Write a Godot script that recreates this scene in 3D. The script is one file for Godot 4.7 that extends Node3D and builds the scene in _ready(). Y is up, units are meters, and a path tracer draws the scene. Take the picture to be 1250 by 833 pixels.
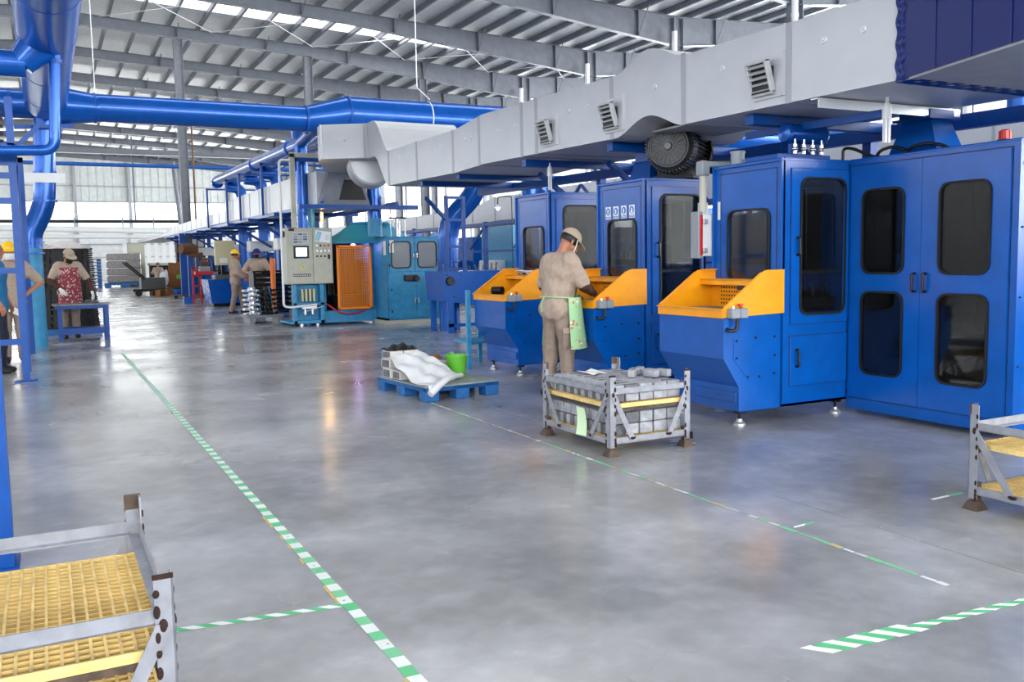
extends Node3D
# A factory hall: rows of blue grinding machines under a grey duct, a polished concrete floor, a steel roof.

class MB:
	var v := PackedVector3Array()
	var n := PackedVector3Array()
	var c := PackedColorArray()
	var col := Color.WHITE
	var colored := false
	func paint(k):
		col = k
		colored = true
		return self
	func tri(a, b, d, na, nb, nd):
		if (b - a).cross(d - a).dot(na + nb + nd) > 0.0:
			v.append(a); v.append(d); v.append(b)
			n.append(na); n.append(nd); n.append(nb)
		else:
			v.append(a); v.append(b); v.append(d)
			n.append(na); n.append(nb); n.append(nd)
		c.append(col); c.append(col); c.append(col)
	func ft(a, b, d, o):
		var g = (b - a).cross(d - a).normalized()
		if g.dot(o) < 0.0: g = -g
		tri(a, b, d, g, g, g)
	func quad(a, b, d, e, o):
		ft(a, b, d, o)
		ft(a, d, e, o)
	func sq(a, b, d, e, na, nb, nd, ne):
		tri(a, b, d, na, nb, nd)
		tri(a, d, e, na, nd, ne)
	func box(ce, s, b := Basis(), bev := 0.0):
		var h = s * 0.5
		bev = minf(bev, minf(h.x, minf(h.y, h.z)) * 0.9)
		for ax in 3:
			var u = (ax + 1) % 3
			var w = (ax + 2) % 3
			for sg in [-1.0, 1.0]:
				var q = []
				for k in [[-1, -1], [1, -1], [1, 1], [-1, 1]]:
					var p = Vector3()
					p[ax] = h[ax] * sg
					p[u] = (h[u] - bev) * k[0]
					p[w] = (h[w] - bev) * k[1]
					q.append(ce + b * p)
				var o = Vector3()
				o[ax] = sg
				quad(q[0], q[1], q[2], q[3], b * o)
		if bev > 0.0:
			for ax in 3:
				var u = (ax + 1) % 3
				var w = (ax + 2) % 3
				for su in [-1.0, 1.0]:
					for sw in [-1.0, 1.0]:
						var q = []
						for k in [[-1, 0], [1, 0], [1, 1], [-1, 1]]:
							var p = Vector3()
							p[ax] = (h[ax] - bev) * k[0]
							p[u] = (h[u] - (bev if k[1] == 1 else 0.0)) * su
							p[w] = (h[w] - (0.0 if k[1] == 1 else bev)) * sw
							q.append(ce + b * p)
						var o = Vector3()
						o[u] = su
						o[w] = sw
						quad(q[0], q[1], q[2], q[3], b * o)
			for sx in [-1.0, 1.0]:
				for sy in [-1.0, 1.0]:
					for sz in [-1.0, 1.0]:
						var sv = Vector3(sx, sy, sz)
						ft(ce + b * (Vector3(h.x, h.y - bev, h.z - bev) * sv), ce + b * (Vector3(h.x - bev, h.y, h.z - bev) * sv), ce + b * (Vector3(h.x - bev, h.y - bev, h.z) * sv), b * sv)
		return self
	func ext(x0, x1, y0, y1, z0, z1, bev := 0.0):
		return box(Vector3((x0 + x1) * 0.5, (y0 + y1) * 0.5, (z0 + z1) * 0.5), Vector3(absf(x1 - x0), absf(y1 - y0), absf(z1 - z0)), Basis(), bev)
	func axes(d, up := Vector3.UP):
		var z = d.normalized()
		if absf(z.dot(up)) > 0.99: up = Vector3.RIGHT if absf(z.x) < 0.9 else Vector3.BACK
		var x = up.cross(z).normalized()
		return Basis(x, z.cross(x), z)
	func bar(a, b, w, h, bev := 0.0, up := Vector3.UP):
		return box((a + b) * 0.5, Vector3(w, h, a.distance_to(b)), axes(b - a, up), bev)
	func cyl(a, b, ra, rb = -1.0, seg := 16, caps := true):
		if rb < 0.0: rb = ra
		var m = axes(b - a)
		var sl = (ra - rb) / maxf(0.0001, a.distance_to(b))
		for i in seg:
			var t0 = TAU * i / seg
			var t1 = TAU * (i + 1) / seg
			var d0 = m.x * cos(t0) + m.y * sin(t0)
			var d1 = m.x * cos(t1) + m.y * sin(t1)
			var n0 = (d0 + m.z * sl).normalized()
			var n1 = (d1 + m.z * sl).normalized()
			sq(a + d0 * ra, a + d1 * ra, b + d1 * rb, b + d0 * rb, n0, n1, n1, n0)
			if caps:
				if ra > 0.0: ft(a, a + d0 * ra, a + d1 * ra, -m.z)
				if rb > 0.0: ft(b, b + d0 * rb, b + d1 * rb, m.z)
		return self
	func tube(p, r, seg := 10, caps := true):
		var m = axes(p[1] - p[0])
		var rings = []
		for i in p.size():
			var d = (p[mini(i + 1, p.size() - 1)] - p[maxi(i - 1, 0)]).normalized()
			var x = (m.x - d * m.x.dot(d)).normalized()
			m = Basis(x, d.cross(x), d)
			var rr = r[i] if r is Array else r
			var k = 1.0
			if i > 0 and i < p.size() - 1:
				k = 1.0 / maxf(0.7, (p[i] - p[i - 1]).normalized().dot(d))
			var ring = []
			for j in seg:
				var t = TAU * j / seg
				var o = m.x * cos(t) + m.y * sin(t)
				ring.append([p[i] + o * rr * (k if k < 1.2 else 1.2), o])
			rings.append(ring)
			if caps and (i == 0 or i == p.size() - 1):
				for j in seg:
					ft(p[i], ring[j][0], ring[(j + 1) % seg][0], -d if i == 0 else d)
		for i in p.size() - 1:
			for j in seg:
				var a = rings[i][j]
				var b = rings[i][(j + 1) % seg]
				var e = rings[i + 1][(j + 1) % seg]
				var g = rings[i + 1][j]
				sq(a[0], b[0], e[0], g[0], a[1], b[1], e[1], g[1])
		return self
	func lathe(prof, at, b := Basis(), seg := 20):
		for i in prof.size() - 1:
			var p = prof[i]
			var q = prof[i + 1]
			var e = (q - p)
			if e.length() < 0.00001: continue
			var nr = Vector2(e.y, -e.x).normalized()
			for j in seg:
				var t0 = TAU * j / seg
				var t1 = TAU * (j + 1) / seg
				var d0 = b.x * cos(t0) + b.z * sin(t0)
				var d1 = b.x * cos(t1) + b.z * sin(t1)
				var n0 = (d0 * nr.x + b.y * nr.y).normalized()
				var n1 = (d1 * nr.x + b.y * nr.y).normalized()
				var A = at + d0 * p.x + b.y * p.y
				var B = at + d1 * p.x + b.y * p.y
				var C = at + d1 * q.x + b.y * q.y
				var D = at + d0 * q.x + b.y * q.y
				if p.x < 0.00001: tri(A, C, D, n0, n1, n0)
				elif q.x < 0.00001: tri(A, B, C, n0, n1, n1)
				else: sq(A, B, C, D, n0, n1, n1, n0)
		return self
	func prism(poly, xf: Transform3D, depth: float):
		var pl = PackedVector2Array(poly)
		var ix = Geometry2D.triangulate_polygon(pl)
		var zn = xf.basis.z.normalized()
		var off = xf.basis.z * depth
		for i in range(0, ix.size(), 3):
			var a = xf * Vector3(pl[ix[i]].x, pl[ix[i]].y, 0)
			var b = xf * Vector3(pl[ix[i + 1]].x, pl[ix[i + 1]].y, 0)
			var d = xf * Vector3(pl[ix[i + 2]].x, pl[ix[i + 2]].y, 0)
			ft(a, b, d, -zn)
			ft(a + off, b + off, d + off, zn)
		var ar = 0.0
		for i in pl.size():
			ar += pl[i].cross(pl[(i + 1) % pl.size()])
		var sg = 1.0 if ar > 0.0 else -1.0
		for i in pl.size():
			var p = pl[i]
			var q = pl[(i + 1) % pl.size()]
			var e = (q - p)
			var o = xf.basis * Vector3(e.y * sg, -e.x * sg, 0)
			var a = xf * Vector3(p.x, p.y, 0)
			var b = xf * Vector3(q.x, q.y, 0)
			quad(a, b, b + off, a + off, o)
		return self
	func ell(ce, r, b := Basis(), su := 14, sv := 9):
		var P = func(i, j):
			var ph = PI * i / sv - PI * 0.5
			var th = TAU * j / su
			return Vector3(cos(ph) * cos(th), sin(ph), cos(ph) * sin(th))
		for i in sv:
			for j in su:
				var q = [P.call(i, j), P.call(i, j + 1), P.call(i + 1, j + 1), P.call(i + 1, j)]
				var w = []
				var m = []
				for d in q:
					w.append(ce + b * (d * r))
					m.append((b * (d / r)).normalized())
				if i < sv - 1: tri(w[0], w[2], w[3], m[0], m[2], m[3])
				if i > 0: tri(w[0], w[1], w[2], m[0], m[1], m[2])
				if i == 0: tri(w[0], w[2], w[3], m[0], m[2], m[3])
				if i == sv - 1: tri(w[0], w[1], w[2], m[0], m[1], m[2])
		return self
	func ring(xf, w, h, r, g, t):
		# a rounded frame round a w x h opening, g wide, t thick, standing on the plane z = 0
		var a = MB.rr(w, h, r)
		var b = MB.rr(w + 2 * g, h + 2 * g, r + g)
		var N = a.size()
		for i in N:
			var k = (i + 1) % N
			var a0 = Vector3(a[i].x, a[i].y, t); var a1 = Vector3(a[k].x, a[k].y, t)
			var b0 = Vector3(b[i].x, b[i].y, t); var b1 = Vector3(b[k].x, b[k].y, t)
			var z = Vector3(0, 0, t * 1.6)
			quad(xf * a0, xf * a1, xf * b1, xf * b0, xf.basis.z)
			quad(xf * b0, xf * b1, xf * (b1 - z), xf * (b0 - z), xf.basis * b0)
			quad(xf * a0, xf * a1, xf * (a1 - z), xf * (a0 - z), xf.basis * -a0)
		return self
	static func rr(w, h, r, seg := 5):
		var o = []
		for q in 4:
			var cx = (w * 0.5 - r) * (1 if q == 0 or q == 3 else -1)
			var cy = (h * 0.5 - r) * (1 if q < 2 else -1)
			for i in seg + 1:
				var t = PI * 0.5 * (q + float(i) / seg)
				o.append(Vector2(cx + r * cos(t), cy + r * sin(t)))
		return o
	func panel(xf: Transform3D, w, h, t, holes := [], r := 0.05):
		# a plate from (0,0,-t) to (w,h,0) with rounded rectangular holes
		var xs = [0.0, w]
		var ys = [0.0, h]
		for k in holes:
			xs.append_array([k.position.x, k.end.x])
			ys.append_array([k.position.y, k.end.y])
		xs.sort(); ys.sort()
		var zn = xf.basis.z
		var P = func(x, y, z): return xf * Vector3(x, y, z)
		for i in xs.size() - 1:
			for j in ys.size() - 1:
				if xs[i + 1] - xs[i] < 0.0001 or ys[j + 1] - ys[j] < 0.0001: continue
				var mid = Vector2((xs[i] + xs[i + 1]) * 0.5, (ys[j] + ys[j + 1]) * 0.5)
				var inside = false
				for k in holes:
					if k.has_point(mid): inside = true
				if inside: continue
				for z in [0.0, -t]:
					quad(P.call(xs[i], ys[j], z), P.call(xs[i + 1], ys[j], z), P.call(xs[i + 1], ys[j + 1], z), P.call(xs[i], ys[j + 1], z), zn if z == 0.0 else -zn)
		rim(xf, 0, 0, w, h, t, 1.0)
		for k in holes:
			rim(xf, k.position.x, k.position.y, k.size.x, k.size.y, t, -1.0)
			for sx in [0, 1]:
				for sy in [0, 1]:
					var co = Vector2(k.position.x + k.size.x * sx, k.position.y + k.size.y * sy)
					var ce = co + Vector2(r * (1 - 2 * sx), r * (1 - 2 * sy))
					for i in 5:
						var t0 = PI * 0.5 * i / 5
						var t1 = PI * 0.5 * (i + 1) / 5
						var p0 = ce + Vector2(cos(t0) * r * (2 * sx - 1), sin(t0) * r * (2 * sy - 1))
						var p1 = ce + Vector2(cos(t1) * r * (2 * sx - 1), sin(t1) * r * (2 * sy - 1))
						for z in [0.0, -t]:
							ft(P.call(co.x, co.y, z), P.call(p0.x, p0.y, z), P.call(p1.x, p1.y, z), zn if z == 0.0 else -zn)
		return self
	func rim(xf, x, y, w, h, t, s):
		var q = [Vector2(x, y), Vector2(x + w, y), Vector2(x + w, y + h), Vector2(x, y + h)]
		for i in 4:
			var a = q[i]
			var b = q[(i + 1) % 4]
			var e = b - a
			quad(xf * Vector3(a.x, a.y, 0), xf * Vector3(b.x, b.y, 0), xf * Vector3(b.x, b.y, -t), xf * Vector3(a.x, a.y, -t), xf.basis * Vector3(e.y * s, -e.x * s, 0))
	func disc(ce, nr, r, seg := 12, up := Vector3.UP):
		var m = axes(nr, up)
		for i in seg:
			var t0 = TAU * i / seg
			var t1 = TAU * (i + 1) / seg
			ft(ce, ce + (m.x * cos(t0) + m.y * sin(t0)) * r, ce + (m.x * cos(t1) + m.y * sin(t1)) * r, nr)
		return self
	func shell(P, nu, nv, th, closed := false):
		# a sheet from the function P(u, v) -> Vector3, th thick
		var g = []
		var m = []
		for i in nu + 1:
			for j in nv + 1:
				g.append(P.call(float(i) / nu, float(j) / nv))
		for i in nu + 1:
			for j in nv + 1:
				var i0 = maxi(i - 1, 0); var i1 = mini(i + 1, nu)
				var j0 = maxi(j - 1, 0); var j1 = mini(j + 1, nv)
				var d = (g[i1 * (nv + 1) + j] - g[i0 * (nv + 1) + j]).cross(g[i * (nv + 1) + j1] - g[i * (nv + 1) + j0])
				m.append(d.normalized() if d.length() > 1e-9 else Vector3.UP)
		var I = func(i, j): return i * (nv + 1) + j
		for s in ([1.0, -1.0] if th > 0.0 else [1.0]):
			for i in nu:
				for j in nv:
					var q = [I.call(i, j), I.call(i + 1, j), I.call(i + 1, j + 1), I.call(i, j + 1)]
					var w = []
					for k in q: w.append(g[k] + m[k] * th * 0.5 * s)
					sq(w[0], w[1], w[2], w[3], m[q[0]] * s, m[q[1]] * s, m[q[2]] * s, m[q[3]] * s)
		if th > 0.0:
			for i in nu:
				for j in [0, nv]:
					edge(g, m, I.call(i, j), I.call(i + 1, j), th, I.call(i, nv - j if nv > 1 else j))
			for j in nv:
				for i in [0, nu]:
					edge(g, m, I.call(i, j), I.call(i, j + 1), th, I.call(nu - i, j))
		return self
	func edge(g, m, a, b, th, far):
		quad(g[a] + m[a] * th * 0.5, g[b] + m[b] * th * 0.5, g[b] - m[b] * th * 0.5, g[a] - m[a] * th * 0.5, g[a] - g[far])
	func shift(d):
		for i in v.size(): v[i] += d
		return self
	func turn(xf: Transform3D):
		for i in v.size():
			v[i] = xf * v[i]
			n[i] = (xf.basis * n[i]).normalized()
		return self
	func add(o):
		v.append_array(o.v); n.append_array(o.n); c.append_array(o.c)
		colored = colored or o.colored
		return self
	func mesh() -> ArrayMesh:
		var a = []
		a.resize(Mesh.ARRAY_MAX)
		a[Mesh.ARRAY_VERTEX] = v
		a[Mesh.ARRAY_NORMAL] = n
		if colored: a[Mesh.ARRAY_COLOR] = c
		var m = ArrayMesh.new()
		if v.size(): m.add_surface_from_arrays(Mesh.PRIMITIVE_TRIANGLES, a)
		return m

	# signed distance skeletons: bones [a, b, ra, rb] joined smoothly, meshed as surface nets
	func skin(bones, cell: float, k: float, wr := 0.0, seedv := 1):
		var lo := Vector3(1e9, 1e9, 1e9)
		var hi := -lo
		for b in bones:
			var r: float = maxf(b[2], b[3]) + cell * 3.0
			for p in [b[0], b[1]]:
				lo = lo.min(p - Vector3(r, r, r))
				hi = hi.max(p + Vector3(r, r, r))
		var nx := int((hi.x - lo.x) / cell) + 2
		var ny := int((hi.y - lo.y) / cell) + 2
		var nz := int((hi.z - lo.z) / cell) + 2
		var f := PackedFloat32Array()
		f.resize(nx * ny * nz)
		f.fill(9.0)
		for b in bones:
			var A: Vector3 = b[0]
			var ra: float = b[2]
			var dr: float = b[3] - ra
			var ab: Vector3 = b[1] - A
			var L: float = maxf(ab.length_squared(), 1e-9)
			var r = maxf(b[2], b[3]) + k + cell * 2.0
			var l0 = (A.min(b[1]) - Vector3(r, r, r) - lo) / cell
			var l1 = (A.max(b[1]) + Vector3(r, r, r) - lo) / cell
			for z in range(maxi(0, int(l0.z)), mini(nz, int(l1.z) + 2)):
				for y in range(maxi(0, int(l0.y)), mini(ny, int(l1.y) + 2)):
					var at := (z * ny + y) * nx
					for x in range(maxi(0, int(l0.x)), mini(nx, int(l1.x) + 2)):
						var p := lo + Vector3(x, y, z) * cell - A
						var t := clampf(p.dot(ab) / L, 0.0, 1.0)
						var d := (p - ab * t).length() - ra - dr * t
						var o := f[at + x]
						var h := maxf(k - absf(d - o), 0.0)
						f[at + x] = minf(d, o) - h * h * 0.25 / k
		var noise := FastNoiseLite.new()
		noise.seed = seedv
		noise.frequency = 9.0
		var id := PackedInt32Array()
		id.resize(nx * ny * nz)
		id.fill(-1)
		var P := PackedVector3Array()
		var G := PackedVector3Array()
		var off := [0, 1, nx, nx + 1, nx * ny, nx * ny + 1, nx * ny + nx, nx * ny + nx + 1]
		var ed := [[0, 1], [2, 3], [4, 5], [6, 7], [0, 2], [1, 3], [4, 6], [5, 7], [0, 4], [1, 5], [2, 6], [3, 7]]
		for z in nz - 1:
			for y in ny - 1:
				for x in nx - 1:
					var at := (z * ny + y) * nx + x
					if absf(f[at]) > cell * 2.0: continue
					var s := 0
					var e := []
					for i in 8:
						var q = f[at + off[i]]
						e.append(q)
						if q < 0.0: s += 1
					if s == 0 or s == 8: continue
					var sum := Vector3()
					var cnt := 0
					for k2 in ed:
						var a0 = e[k2[0]]
						var b0 = e[k2[1]]
						if (a0 < 0.0) != (b0 < 0.0):
							var t = a0 / (a0 - b0)
							var pa := Vector3(k2[0] & 1, (k2[0] >> 1) & 1, k2[0] >> 2)
							var pb := Vector3(k2[1] & 1, (k2[1] >> 1) & 1, k2[1] >> 2)
							sum += pa.lerp(pb, t)
							cnt += 1
					var g := Vector3(e[1] + e[3] + e[5] + e[7] - e[0] - e[2] - e[4] - e[6], e[2] + e[3] + e[6] + e[7] - e[0] - e[1] - e[4] - e[5], e[4] + e[5] + e[6] + e[7] - e[0] - e[1] - e[2] - e[3]).normalized()
					var p := lo + (Vector3(x, y, z) + sum / cnt) * cell
					if wr > 0.0:
						var w := noise.get_noise_3d(p.x, p.y * 0.45, p.z)
						p += g * wr * w
						var w2 := noise.get_noise_3d(p.x + 0.02, p.y * 0.45, p.z) - w
						var w3 := noise.get_noise_3d(p.x, (p.y + 0.02) * 0.45, p.z) - w
						var w4 := noise.get_noise_3d(p.x, p.y * 0.45, p.z + 0.02) - w
						var gn := Vector3(w2, w3, w4) * wr / 0.02
						g = (g - (gn - g * gn.dot(g))).normalized()
					id[at] = P.size()
					P.append(p)
					G.append(g)
		var st := [1, nx, nx * ny]
		for z in range(1, nz - 1):
			for y in range(1, ny - 1):
				for x in range(1, nx - 1):
					var at := (z * ny + y) * nx + x
					if id[at] < 0: continue
					var s0 := f[at] < 0.0
					for ax in 3:
						if s0 == (f[at + st[ax]] < 0.0): continue
						var u = st[(ax + 1) % 3]
						var w = st[(ax + 2) % 3]
						var q = [id[at], id[at - u], id[at - u - w], id[at - w]]
						if q[1] < 0 or q[2] < 0 or q[3] < 0: continue
						sq(P[q[0]], P[q[1]], P[q[2]], P[q[3]], G[q[0]], G[q[1]], G[q[2]], G[q[3]])
		return self

var M := {}
var rng := RandomNumberGenerator.new()

func V(x, y, z): return Vector3(x, y, z)

func pm(called, color: Color, rough := 0.5, metal := 0.0, grain := 0.0, gscale := 3.0):
	# a painted or bare surface; grain adds a faint uneven tone and gloss
	var m := StandardMaterial3D.new()
	m.resource_name = called
	m.albedo_color = color
	m.roughness = rough
	m.metallic = metal
	if grain > 0.0:
		var t = tone(gscale, grain, called.hash() % 97)
		m.albedo_texture = t
		m.uv1_triplanar = true
		m.uv1_world_triplanar = true
		m.uv1_scale = Vector3.ONE * 0.5
	M[called] = m
	return m

var tones := {}
func tone(fr, amount, sd):
	var key = "%.2f %.2f" % [fr, amount]
	if tones.has(key): return tones[key]
	var nz := FastNoiseLite.new()
	nz.seed = sd
	nz.frequency = 0.004 * fr
	nz.fractal_octaves = 5
	var t := NoiseTexture2D.new()
	t.width = 512; t.height = 512; t.seamless = true
	t.noise = nz
	var g := Gradient.new()
	g.set_color(0, Color(1.0 - amount, 1.0 - amount, 1.0 - amount))
	g.set_color(1, Color.WHITE)
	t.color_ramp = g
	tones[key] = t
	return t

func glow(called, color, power):
	var m := StandardMaterial3D.new()
	m.resource_name = called
	m.albedo_color = color
	m.emission_enabled = true
	m.emission = color
	m.emission_energy_multiplier = power
	M[called] = m
	return m

func pane_mat(called, color, alpha, rough := 0.05):
	var m := StandardMaterial3D.new()
	m.resource_name = called
	m.transparency = BaseMaterial3D.TRANSPARENCY_ALPHA
	m.albedo_color = Color(color.r, color.g, color.b, alpha)
	m.roughness = rough
	M[called] = m
	return m

var taken := {}
func numbered(called):
	if not taken.has(called):
		taken[called] = 0
		return called
	taken[called] += 1
	return "%s_%03d" % [called, taken[called]]

func T(called, label, category, at = Vector3.ZERO, group = ""):
	var o := Node3D.new()
	o.name = numbered(called)
	add_child(o, true)
	o.position = at
	tag(o, label, category, group)
	return o

func tag(o, label, category, group = ""):
	if label: o.set_meta("label", label)
	if category: o.set_meta("category", category)
	if group: o.set_meta("group", group)
	return o

var own_axes := {}   # things whose parts are given in their own axes
# a part: its shape is given where it stands; a part of a placed thing is set back by the thing's place
func part(called, mb, m, parent):
	var o := MeshInstance3D.new()
	o.name = called
	o.mesh = mb.mesh() if mb is MB else mb
	o.material_override = M[m] if m is String else m
	parent.add_child(o, true)
	if own_axes.has(parent): return o
	if parent.get_parent() == self and not parent is MeshInstance3D:
		o.position = -(parent.transform.basis.inverse() * parent.position)
	elif parent.get_parent() == self:
		o.position = -parent.position
	return o

# a thing of one mesh; its shape is given where it stands, its node sits at base
func solo(called, mb, m, label, category, base, group = ""):
	var o := MeshInstance3D.new()
	o.name = numbered(called)
	mb.shift(-base)
	o.mesh = mb.mesh()
	o.material_override = M[m] if m is String else m
	add_child(o, true)
	o.position = base
	return tag(o, label, category, group)

func struct(called, mb, m):
	var o := MeshInstance3D.new()
	o.name = called
	o.mesh = mb.mesh()
	o.material_override = M[m] if m is String else m
	add_child(o, true)
	o.set_meta("kind", "structure")
	return o

func holder(called):
	var o := Node3D.new()
	o.name = called
	add_child(o, true)
	o.set_meta("kind", "structure")
	return o

func dup(o, at, label, group = "", turn = null):
	var r = o.duplicate()
	r.name = numbered(String(o.name).rstrip("0123456789_"))
	add_child(r, true)
	r.position = at
	if turn != null: r.rotation.y = turn
	r.set_meta("label", label)
	if group: r.set_meta("group", group)
	return r

func bend(pts, r, steps := 5):
	# a path with rounded corners
	var o = [pts[0]]
	for i in range(1, pts.size() - 1):
		var a = pts[i - 1] - pts[i]
		var b = pts[i + 1] - pts[i]
		var d = minf(r, minf(a.length(), b.length()) * 0.48)
		var p = pts[i] + a.normalized() * d
		var q = pts[i] + b.normalized() * d
		for k in steps + 1:
			var t = float(k) / steps
			o.append(p.lerp(pts[i], t).lerp(pts[i].lerp(q, t), t))
	o.append(pts[-1])
	return o

func xf(o, x, y): return Transform3D(Basis(x, y, x.cross(y)), o)

func area(at, size, dir, e, color, up = Vector3.UP):
	var l := AreaLight3D.new()
	l.name = "light"
	add_child(l, true)
	l.area_size = size
	l.light_energy = e
	l.light_color = color
	l.shadow_enabled = true
	l.area_range = 200.0
	l.area_attenuation = 2.0
	l.look_at_from_position(at, at + dir, up)
	return l

func _ready():
	rng.seed = 7
	# camera: level and yaw found from the vanishing points of the aisle and the posts
	var cam := Camera3D.new()
	cam.name = "camera"
	add_child(cam)
	cam.transform = Transform3D(Basis(V(0.887681, -0.018058, 0.460104), V(0.058485, 0.995559, -0.073763), V(-0.456729, 0.092388, 0.884795)).orthonormalized(), V(0, 1.4, 0))
	cam.fov = rad_to_deg(2.0 * atan(416.5 / 1100.0))
	cam.near = 0.05
	cam.far = 400.0
	var env := Environment.new()
	env.background_mode = Environment.BG_SKY
	var sm := ProceduralSkyMaterial.new()
	sm.sky_top_color = Color(0.72, 0.80, 0.92)
	sm.sky_horizon_color = Color(0.90, 0.93, 0.97)
	sm.ground_bottom_color = Color(0.4, 0.4, 0.4)
	sm.ground_horizon_color = Color(0.6, 0.62, 0.65)
	var sky := Sky.new()
	sky.sky_material = sm
	env.sky = sky
	env.tonemap_mode = Environment.TONE_MAPPER_LINEAR
	env.tonemap_exposure = 1.0
	env.sdfgi_enabled = true
	env.ssao_enabled = true
	env.ssil_enabled = true
	var we := WorldEnvironment.new()
	we.name = "world"
	we.environment = env
	add_child(we)
	lights()
	materials()
	hall()
	floor_marks()
	machines()
	over_machines()
	ducts()
	pipes()
	pressing()
	crates()
	pallet_goods()
	left_bay()
	far_row()
	far_end()
	people()

const SKY_Z = [-0.8, -18.8, -36.8, -54.8, -72.8]   # the roof light strips, one in every third bay
func roof_y(x):
	if x < 21.5: return 11.47 - 0.05 * absf(x)
	return 10.4 + 0.05 * (x - 21.5)

func lights():
	# daylight: roof strips, end and left glazing; right and front bands added for light
	var dl = Color(0.985, 0.99, 0.98)
	for z in SKY_Z:
		for k in [[-21.5, 0.0], [0.0, 21.5], [21.5, 43.0]]:
			var x = (k[0] + k[1]) * 0.5
			area(V(x, roof_y(x) - 0.28, z), Vector2(21.0, 1.3), Vector3.DOWN, 48.0, dl, Vector3.FORWARD)
	area(V(10.7, 5.8, -87.4), Vector2(62, 2.4), Vector3.BACK, 450.0, dl)
	area(V(-21.2, 6.2, -33), Vector2(100, 2.8), V(1, 0.25, 0), 370.0, dl)  # unseen left glazing, tilted up to brighten the roof
	area(V(42.6, 4.2, -33), Vector2(100, 3.6), V(-1, 0.35, 0), 5000.0, dl)  # added source at the right wall, tilted up to brighten the roof
	area(V(10.7, 6.0, 19.6), Vector2(62, 3.4), V(0, 0.45, -1), 1400.0, dl)  # added source behind the camera, tilted up to brighten roof and near faces

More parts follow.
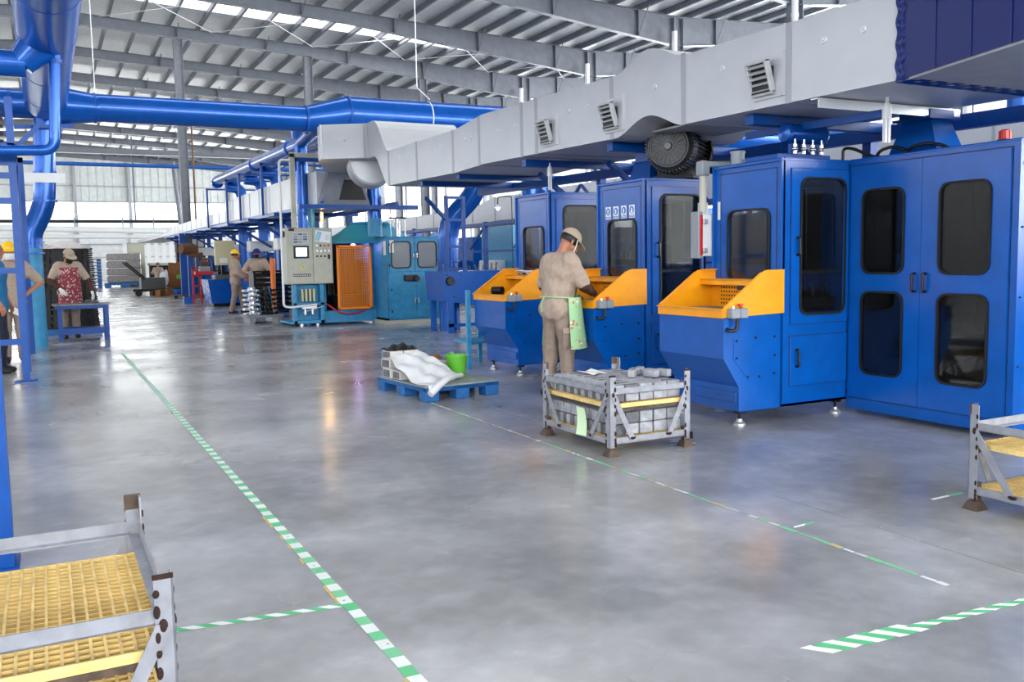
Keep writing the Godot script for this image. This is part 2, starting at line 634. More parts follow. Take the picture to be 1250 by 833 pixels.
func materials():
	pm("machine blue", Color(0.0, 0.335, 0.69), 0.25, 0.0, 0.10, 4.0)
	pm("frame blue", Color(0.0, 0.29, 0.62), 0.4, 0.0, 0.12, 6.0)
	pm("pipe blue", Color(0.02, 0.33, 0.69), 0.22, 0.3, 0.08, 3.0)
	pm("wrap blue", Color(0.0, 0.10, 0.38), 0.26)
	pm("console yellow", Color(0.97, 0.63, 0.015), 0.45, 0.0, 0.08, 5.0)
	pm("guard orange", Color(0.93, 0.52, 0.07), 0.45)
	pm("teal", Color(0.23, 0.58, 0.77), 0.4, 0.0, 0.14, 5.0)
	pm("canvas teal", Color(0.22, 0.60, 0.74), 0.38)
	pm("duct grey", Color(0.74, 0.75, 0.77), 0.42, 0.25, 0.04, 2.0)
	pm("duct seam", Color(0.62, 0.63, 0.66), 0.45, 0.25)
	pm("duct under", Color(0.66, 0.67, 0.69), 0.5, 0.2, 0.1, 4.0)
	pm("steel grey", Color(0.46, 0.48, 0.52), 0.5, 0.1, 0.15, 4.0)
	pm("rafter grey", Color(0.42, 0.44, 0.48), 0.42, 0.2, 0.10, 2.0)
	pm("roof foil", Color(0.97, 0.97, 0.96), 0.38, 0.25, 0.06, 3.0)
	pm("wall white", Color(0.88, 0.89, 0.90), 0.7, 0.0, 0.08, 2.0)
	pm("wall panel", Color(0.82, 0.84, 0.84), 0.6, 0.0, 0.08, 2.0)
	pm("white paint", Color(0.85, 0.86, 0.87), 0.45)
	pm("cabinet grey", Color(0.72, 0.72, 0.66), 0.5, 0.0, 0.06, 5.0)
	pm("box grey", Color(0.52, 0.55, 0.58), 0.45)
	pm("black", Color(0.025, 0.025, 0.028), 0.45)
	pm("rubber", Color(0.018, 0.018, 0.02), 0.6)
	pm("seam", Color(0.02, 0.05, 0.12), 0.7)
	pm("iron dark", Color(0.09, 0.09, 0.10), 0.45, 0.5, 0.3, 8.0)
	pm("motor", Color(0.27, 0.275, 0.28), 0.4, 0.6, 0.2, 6.0)
	pm("chrome", Color(0.72, 0.72, 0.74), 0.25, 0.9)
	pm("cast", Color(0.50, 0.50, 0.51), 0.45, 0.7, 0.3, 8.0)
	pm("aluminium", Color(0.78, 0.79, 0.81), 0.35, 0.7)
	pm("crate steel", Color(0.62, 0.63, 0.67), 0.45, 0.25, 0.18, 9.0)
	pm("rust", Color(0.22, 0.10, 0.06), 0.8, 0.1, 0.5, 14.0)
	pm("rust foot", Color(0.40, 0.33, 0.28), 0.75, 0.1, 0.4, 12.0)
	pm("grating", Color(0.98, 0.85, 0.55), 0.5, 0.0, 0.22, 9.0)
	pm("friction grey", Color(0.70, 0.71, 0.74), 0.55, 0.2, 0.25, 12.0)
	pm("friction dark", Color(0.47, 0.47, 0.50), 0.6, 0.1, 0.3, 12.0)
	pm("paper", Color(0.90, 0.91, 0.90), 0.8)
	pm("note green", Color(0.80, 0.90, 0.74), 0.8)
	pm("pallet blue", Color(0.10, 0.40, 0.68), 0.5, 0.0, 0.18, 8.0)
	pm("pallet deck", Color(0.58, 0.62, 0.60), 0.6, 0.0, 0.2, 8.0)
	pm("bucket green", Color(0.36, 0.68, 0.20), 0.35)
	pm("sheet", Color(0.86, 0.87, 0.88), 0.8, 0.0, 0.08, 6.0)
	pm("carton white", Color(0.80, 0.78, 0.77), 0.75)
	pm("cardboard", Color(0.55, 0.36, 0.20), 0.85, 0.0, 0.25, 8.0)
	pm("wood", Color(0.45, 0.30, 0.18), 0.8, 0.0, 0.3, 10.0)
	pm("red", Color(0.72, 0.05, 0.05), 0.35)
	pm("orange", Color(0.90, 0.45, 0.10), 0.5)
	pm("wrap film", Color(0.62, 0.60, 0.60), 0.25, 0.1, 0.4, 9.0)
	pm("cream panel", Color(0.80, 0.76, 0.60), 0.5)
	pm("tape ochre", Color(0.72, 0.56, 0.24), 0.7)
	pm("skin", Color(0.66, 0.44, 0.33), 0.55)
	pm("khaki", Color(0.71, 0.63, 0.57), 0.85, 0.0, 0.14, 14.0)
	pm("khaki dark", Color(0.59, 0.52, 0.47), 0.85, 0.0, 0.14, 14.0)
	pm("shirt teal", Color(0.10, 0.42, 0.62), 0.85)
	pm("jeans", Color(0.12, 0.14, 0.22), 0.85)
	pm("shoe", Color(0.05, 0.05, 0.06), 0.6)
	pm("hair", Color(0.02, 0.018, 0.016), 0.55)
	pm("helmet yellow", Color(0.95, 0.76, 0.03), 0.35)
	pm("cap blue", Color(0.08, 0.10, 0.42), 0.8)
	pm("cap khaki", Color(0.66, 0.60, 0.52), 0.85)
	pm("mask white", Color(0.85, 0.86, 0.88), 0.85)
	pm("mask dark", Color(0.06, 0.065, 0.075), 0.85)
	pm("glove white", Color(0.82, 0.82, 0.80), 0.85)
	pm("sleeve brown", Color(0.28, 0.11, 0.08), 0.8, 0.0, 0.2, 14.0)
	pm("apron green", Color(0.62, 0.80, 0.60), 0.7)
	pm("apron red", Color(0.52, 0.17, 0.21), 0.7)
	for q in ["machine blue", "frame blue", "teal", "wrap blue"]: M[q].metallic_specular = 0.42
	var d = pm("flat print", Color.WHITE, 0.6)
	d.vertex_color_use_as_albedo = true
	pane_mat("shade tint glass", Color(0.03, 0.035, 0.04), 0.40)  # dark tint puts the shade inside the machines into the panes
	pane_mat("deep shade glass", Color(0.03, 0.035, 0.04), 0.66)  # deeper tint, putting the dim cabinet interior into its panes
	pane_mat("frost glass", Color(0.55, 0.57, 0.59), 0.7, 0.2)
	pm("plate black", Color(0.12, 0.12, 0.13), 0.6, 0.1, 0.3, 12.0)
	pane_mat("dark glass", Color(0.10, 0.11, 0.13), 0.30)
	pane_mat("red plastic", Color(0.85, 0.02, 0.02), 0.55)
	glow("sky panel", Color(0.97, 0.98, 1.0), 2.2)
	glow("window light", Color(0.95, 0.97, 1.0), 1.6)
	glow("window haze", Color(0.88, 0.93, 0.96), 0.75)
	glow("screen light", Color(0.85, 0.92, 1.0), 1.0)
	glow("lamp violet", Color(0.82, 0.72, 1.0), 4.0)
	glow("lamp amber", Color(1.0, 0.75, 0.35), 2.0)
	# polished concrete: blotches, trowel marks and an uneven gloss
	var fm := StandardMaterial3D.new()
	fm.resource_name = "polished concrete"
	fm.albedo_color = Color(0.815, 0.818, 0.825)
	fm.albedo_texture = concrete()
	fm.roughness_texture = concrete_gloss()
	fm.roughness = 0.36
	fm.metallic_specular = 0.55
	fm.uv1_triplanar = true
	fm.uv1_world_triplanar = true
	fm.uv1_scale = Vector3.ONE * 0.11
	M["concrete"] = fm

func img_noise(size, fr, oct, sd, sx = 1.0):
	var nz := FastNoiseLite.new()
	nz.seed = sd
	nz.frequency = fr
	nz.fractal_octaves = oct
	return nz.get_seamless_image(size, int(size / sx), false, false, 0.1)

func concrete():
	var s := 1024
	var a = img_noise(s, 0.006, 5, 3)
	var b = img_noise(s, 0.05, 4, 5)
	var st = img_noise(s, 0.012, 4, 9)
	st.resize(s, s)
	var sc = img_noise(s, 0.02, 3, 11)
	var im := Image.create(s, s, false, Image.FORMAT_RGB8)
	for y in s:
		for x in s:
			var k = 0.585 + 0.15 * (a.get_pixel(x, y).r - 0.5) * 2.0
			k += 0.07 * (b.get_pixel(x, y).r - 0.5)
			var u = st.get_pixel((x * 3 + y) % s, (y * 3 - x + s) % s).r
			k += 0.06 * maxf(0.0, u - 0.58) * 2.0
			var w = absf(sc.get_pixel((x + y * 2) % s, y).r - 0.5)
			if w < 0.008: k += 0.018
			k = clampf(k + 0.14, 0.0, 1.0)
			im.set_pixel(x, y, Color(k, k * 1.0, k * 1.01))
	im.generate_mipmaps()
	return ImageTexture.create_from_image(im)

func concrete_gloss():
	var s := 512
	var a = img_noise(s, 0.010, 5, 21)
	var im := Image.create(s, s, false, Image.FORMAT_RGB8)
	for y in s:
		for x in s:
			var k = clampf(0.62 + 0.5 * (a.get_pixel(x, y).r - 0.5), 0.0, 1.0)
			im.set_pixel(x, y, Color(k, k, k))
	return ImageTexture.create_from_image(im)

func hall():
	# floor: slabs with recessed joints over a dark bed
	var fl = holder("floor")
	part("joint_bed", MB.new().ext(-21.5, 43, -0.3, -0.012, -88, 20), "iron dark", fl)
	var xs = [-21.5, -20.32, -14.32, -8.32, -2.32, 3.68, 9.68, 15.68, 21.68, 27.68, 33.68, 39.68, 43.0]
	var zs = [20.0, 17.0, 11.0, 5.0, -1.0, -7.0, -13.0, -19.0, -25.0, -31.0, -37.0, -49.0, -61.0, -73.0, -88.0]
	for i in xs.size() - 1:
		for j in zs.size() - 1:
			part("slab", MB.new().ext(xs[i] + 0.003, xs[i + 1] - 0.003, -0.012, 0.0, zs[j] - 0.003, zs[j + 1] + 0.003), "concrete", fl)
	# roof: sheets, roof lights, purlins and tapered rafters
	var ce = holder("ceiling")
	var slopes = [[-21.5, 0.0], [0.0, 21.5], [21.5, 43.0]]
	for s in slopes:
		var a = V(s[0], roof_y(s[0]), 0)
		var b = V(s[1], roof_y(s[1]), 0)
		for k in range(-7, 11):
			var z0 = -(21.8 + 6.0 * k)
			var z1 = maxf(z0 - 6.0, -88.0)
			z0 = minf(z0, 20.2)
			var cuts = [[z0, z1]]
			for q in SKY_Z:
				if q < z0 and q > z1:
					cuts = [[z0, q + 0.6], [q - 0.6, z1]]
					part("skylight", sheet(a, b, q + 0.6, q - 0.6, 0.0), "sky panel", ce)
			for q in cuts:
				part("roof_sheet", sheet(a, b, q[0], q[1], 0.0), "roof foil", ce)
		var n = 19
		for i in n:
			var x = lerpf(s[0], s[1], (i + 0.5) / n)
			part("purlin", MB.new().ext(x - 0.035, x + 0.035, roof_y(x) - 0.2, roof_y(x) - 0.005, -88, 20.2).ext(x - 0.035, x + 0.06, roof_y(x) - 0.205, roof_y(x) - 0.19, -88, 20.2), "rafter grey", ce)
	part("roof_cover", MB.new().ext(-22, 43.5, 11.7, 11.9, -88.5, 20.7), "wall panel", ce)
	for k in range(-6, 12):
		var z = -(21.8 + 6.0 * k)
		for s in slopes:
			part("rafter", rafter(s[0], s[1], z), "rafter grey", ce)
	# slender tie rods under the lit bay
	var rods = MB.new()
	for i in 5:
		var x = 2.5 + i * 4.2
		rods.tube([V(x, roof_y(x) - 0.3, -34.2), V(x + 4.2, roof_y(x + 4.2) - 0.3, -39.4)], 0.014, 6)
		rods.tube([V(x + 4.2, roof_y(x + 4.2) - 0.3, -34.2), V(x, roof_y(x) - 0.3, -39.4)], 0.014, 6)
	part("tie_rod", rods, "white paint", ce)
	# columns of the valley line, each with a pale downpipe
	for k in range(-3, 12):
		var z = -(21.8 + 6.0 * k)
		var h = 9.25
		var c = MB.new()
		c.ext(21.5 - 0.2, 21.5 + 0.2, 0, 10.15, z - 0.012, z + 0.012).ext(21.28, 21.31, 0, 10.15, z - 0.15, z + 0.15).ext(21.69, 21.72, 0, 10.15, z - 0.15, z + 0.15)
		c.ext(21.2, 21.8, 0, 0.03, z - 0.25, z + 0.25)
		var t = solo("steel_column", c, "steel grey", "grey steel roof column of the valley row, the %s counted from the near end" % ORD[k + 3], "column", V(21.5, 0, z), "columns of the valley row")
		if k < 6:
			solo("downpipe", MB.new().cyl(V(21.05, 0, z + 0.45), V(21.05, h + 0.3, z + 0.45), 0.1, 0.1, 12).cyl(V(21.05, h - 0.6, z + 0.45), V(21.05, h - 0.5, z + 0.45), 0.115, 0.115, 12), "white paint", "white rain downpipe beside a grey valley column, the %s counted from the near end" % ORD[k + 3], "downpipe", V(21.05, 0, z + 0.45), "white downpipes of the valley row")
	var who = {5.4: "grey steel post rising from the far clutter on the floor up to the rafters", 10.75: "grey steel post under the rafter beyond the tall blue riser pipe", 16.1: "grey steel post under the rafter above the middle of the wide blue pipe"}
	for x in who:
		var ht = roof_y(x) - (0.66 if x < 12.0 else 0.95)
		var c = MB.new().ext(x - 0.16, x + 0.16, 0, ht, -39.806, -39.794).ext(x - 0.17, x - 0.15, 0, ht, -39.95, -39.65).ext(x + 0.15, x + 0.17, 0, ht, -39.95, -39.65)
		solo("steel_post", c, "steel grey", who[x], "post", V(x, 0, -39.8))
	# walls
	var W = holder("wall_back")
	part("wall_panel", MB.new().ext(-21.5, 43, 0, 4.6, -88.4, -88.0), "wall white", W)
	part("wall_panel", MB.new().ext(-21.5, 43, 6.95, 12, -88.4, -88.0), "wall panel", W)
	var rib = MB.new()
	for i in 100:
		var x = -21.0 + i * 0.64
		rib.ext(x, x + 0.05, 6.95, 11.4, -88.0, -87.96)
	part("wall_rib", rib, "wall panel", W)
	for i in 15:
		var x = -19.2 + i * 4.4
		part("wall_post", MB.new().ext(x - 0.12, x + 0.12, 0, 10.4, -88.0, -87.7), "duct seam", W)
	for y in [4.6, 6.95, 8.3, 3.2]:
		part("wall_rail", MB.new().ext(-21.5, 43, y - 0.06, y + 0.06, -88.0, -87.85), "duct seam", W)
	for i in 14:
		var x = -19.2 + i * 4.4
		var w = holder("window_%d" % (i + 1))
		part("pane", MB.new().ext(x + 0.12, x + 4.28, 5.72, 6.89, -88.25, -88.15), "window light", w)
		part("frosted_pane", MB.new().ext(x + 0.12, x + 4.28, 4.66, 5.66, -88.25, -88.15), "window haze", w)
		part("frame", MB.new().ext(x + 0.12, x + 4.28, 5.66, 5.72, -88.3, -88.05), "white paint", w)
	struct("wall_left", MB.new().ext(-21.9, -21.5, 0, 4.8, -88.4, 20.6).ext(-21.9, -21.5, 7.6, 12, -88.4, 20.6), "wall white")
	struct("window_15", MB.new().ext(-21.8, -21.7, 4.8, 7.6, -88.4, 20.6), "window light")
	struct("wall_right", MB.new().ext(43, 43.4, 0, 2.4, -88.4, 20.6).ext(43, 43.4, 6.0, 12, -88.4, 20.6), "wall panel")
	struct("window_16", MB.new().ext(43.2, 43.3, 2.4, 6.0, -88.4, 20.6), "window haze")  # added glowing band, there to light the roof
	struct("wall_front", MB.new().ext(-21.5, 43, 0, 4.3, 20.2, 20.6).ext(-21.5, 43, 7.7, 12, 20.2, 20.6), "wall white")
	struct("window_17", MB.new().ext(-21.5, 43, 4.3, 7.7, 20.4, 20.5), "window light")  # added glowing band behind the camera, out of view, for fill light

func sheet(a, b, z0, z1, dy):
	var m = MB.new()
	m.bar(a + V(0, dy + 0.02, (z0 + z1) * 0.5), b + V(0, dy + 0.02, (z0 + z1) * 0.5), absf(z1 - z0), 0.04)
	return m

func rafter(x0, x1, z):
	var m = MB.new()
	var top = []
	var bot = []
	var n = 12
	var out = x1 if absf(x1 - 21.5) < 0.1 else x0      # the deep end sits on the valley or eaves column
	if x0 < -1.0: out = x0
	for i in n + 1:
		var x = lerpf(x0, x1, float(i) / n)
		var far = absf(x - out)
		var d = 0.42 if far > 11.0 else lerpf(1.05, 0.42, far / 11.0)
		var y = roof_y(x) - 0.205
		top.append(V(x, y, z))
		bot.append(V(x, y - d, z))
	for i in n:
		m.quad(top[i] + V(0, 0, 0.006), top[i + 1] + V(0, 0, 0.006), bot[i + 1] + V(0, 0, 0.006), bot[i] + V(0, 0, 0.006), V(0, 0, 1))
		m.quad(top[i] - V(0, 0, 0.006), top[i + 1] - V(0, 0, 0.006), bot[i + 1] - V(0, 0, 0.006), bot[i] - V(0, 0, 0.006), V(0, 0, -1))
	m.bar(top[0], top[n], 0.24, 0.016)
	for i in n:
		m.bar(bot[i], bot[i + 1], 0.24, 0.016)
	for i in range(1, n, 2):
		m.ext(top[i].x - 0.006, top[i].x + 0.006, bot[i].y, top[i].y, z - 0.11, z + 0.11)
		m.bar(bot[i] + V(0, 0, 0.1), V(top[i].x, top[i].y + 0.02, z + 0.75), 0.03, 0.03)
		m.bar(bot[i] - V(0, 0, 0.1), V(top[i].x, top[i].y + 0.02, z - 0.75), 0.03, 0.03)
	return m

func floor_marks():
	var wh = Color(0.80, 0.84, 0.82)
	var gr = Color(0.10, 0.50, 0.22)
	# the long aisle tape: white and green blocks, with rests of an older ochre tape beside it
	var m = MB.new()
	var z = -1.2
	var i = 0
	var g2 = RandomNumberGenerator.new()
	g2.seed = 5
	while z > -15.4:
		var l = 0.082
		m.paint(wh.darkened(g2.randf() * 0.12) if i % 2 == 0 else gr.lightened(g2.randf() * 0.12))
		var j = (g2.randf() - 0.5) * 0.004
		m.quad(V(1.0 + j, 0.0015, z), V(1.052 + j, 0.0015, z), V(1.052 + j, 0.0015, z - l), V(1.0 + j, 0.0015, z - l), Vector3.UP)
		if z > -5.0 and z < -1.0 and g2.randf() < 0.4:
			m.paint(Color(0.62, 0.45, 0.14))
			m.quad(V(0.986, 0.001, z), V(1.0, 0.001, z), V(1.0, 0.001, z - l), V(0.99, 0.001, z - l), Vector3.UP)
		if g2.randf() < 0.3 and z > -6:
			m.paint(Color(0.10, 0.10, 0.10))
			var px = 1.005 + g2.randf() * 0.03
			m.quad(V(px, 0.0022, z - 0.03), V(px + 0.012, 0.0022, z - 0.034), V(px + 0.01, 0.0022, z - 0.04), V(px + 0.002, 0.0022, z - 0.038), Vector3.UP)
		z -= l
		i += 1
	solo("floor_tape", m, "flat print", "long white and green block tape running along the aisle floor", "floor tape", V(1.03, 0, -2.0))
	# the cross tape that joins it
	m = MB.new()
	for k in 14:
		m.paint(wh if k % 2 == 0 else gr)
		var x = 0.30 + k * 0.052
		var zz = -3.56 + (x - 0.41) * 0.12
		m.quad(V(x - 0.02, 0.0012, zz - 0.022), V(x + 0.032, 0.0012, zz - 0.017), V(x + 0.075, 0.0012, zz + 0.03), V(x + 0.023, 0.0012, zz + 0.024), Vector3.UP)
	solo("floor_tape", m, "flat print", "short slant-striped green and white tape joining the aisle tape beside the near empty crate", "floor tape", V(0.7, 0, -3.52))
	# the worn right tape
	m = MB.new()
	z = -2.42
	i = 0
	while z > -8.0:
		var l = 0.05 + g2.randf() * 0.06
		var keep = 0.93 if z > -5.4 else 0.75
		m.paint(Color(0.30, 0.31, 0.31)).quad(V(3.268, 0.0006, z), V(3.290, 0.0006, z), V(3.290, 0.0006, z - l - 0.022), V(3.268, 0.0006, z - l - 0.022), Vector3.UP)
		if g2.randf() < keep:
			var q = g2.randf()
			m.paint(wh.darkened(g2.randf() * 0.35) if q < 0.5 else (gr.lightened(0.1) if q < 0.78 else Color(0.55, 0.46, 0.22)))
			var a = g2.randf() * 0.012
			var b = g2.randf() * 0.012
			m.quad(V(3.262 + a, 0.0012, z), V(3.297 - b, 0.0012, z), V(3.297 - a, 0.0012, z - l), V(3.262 + b, 0.0012, z - l), Vector3.UP)
		z -= l + g2.randf() * 0.02
	solo("floor_tape", m, "flat print", "worn broken floor tape running past the foot of the loaded crate to the blue pallet", "floor tape", V(3.28, 0, -4.0))
	# torn tape in the corner
	m = MB.new()
	for k in 22:
		m.paint(wh if k % 2 == 0 else gr)
		var x = 2.33 + k * 0.052
		var zz = -2.235 + (x - 2.33) * 0.07
		var wd = 0.088 if k < 9 else 0.045
		var q = 0.006 * sin(k * 2.3)
		m.quad(V(x - 0.03, 0.0012, zz - wd * 0.5 + q), V(x + 0.022, 0.0012, zz - wd * 0.5), V(x + 0.092, 0.0012, zz + wd * 0.5 + q), V(x + 0.04, 0.0012, zz + wd * 0.5), Vector3.UP)
	solo("floor_tape", m, "flat print", "wide torn green and white striped tape lying alone in front of the corner crate", "floor tape", V(2.9, 0, -2.2))
	m = MB.new()
	m.paint(wh).quad(V(4.36, 0.0012, -3.32), V(4.36, 0.0012, -3.345), V(4.52, 0.0012, -3.35), V(4.5, 0.0012, -3.325), Vector3.UP)
	m.paint(gr).quad(V(4.5, 0.0012, -3.325), V(4.52, 0.0012, -3.35), V(4.63, 0.0012, -3.35), V(4.63, 0.0012, -3.325), Vector3.UP)
	solo("floor_tape", m, "flat print", "thin scrap of tape beside the rusty foot of the empty corner crate", "floor tape", V(4.5, 0, -3.33))
	m = MB.new()
	m.paint(wh).quad(V(3.32, 0.0012, -3.33), V(3.33, 0.0012, -3.35), V(3.43, 0.0012, -3.36), V(3.42, 0.0012, -3.338), Vector3.UP)
	m.paint(gr).quad(V(3.40, 0.0014, -3.335), V(3.41, 0.0014, -3.355), V(3.48, 0.0014, -3.36), V(3.48, 0.0014, -3.345), Vector3.UP)
	solo("floor_tape", m, "flat print", "tiny loose tape scrap lying just off the worn broken tape line", "floor tape", V(3.4, 0, -3.34))

func grinder():
	var t = T("grinding_machine", "", "machine")
	var X = Vector3.RIGHT
	var Y = Vector3.UP
	var Zv = Vector3.BACK
	var D = 0.84
	# hopper body under the console
	var m = MB.new()
	m.prism([Vector2(0, 0.56), Vector2(0.16, 0.32), Vector2(0.16, 0.12), Vector2(0.625, 0.12), Vector2(0.625, 0.90), Vector2(0, 0.90)], Transform3D(Basis(), V(0, 0, -D)), D)
	var body = part("hopper_body", m, "machine blue", t)
	part("side_panel", MB.new().prism([Vector2(0.10, 0.72), Vector2(0.56, 0.74), Vector2(0.55, 0.38), Vector2(0.26, 0.37), Vector2(0.10, 0.55)], Transform3D(Basis(), V(0, 0, 0)), 0.004), "machine blue", body)
	for p in [[0.13, 0.70], [0.33, 0.715], [0.53, 0.715], [0.535, 0.56], [0.53, 0.41], [0.37, 0.395], [0.25, 0.40], [0.13, 0.56]]:
		part("bolt", MB.new().cyl(V(p[0], p[1], 0.003), V(p[0], p[1], 0.014), 0.011, 0.009, 8), "rubber", body)
	part("drawer", MB.new().ext(0.145, 0.18, 0.19, 0.275, -0.52, -0.02, 0.005).ext(0.135, 0.15, 0.235, 0.242, -0.4, -0.2), "machine blue", t)
	# enclosure: front, two sides, back and top, with windows
	m = MB.new()
	m.panel(xf(V(0.62, 0.9, -D), Zv, Y), D, 1.27, 0.02, [Rect2(0.18, 0.27, 0.50, 0.59)], 0.07)
	m.panel(xf(V(0.60, 0.12, 0), X, Y), 0.79, 2.05, 0.02, [Rect2(0.21, 0.77, 0.49, 1.11)], 0.07)
	m.panel(xf(V(0.60, 0.12, -D), X, Y), 0.79, 2.05, 0.02, [Rect2(0.21, 0.77, 0.49, 1.11)], 0.07)
	m.ext(1.36, 1.39, 0.12, 2.17, -D, 0)
	m.ext(0.60, 1.39, 2.14, 2.172, -D - 0.003, 0.003, 0.008)
	m.ext(0.62, 1.37, 0.86, 0.9, -D, -0.02)
	m.ext(0.62, 1.37, 0.12, 0.14, -D, 0)
	var enc = part("enclosure", m, "machine blue", t)
	seams(enc, xf(V(0.62, 0.9, -D), Zv, Y), Rect2(0.07, 0.08, 0.70, 1.12))
	seams(enc, xf(V(0.60, 0.12, 0), X, Y), Rect2(0.095, 0.68, 0.665, 1.29))
	seams(enc, xf(V(0.60, 0.12, 0), X, Y), Rect2(0.095, 0.16, 0.665, 0.43))
	# front window
	var wf = xf(V(0.62, 1.465, -D + 0.43), Zv, Y)
	part("window_gasket", MB.new().ring(wf, 0.50, 0.59, 0.07, 0.018, 0.012), "rubber", enc)
	part("window_pane", MB.new().prism(MB.rr(0.5, 0.59, 0.07), Transform3D(wf.basis, wf.origin - wf.basis.z * 0.010), 0.004), "shade tint glass", enc)
	# side door
	var dr = part("door", MB.new().panel(xf(V(0.70, 0.805, 0.012), X, Y), 0.655, 1.28, 0.010, [Rect2(0.11, 0.085, 0.49, 1.11)], 0.07), "machine blue", t)
	wf = xf(V(1.055, 1.445, 0.012), X, Y)
	part("window_gasket", MB.new().ring(wf, 0.49, 1.11, 0.07, 0.018, 0.012), "rubber", dr)
	part("window_pane", MB.new().prism(MB.rr(0.49, 1.11, 0.07), Transform3D(wf.basis, wf.origin - V(0, 0, 0.012)), 0.004), "shade tint glass", dr)
	part("handle", grip(V(0.765, 1.38, 0.012), V(0.765, 1.52, 0.012), V(0, 0, 1)), "black", dr)
	wf = xf(V(1.055, 1.445, -D), X, Y)
	part("far_window_gasket", MB.new().ring(wf, 0.49, 1.11, 0.07, 0.018, 0.012), "rubber", enc)
	part("far_window_pane", MB.new().prism(MB.rr(0.49, 1.11, 0.07), Transform3D(wf.basis, wf.origin), 0.004), "shade tint glass", enc)
	var ld = part("lower_door", MB.new().ext(0.70, 1.355, 0.285, 0.705, 0.0, 0.012, 0.003), "machine blue", t)
	part("handle", grip(V(0.765, 0.45, 0.012), V(0.765, 0.59, 0.012), V(0, 0, 1)), "black", ld)
	# yellow console
	var side = [Vector2(-0.012, 0.89), Vector2(-0.012, 0.955), Vector2(0.0, 0.97), Vector2(0.38, 1.235), Vector2(0.42, 1.255), Vector2(0.46, 1.262), Vector2(0.632, 1.262), Vector2(0.632, 0.905)]
	m = MB.new()
	m.prism(side, Transform3D(Basis(), V(0, 0, -0.004)), 0.012)
	m.prism(side, Transform3D(Basis(), V(0, 0, -D - 0.008)), 0.012)
	m.ext(-0.014, -0.002, 0.885, 0.958, -D - 0.008, 0.008, 0.003)
	m.ext(-0.03, 0.012, 0.952, 0.962, -D - 0.008, 0.008, 0.003)
	m.bar(V(0.0, 0.968, -D + 0.008), V(0.39, 1.24, -D + 0.008), 0.035, 0.008)
	m.bar(V(0.0, 0.968, -0.006), V(0.39, 1.24, -0.006), 0.012, 0.008)
	m.ext(0.46, 0.632, 1.255, 1.266, -D, -D + 0.03)
	m.ext(0.575, 0.59, 0.93, 1.17, -D, -0.002)
	var con = part("console", m, "console yellow", t)
	part("instrument_shelf", MB.new().ext(0.44, 0.62, 1.165, 1.18, -D + 0.004, -0.004, 0.003).ext(0.44, 0.448, 1.13, 1.18, -D + 0.004, -0.004), "console yellow", con)
	m = MB.new()
	for i in 9:
		for j in 5:
			m.cyl(V(0.576, 0.965 + j * 0.034, -0.70 + i * 0.034), V(0.5735, 0.965 + j * 0.034, -0.70 + i * 0.034), 0.009, 0.009, 8)
	part("perforation", m, "black", con)
	part("tray", MB.new().ext(0.0, 0.59, 0.915, 0.925, -D + 0.004, -0.004).ext(0.10, 0.40, 0.925, 0.945, -0.70, -0.25, 0.004), "steel grey", con)
	part("fixture", MB.new().ext(0.53, 0.575, 1.0, 1.14, -0.34, -0.22, 0.004).ext(0.45, 0.54, 1.09, 1.14, -0.36, -0.2, 0.004).ext(0.44, 0.50, 0.93, 1.0, -0.32, -0.24, 0.006), "black", con)
	part("dial_gauge", MB.new().cyl(V(0.5, 1.0, -0.14), V(0.5, 1.10, -0.14), 0.022, 0.018, 12).cyl(V(0.47, 1.1, -0.14), V(0.53, 1.1, -0.14), 0.03, 0.03, 14), "chrome", con)
	# push-button box with a hanging cable
	var bb = part("button_box", MB.new().ext(0.02, 0.185, 0.885, 0.965, 0.008, 0.085, 0.008), "box grey", t)
	part("box_lid_seam", MB.new().ext(0.100, 0.103, 0.884, 0.966, 0.007, 0.0862), "black", bb)
	part("stop_button", MB.new().cyl(V(0.135, 0.965, 0.045), V(0.135, 0.985, 0.045), 0.012, 0.012, 10).cyl(V(0.135, 0.985, 0.045), V(0.135, 1.0, 0.045), 0.022, 0.020, 12), "red", bb)
	part("start_button", MB.new().cyl(V(0.06, 0.965, 0.045), V(0.06, 0.985, 0.045), 0.013, 0.011, 10), "chrome", bb)
	part("cable", MB.new().tube(bend([V(0.10, 0.885, 0.045), V(0.10, 0.82, 0.045), V(0.085, 0.79, 0.05), V(0.03, 0.785, 0.03), V(0.03, 0.80, 0.0)], 0.05), 0.014, 8), "black", bb)
	# levelling feet
	for p in [[0.22, -0.06], [0.22, -D + 0.06], [1.30, -0.06], [1.30, -D + 0.06]]:
		var ft = part("foot", MB.new().lathe([Vector2(0, 0), Vector2(0.05, 0), Vector2(0.05, 0.012), Vector2(0.028, 0.03), Vector2(0.022, 0.05), Vector2(0, 0.05)], V(p[0], 0, p[1]), Basis(), 16), "aluminium", t)
		part("foot_bolt", MB.new().cyl(V(p[0], 0.045, p[1]), V(p[0], 0.125, p[1]), 0.011, 0.011, 8).ext(p[0] - 0.035, p[0] + 0.035, 0.095, 0.125, p[1] - 0.035, p[1] + 0.035), "iron dark", ft)
	# inside: spindle heads, tables and pipes seen through the windows
	m = MB.new()
	m.ext(0.66, 1.34, 0.92, 1.02, -D + 0.08, -0.08, 0.01)
	m.ext(0.80, 1.06, 1.02, 1.10, -0.62, -0.2, 0.01)
	m.cyl(V(0.93, 1.10, -0.40), V(0.93, 1.16, -0.40), 0.16, 0.16, 24)
	m.ext(1.14, 1.33, 1.02, 1.95, -0.56, -0.26, 0.01)
	m.ext(0.92, 1.18, 1.50, 1.72, -0.53, -0.29, 0.01)
	m.cyl(V(0.97, 1.26, -0.41), V(0.97, 1.56, -0.41), 0.065, 0.065, 16)
	m.cyl(V(0.97, 1.20, -0.41), V(0.97, 1.26, -0.41), 0.12, 0.12, 20)
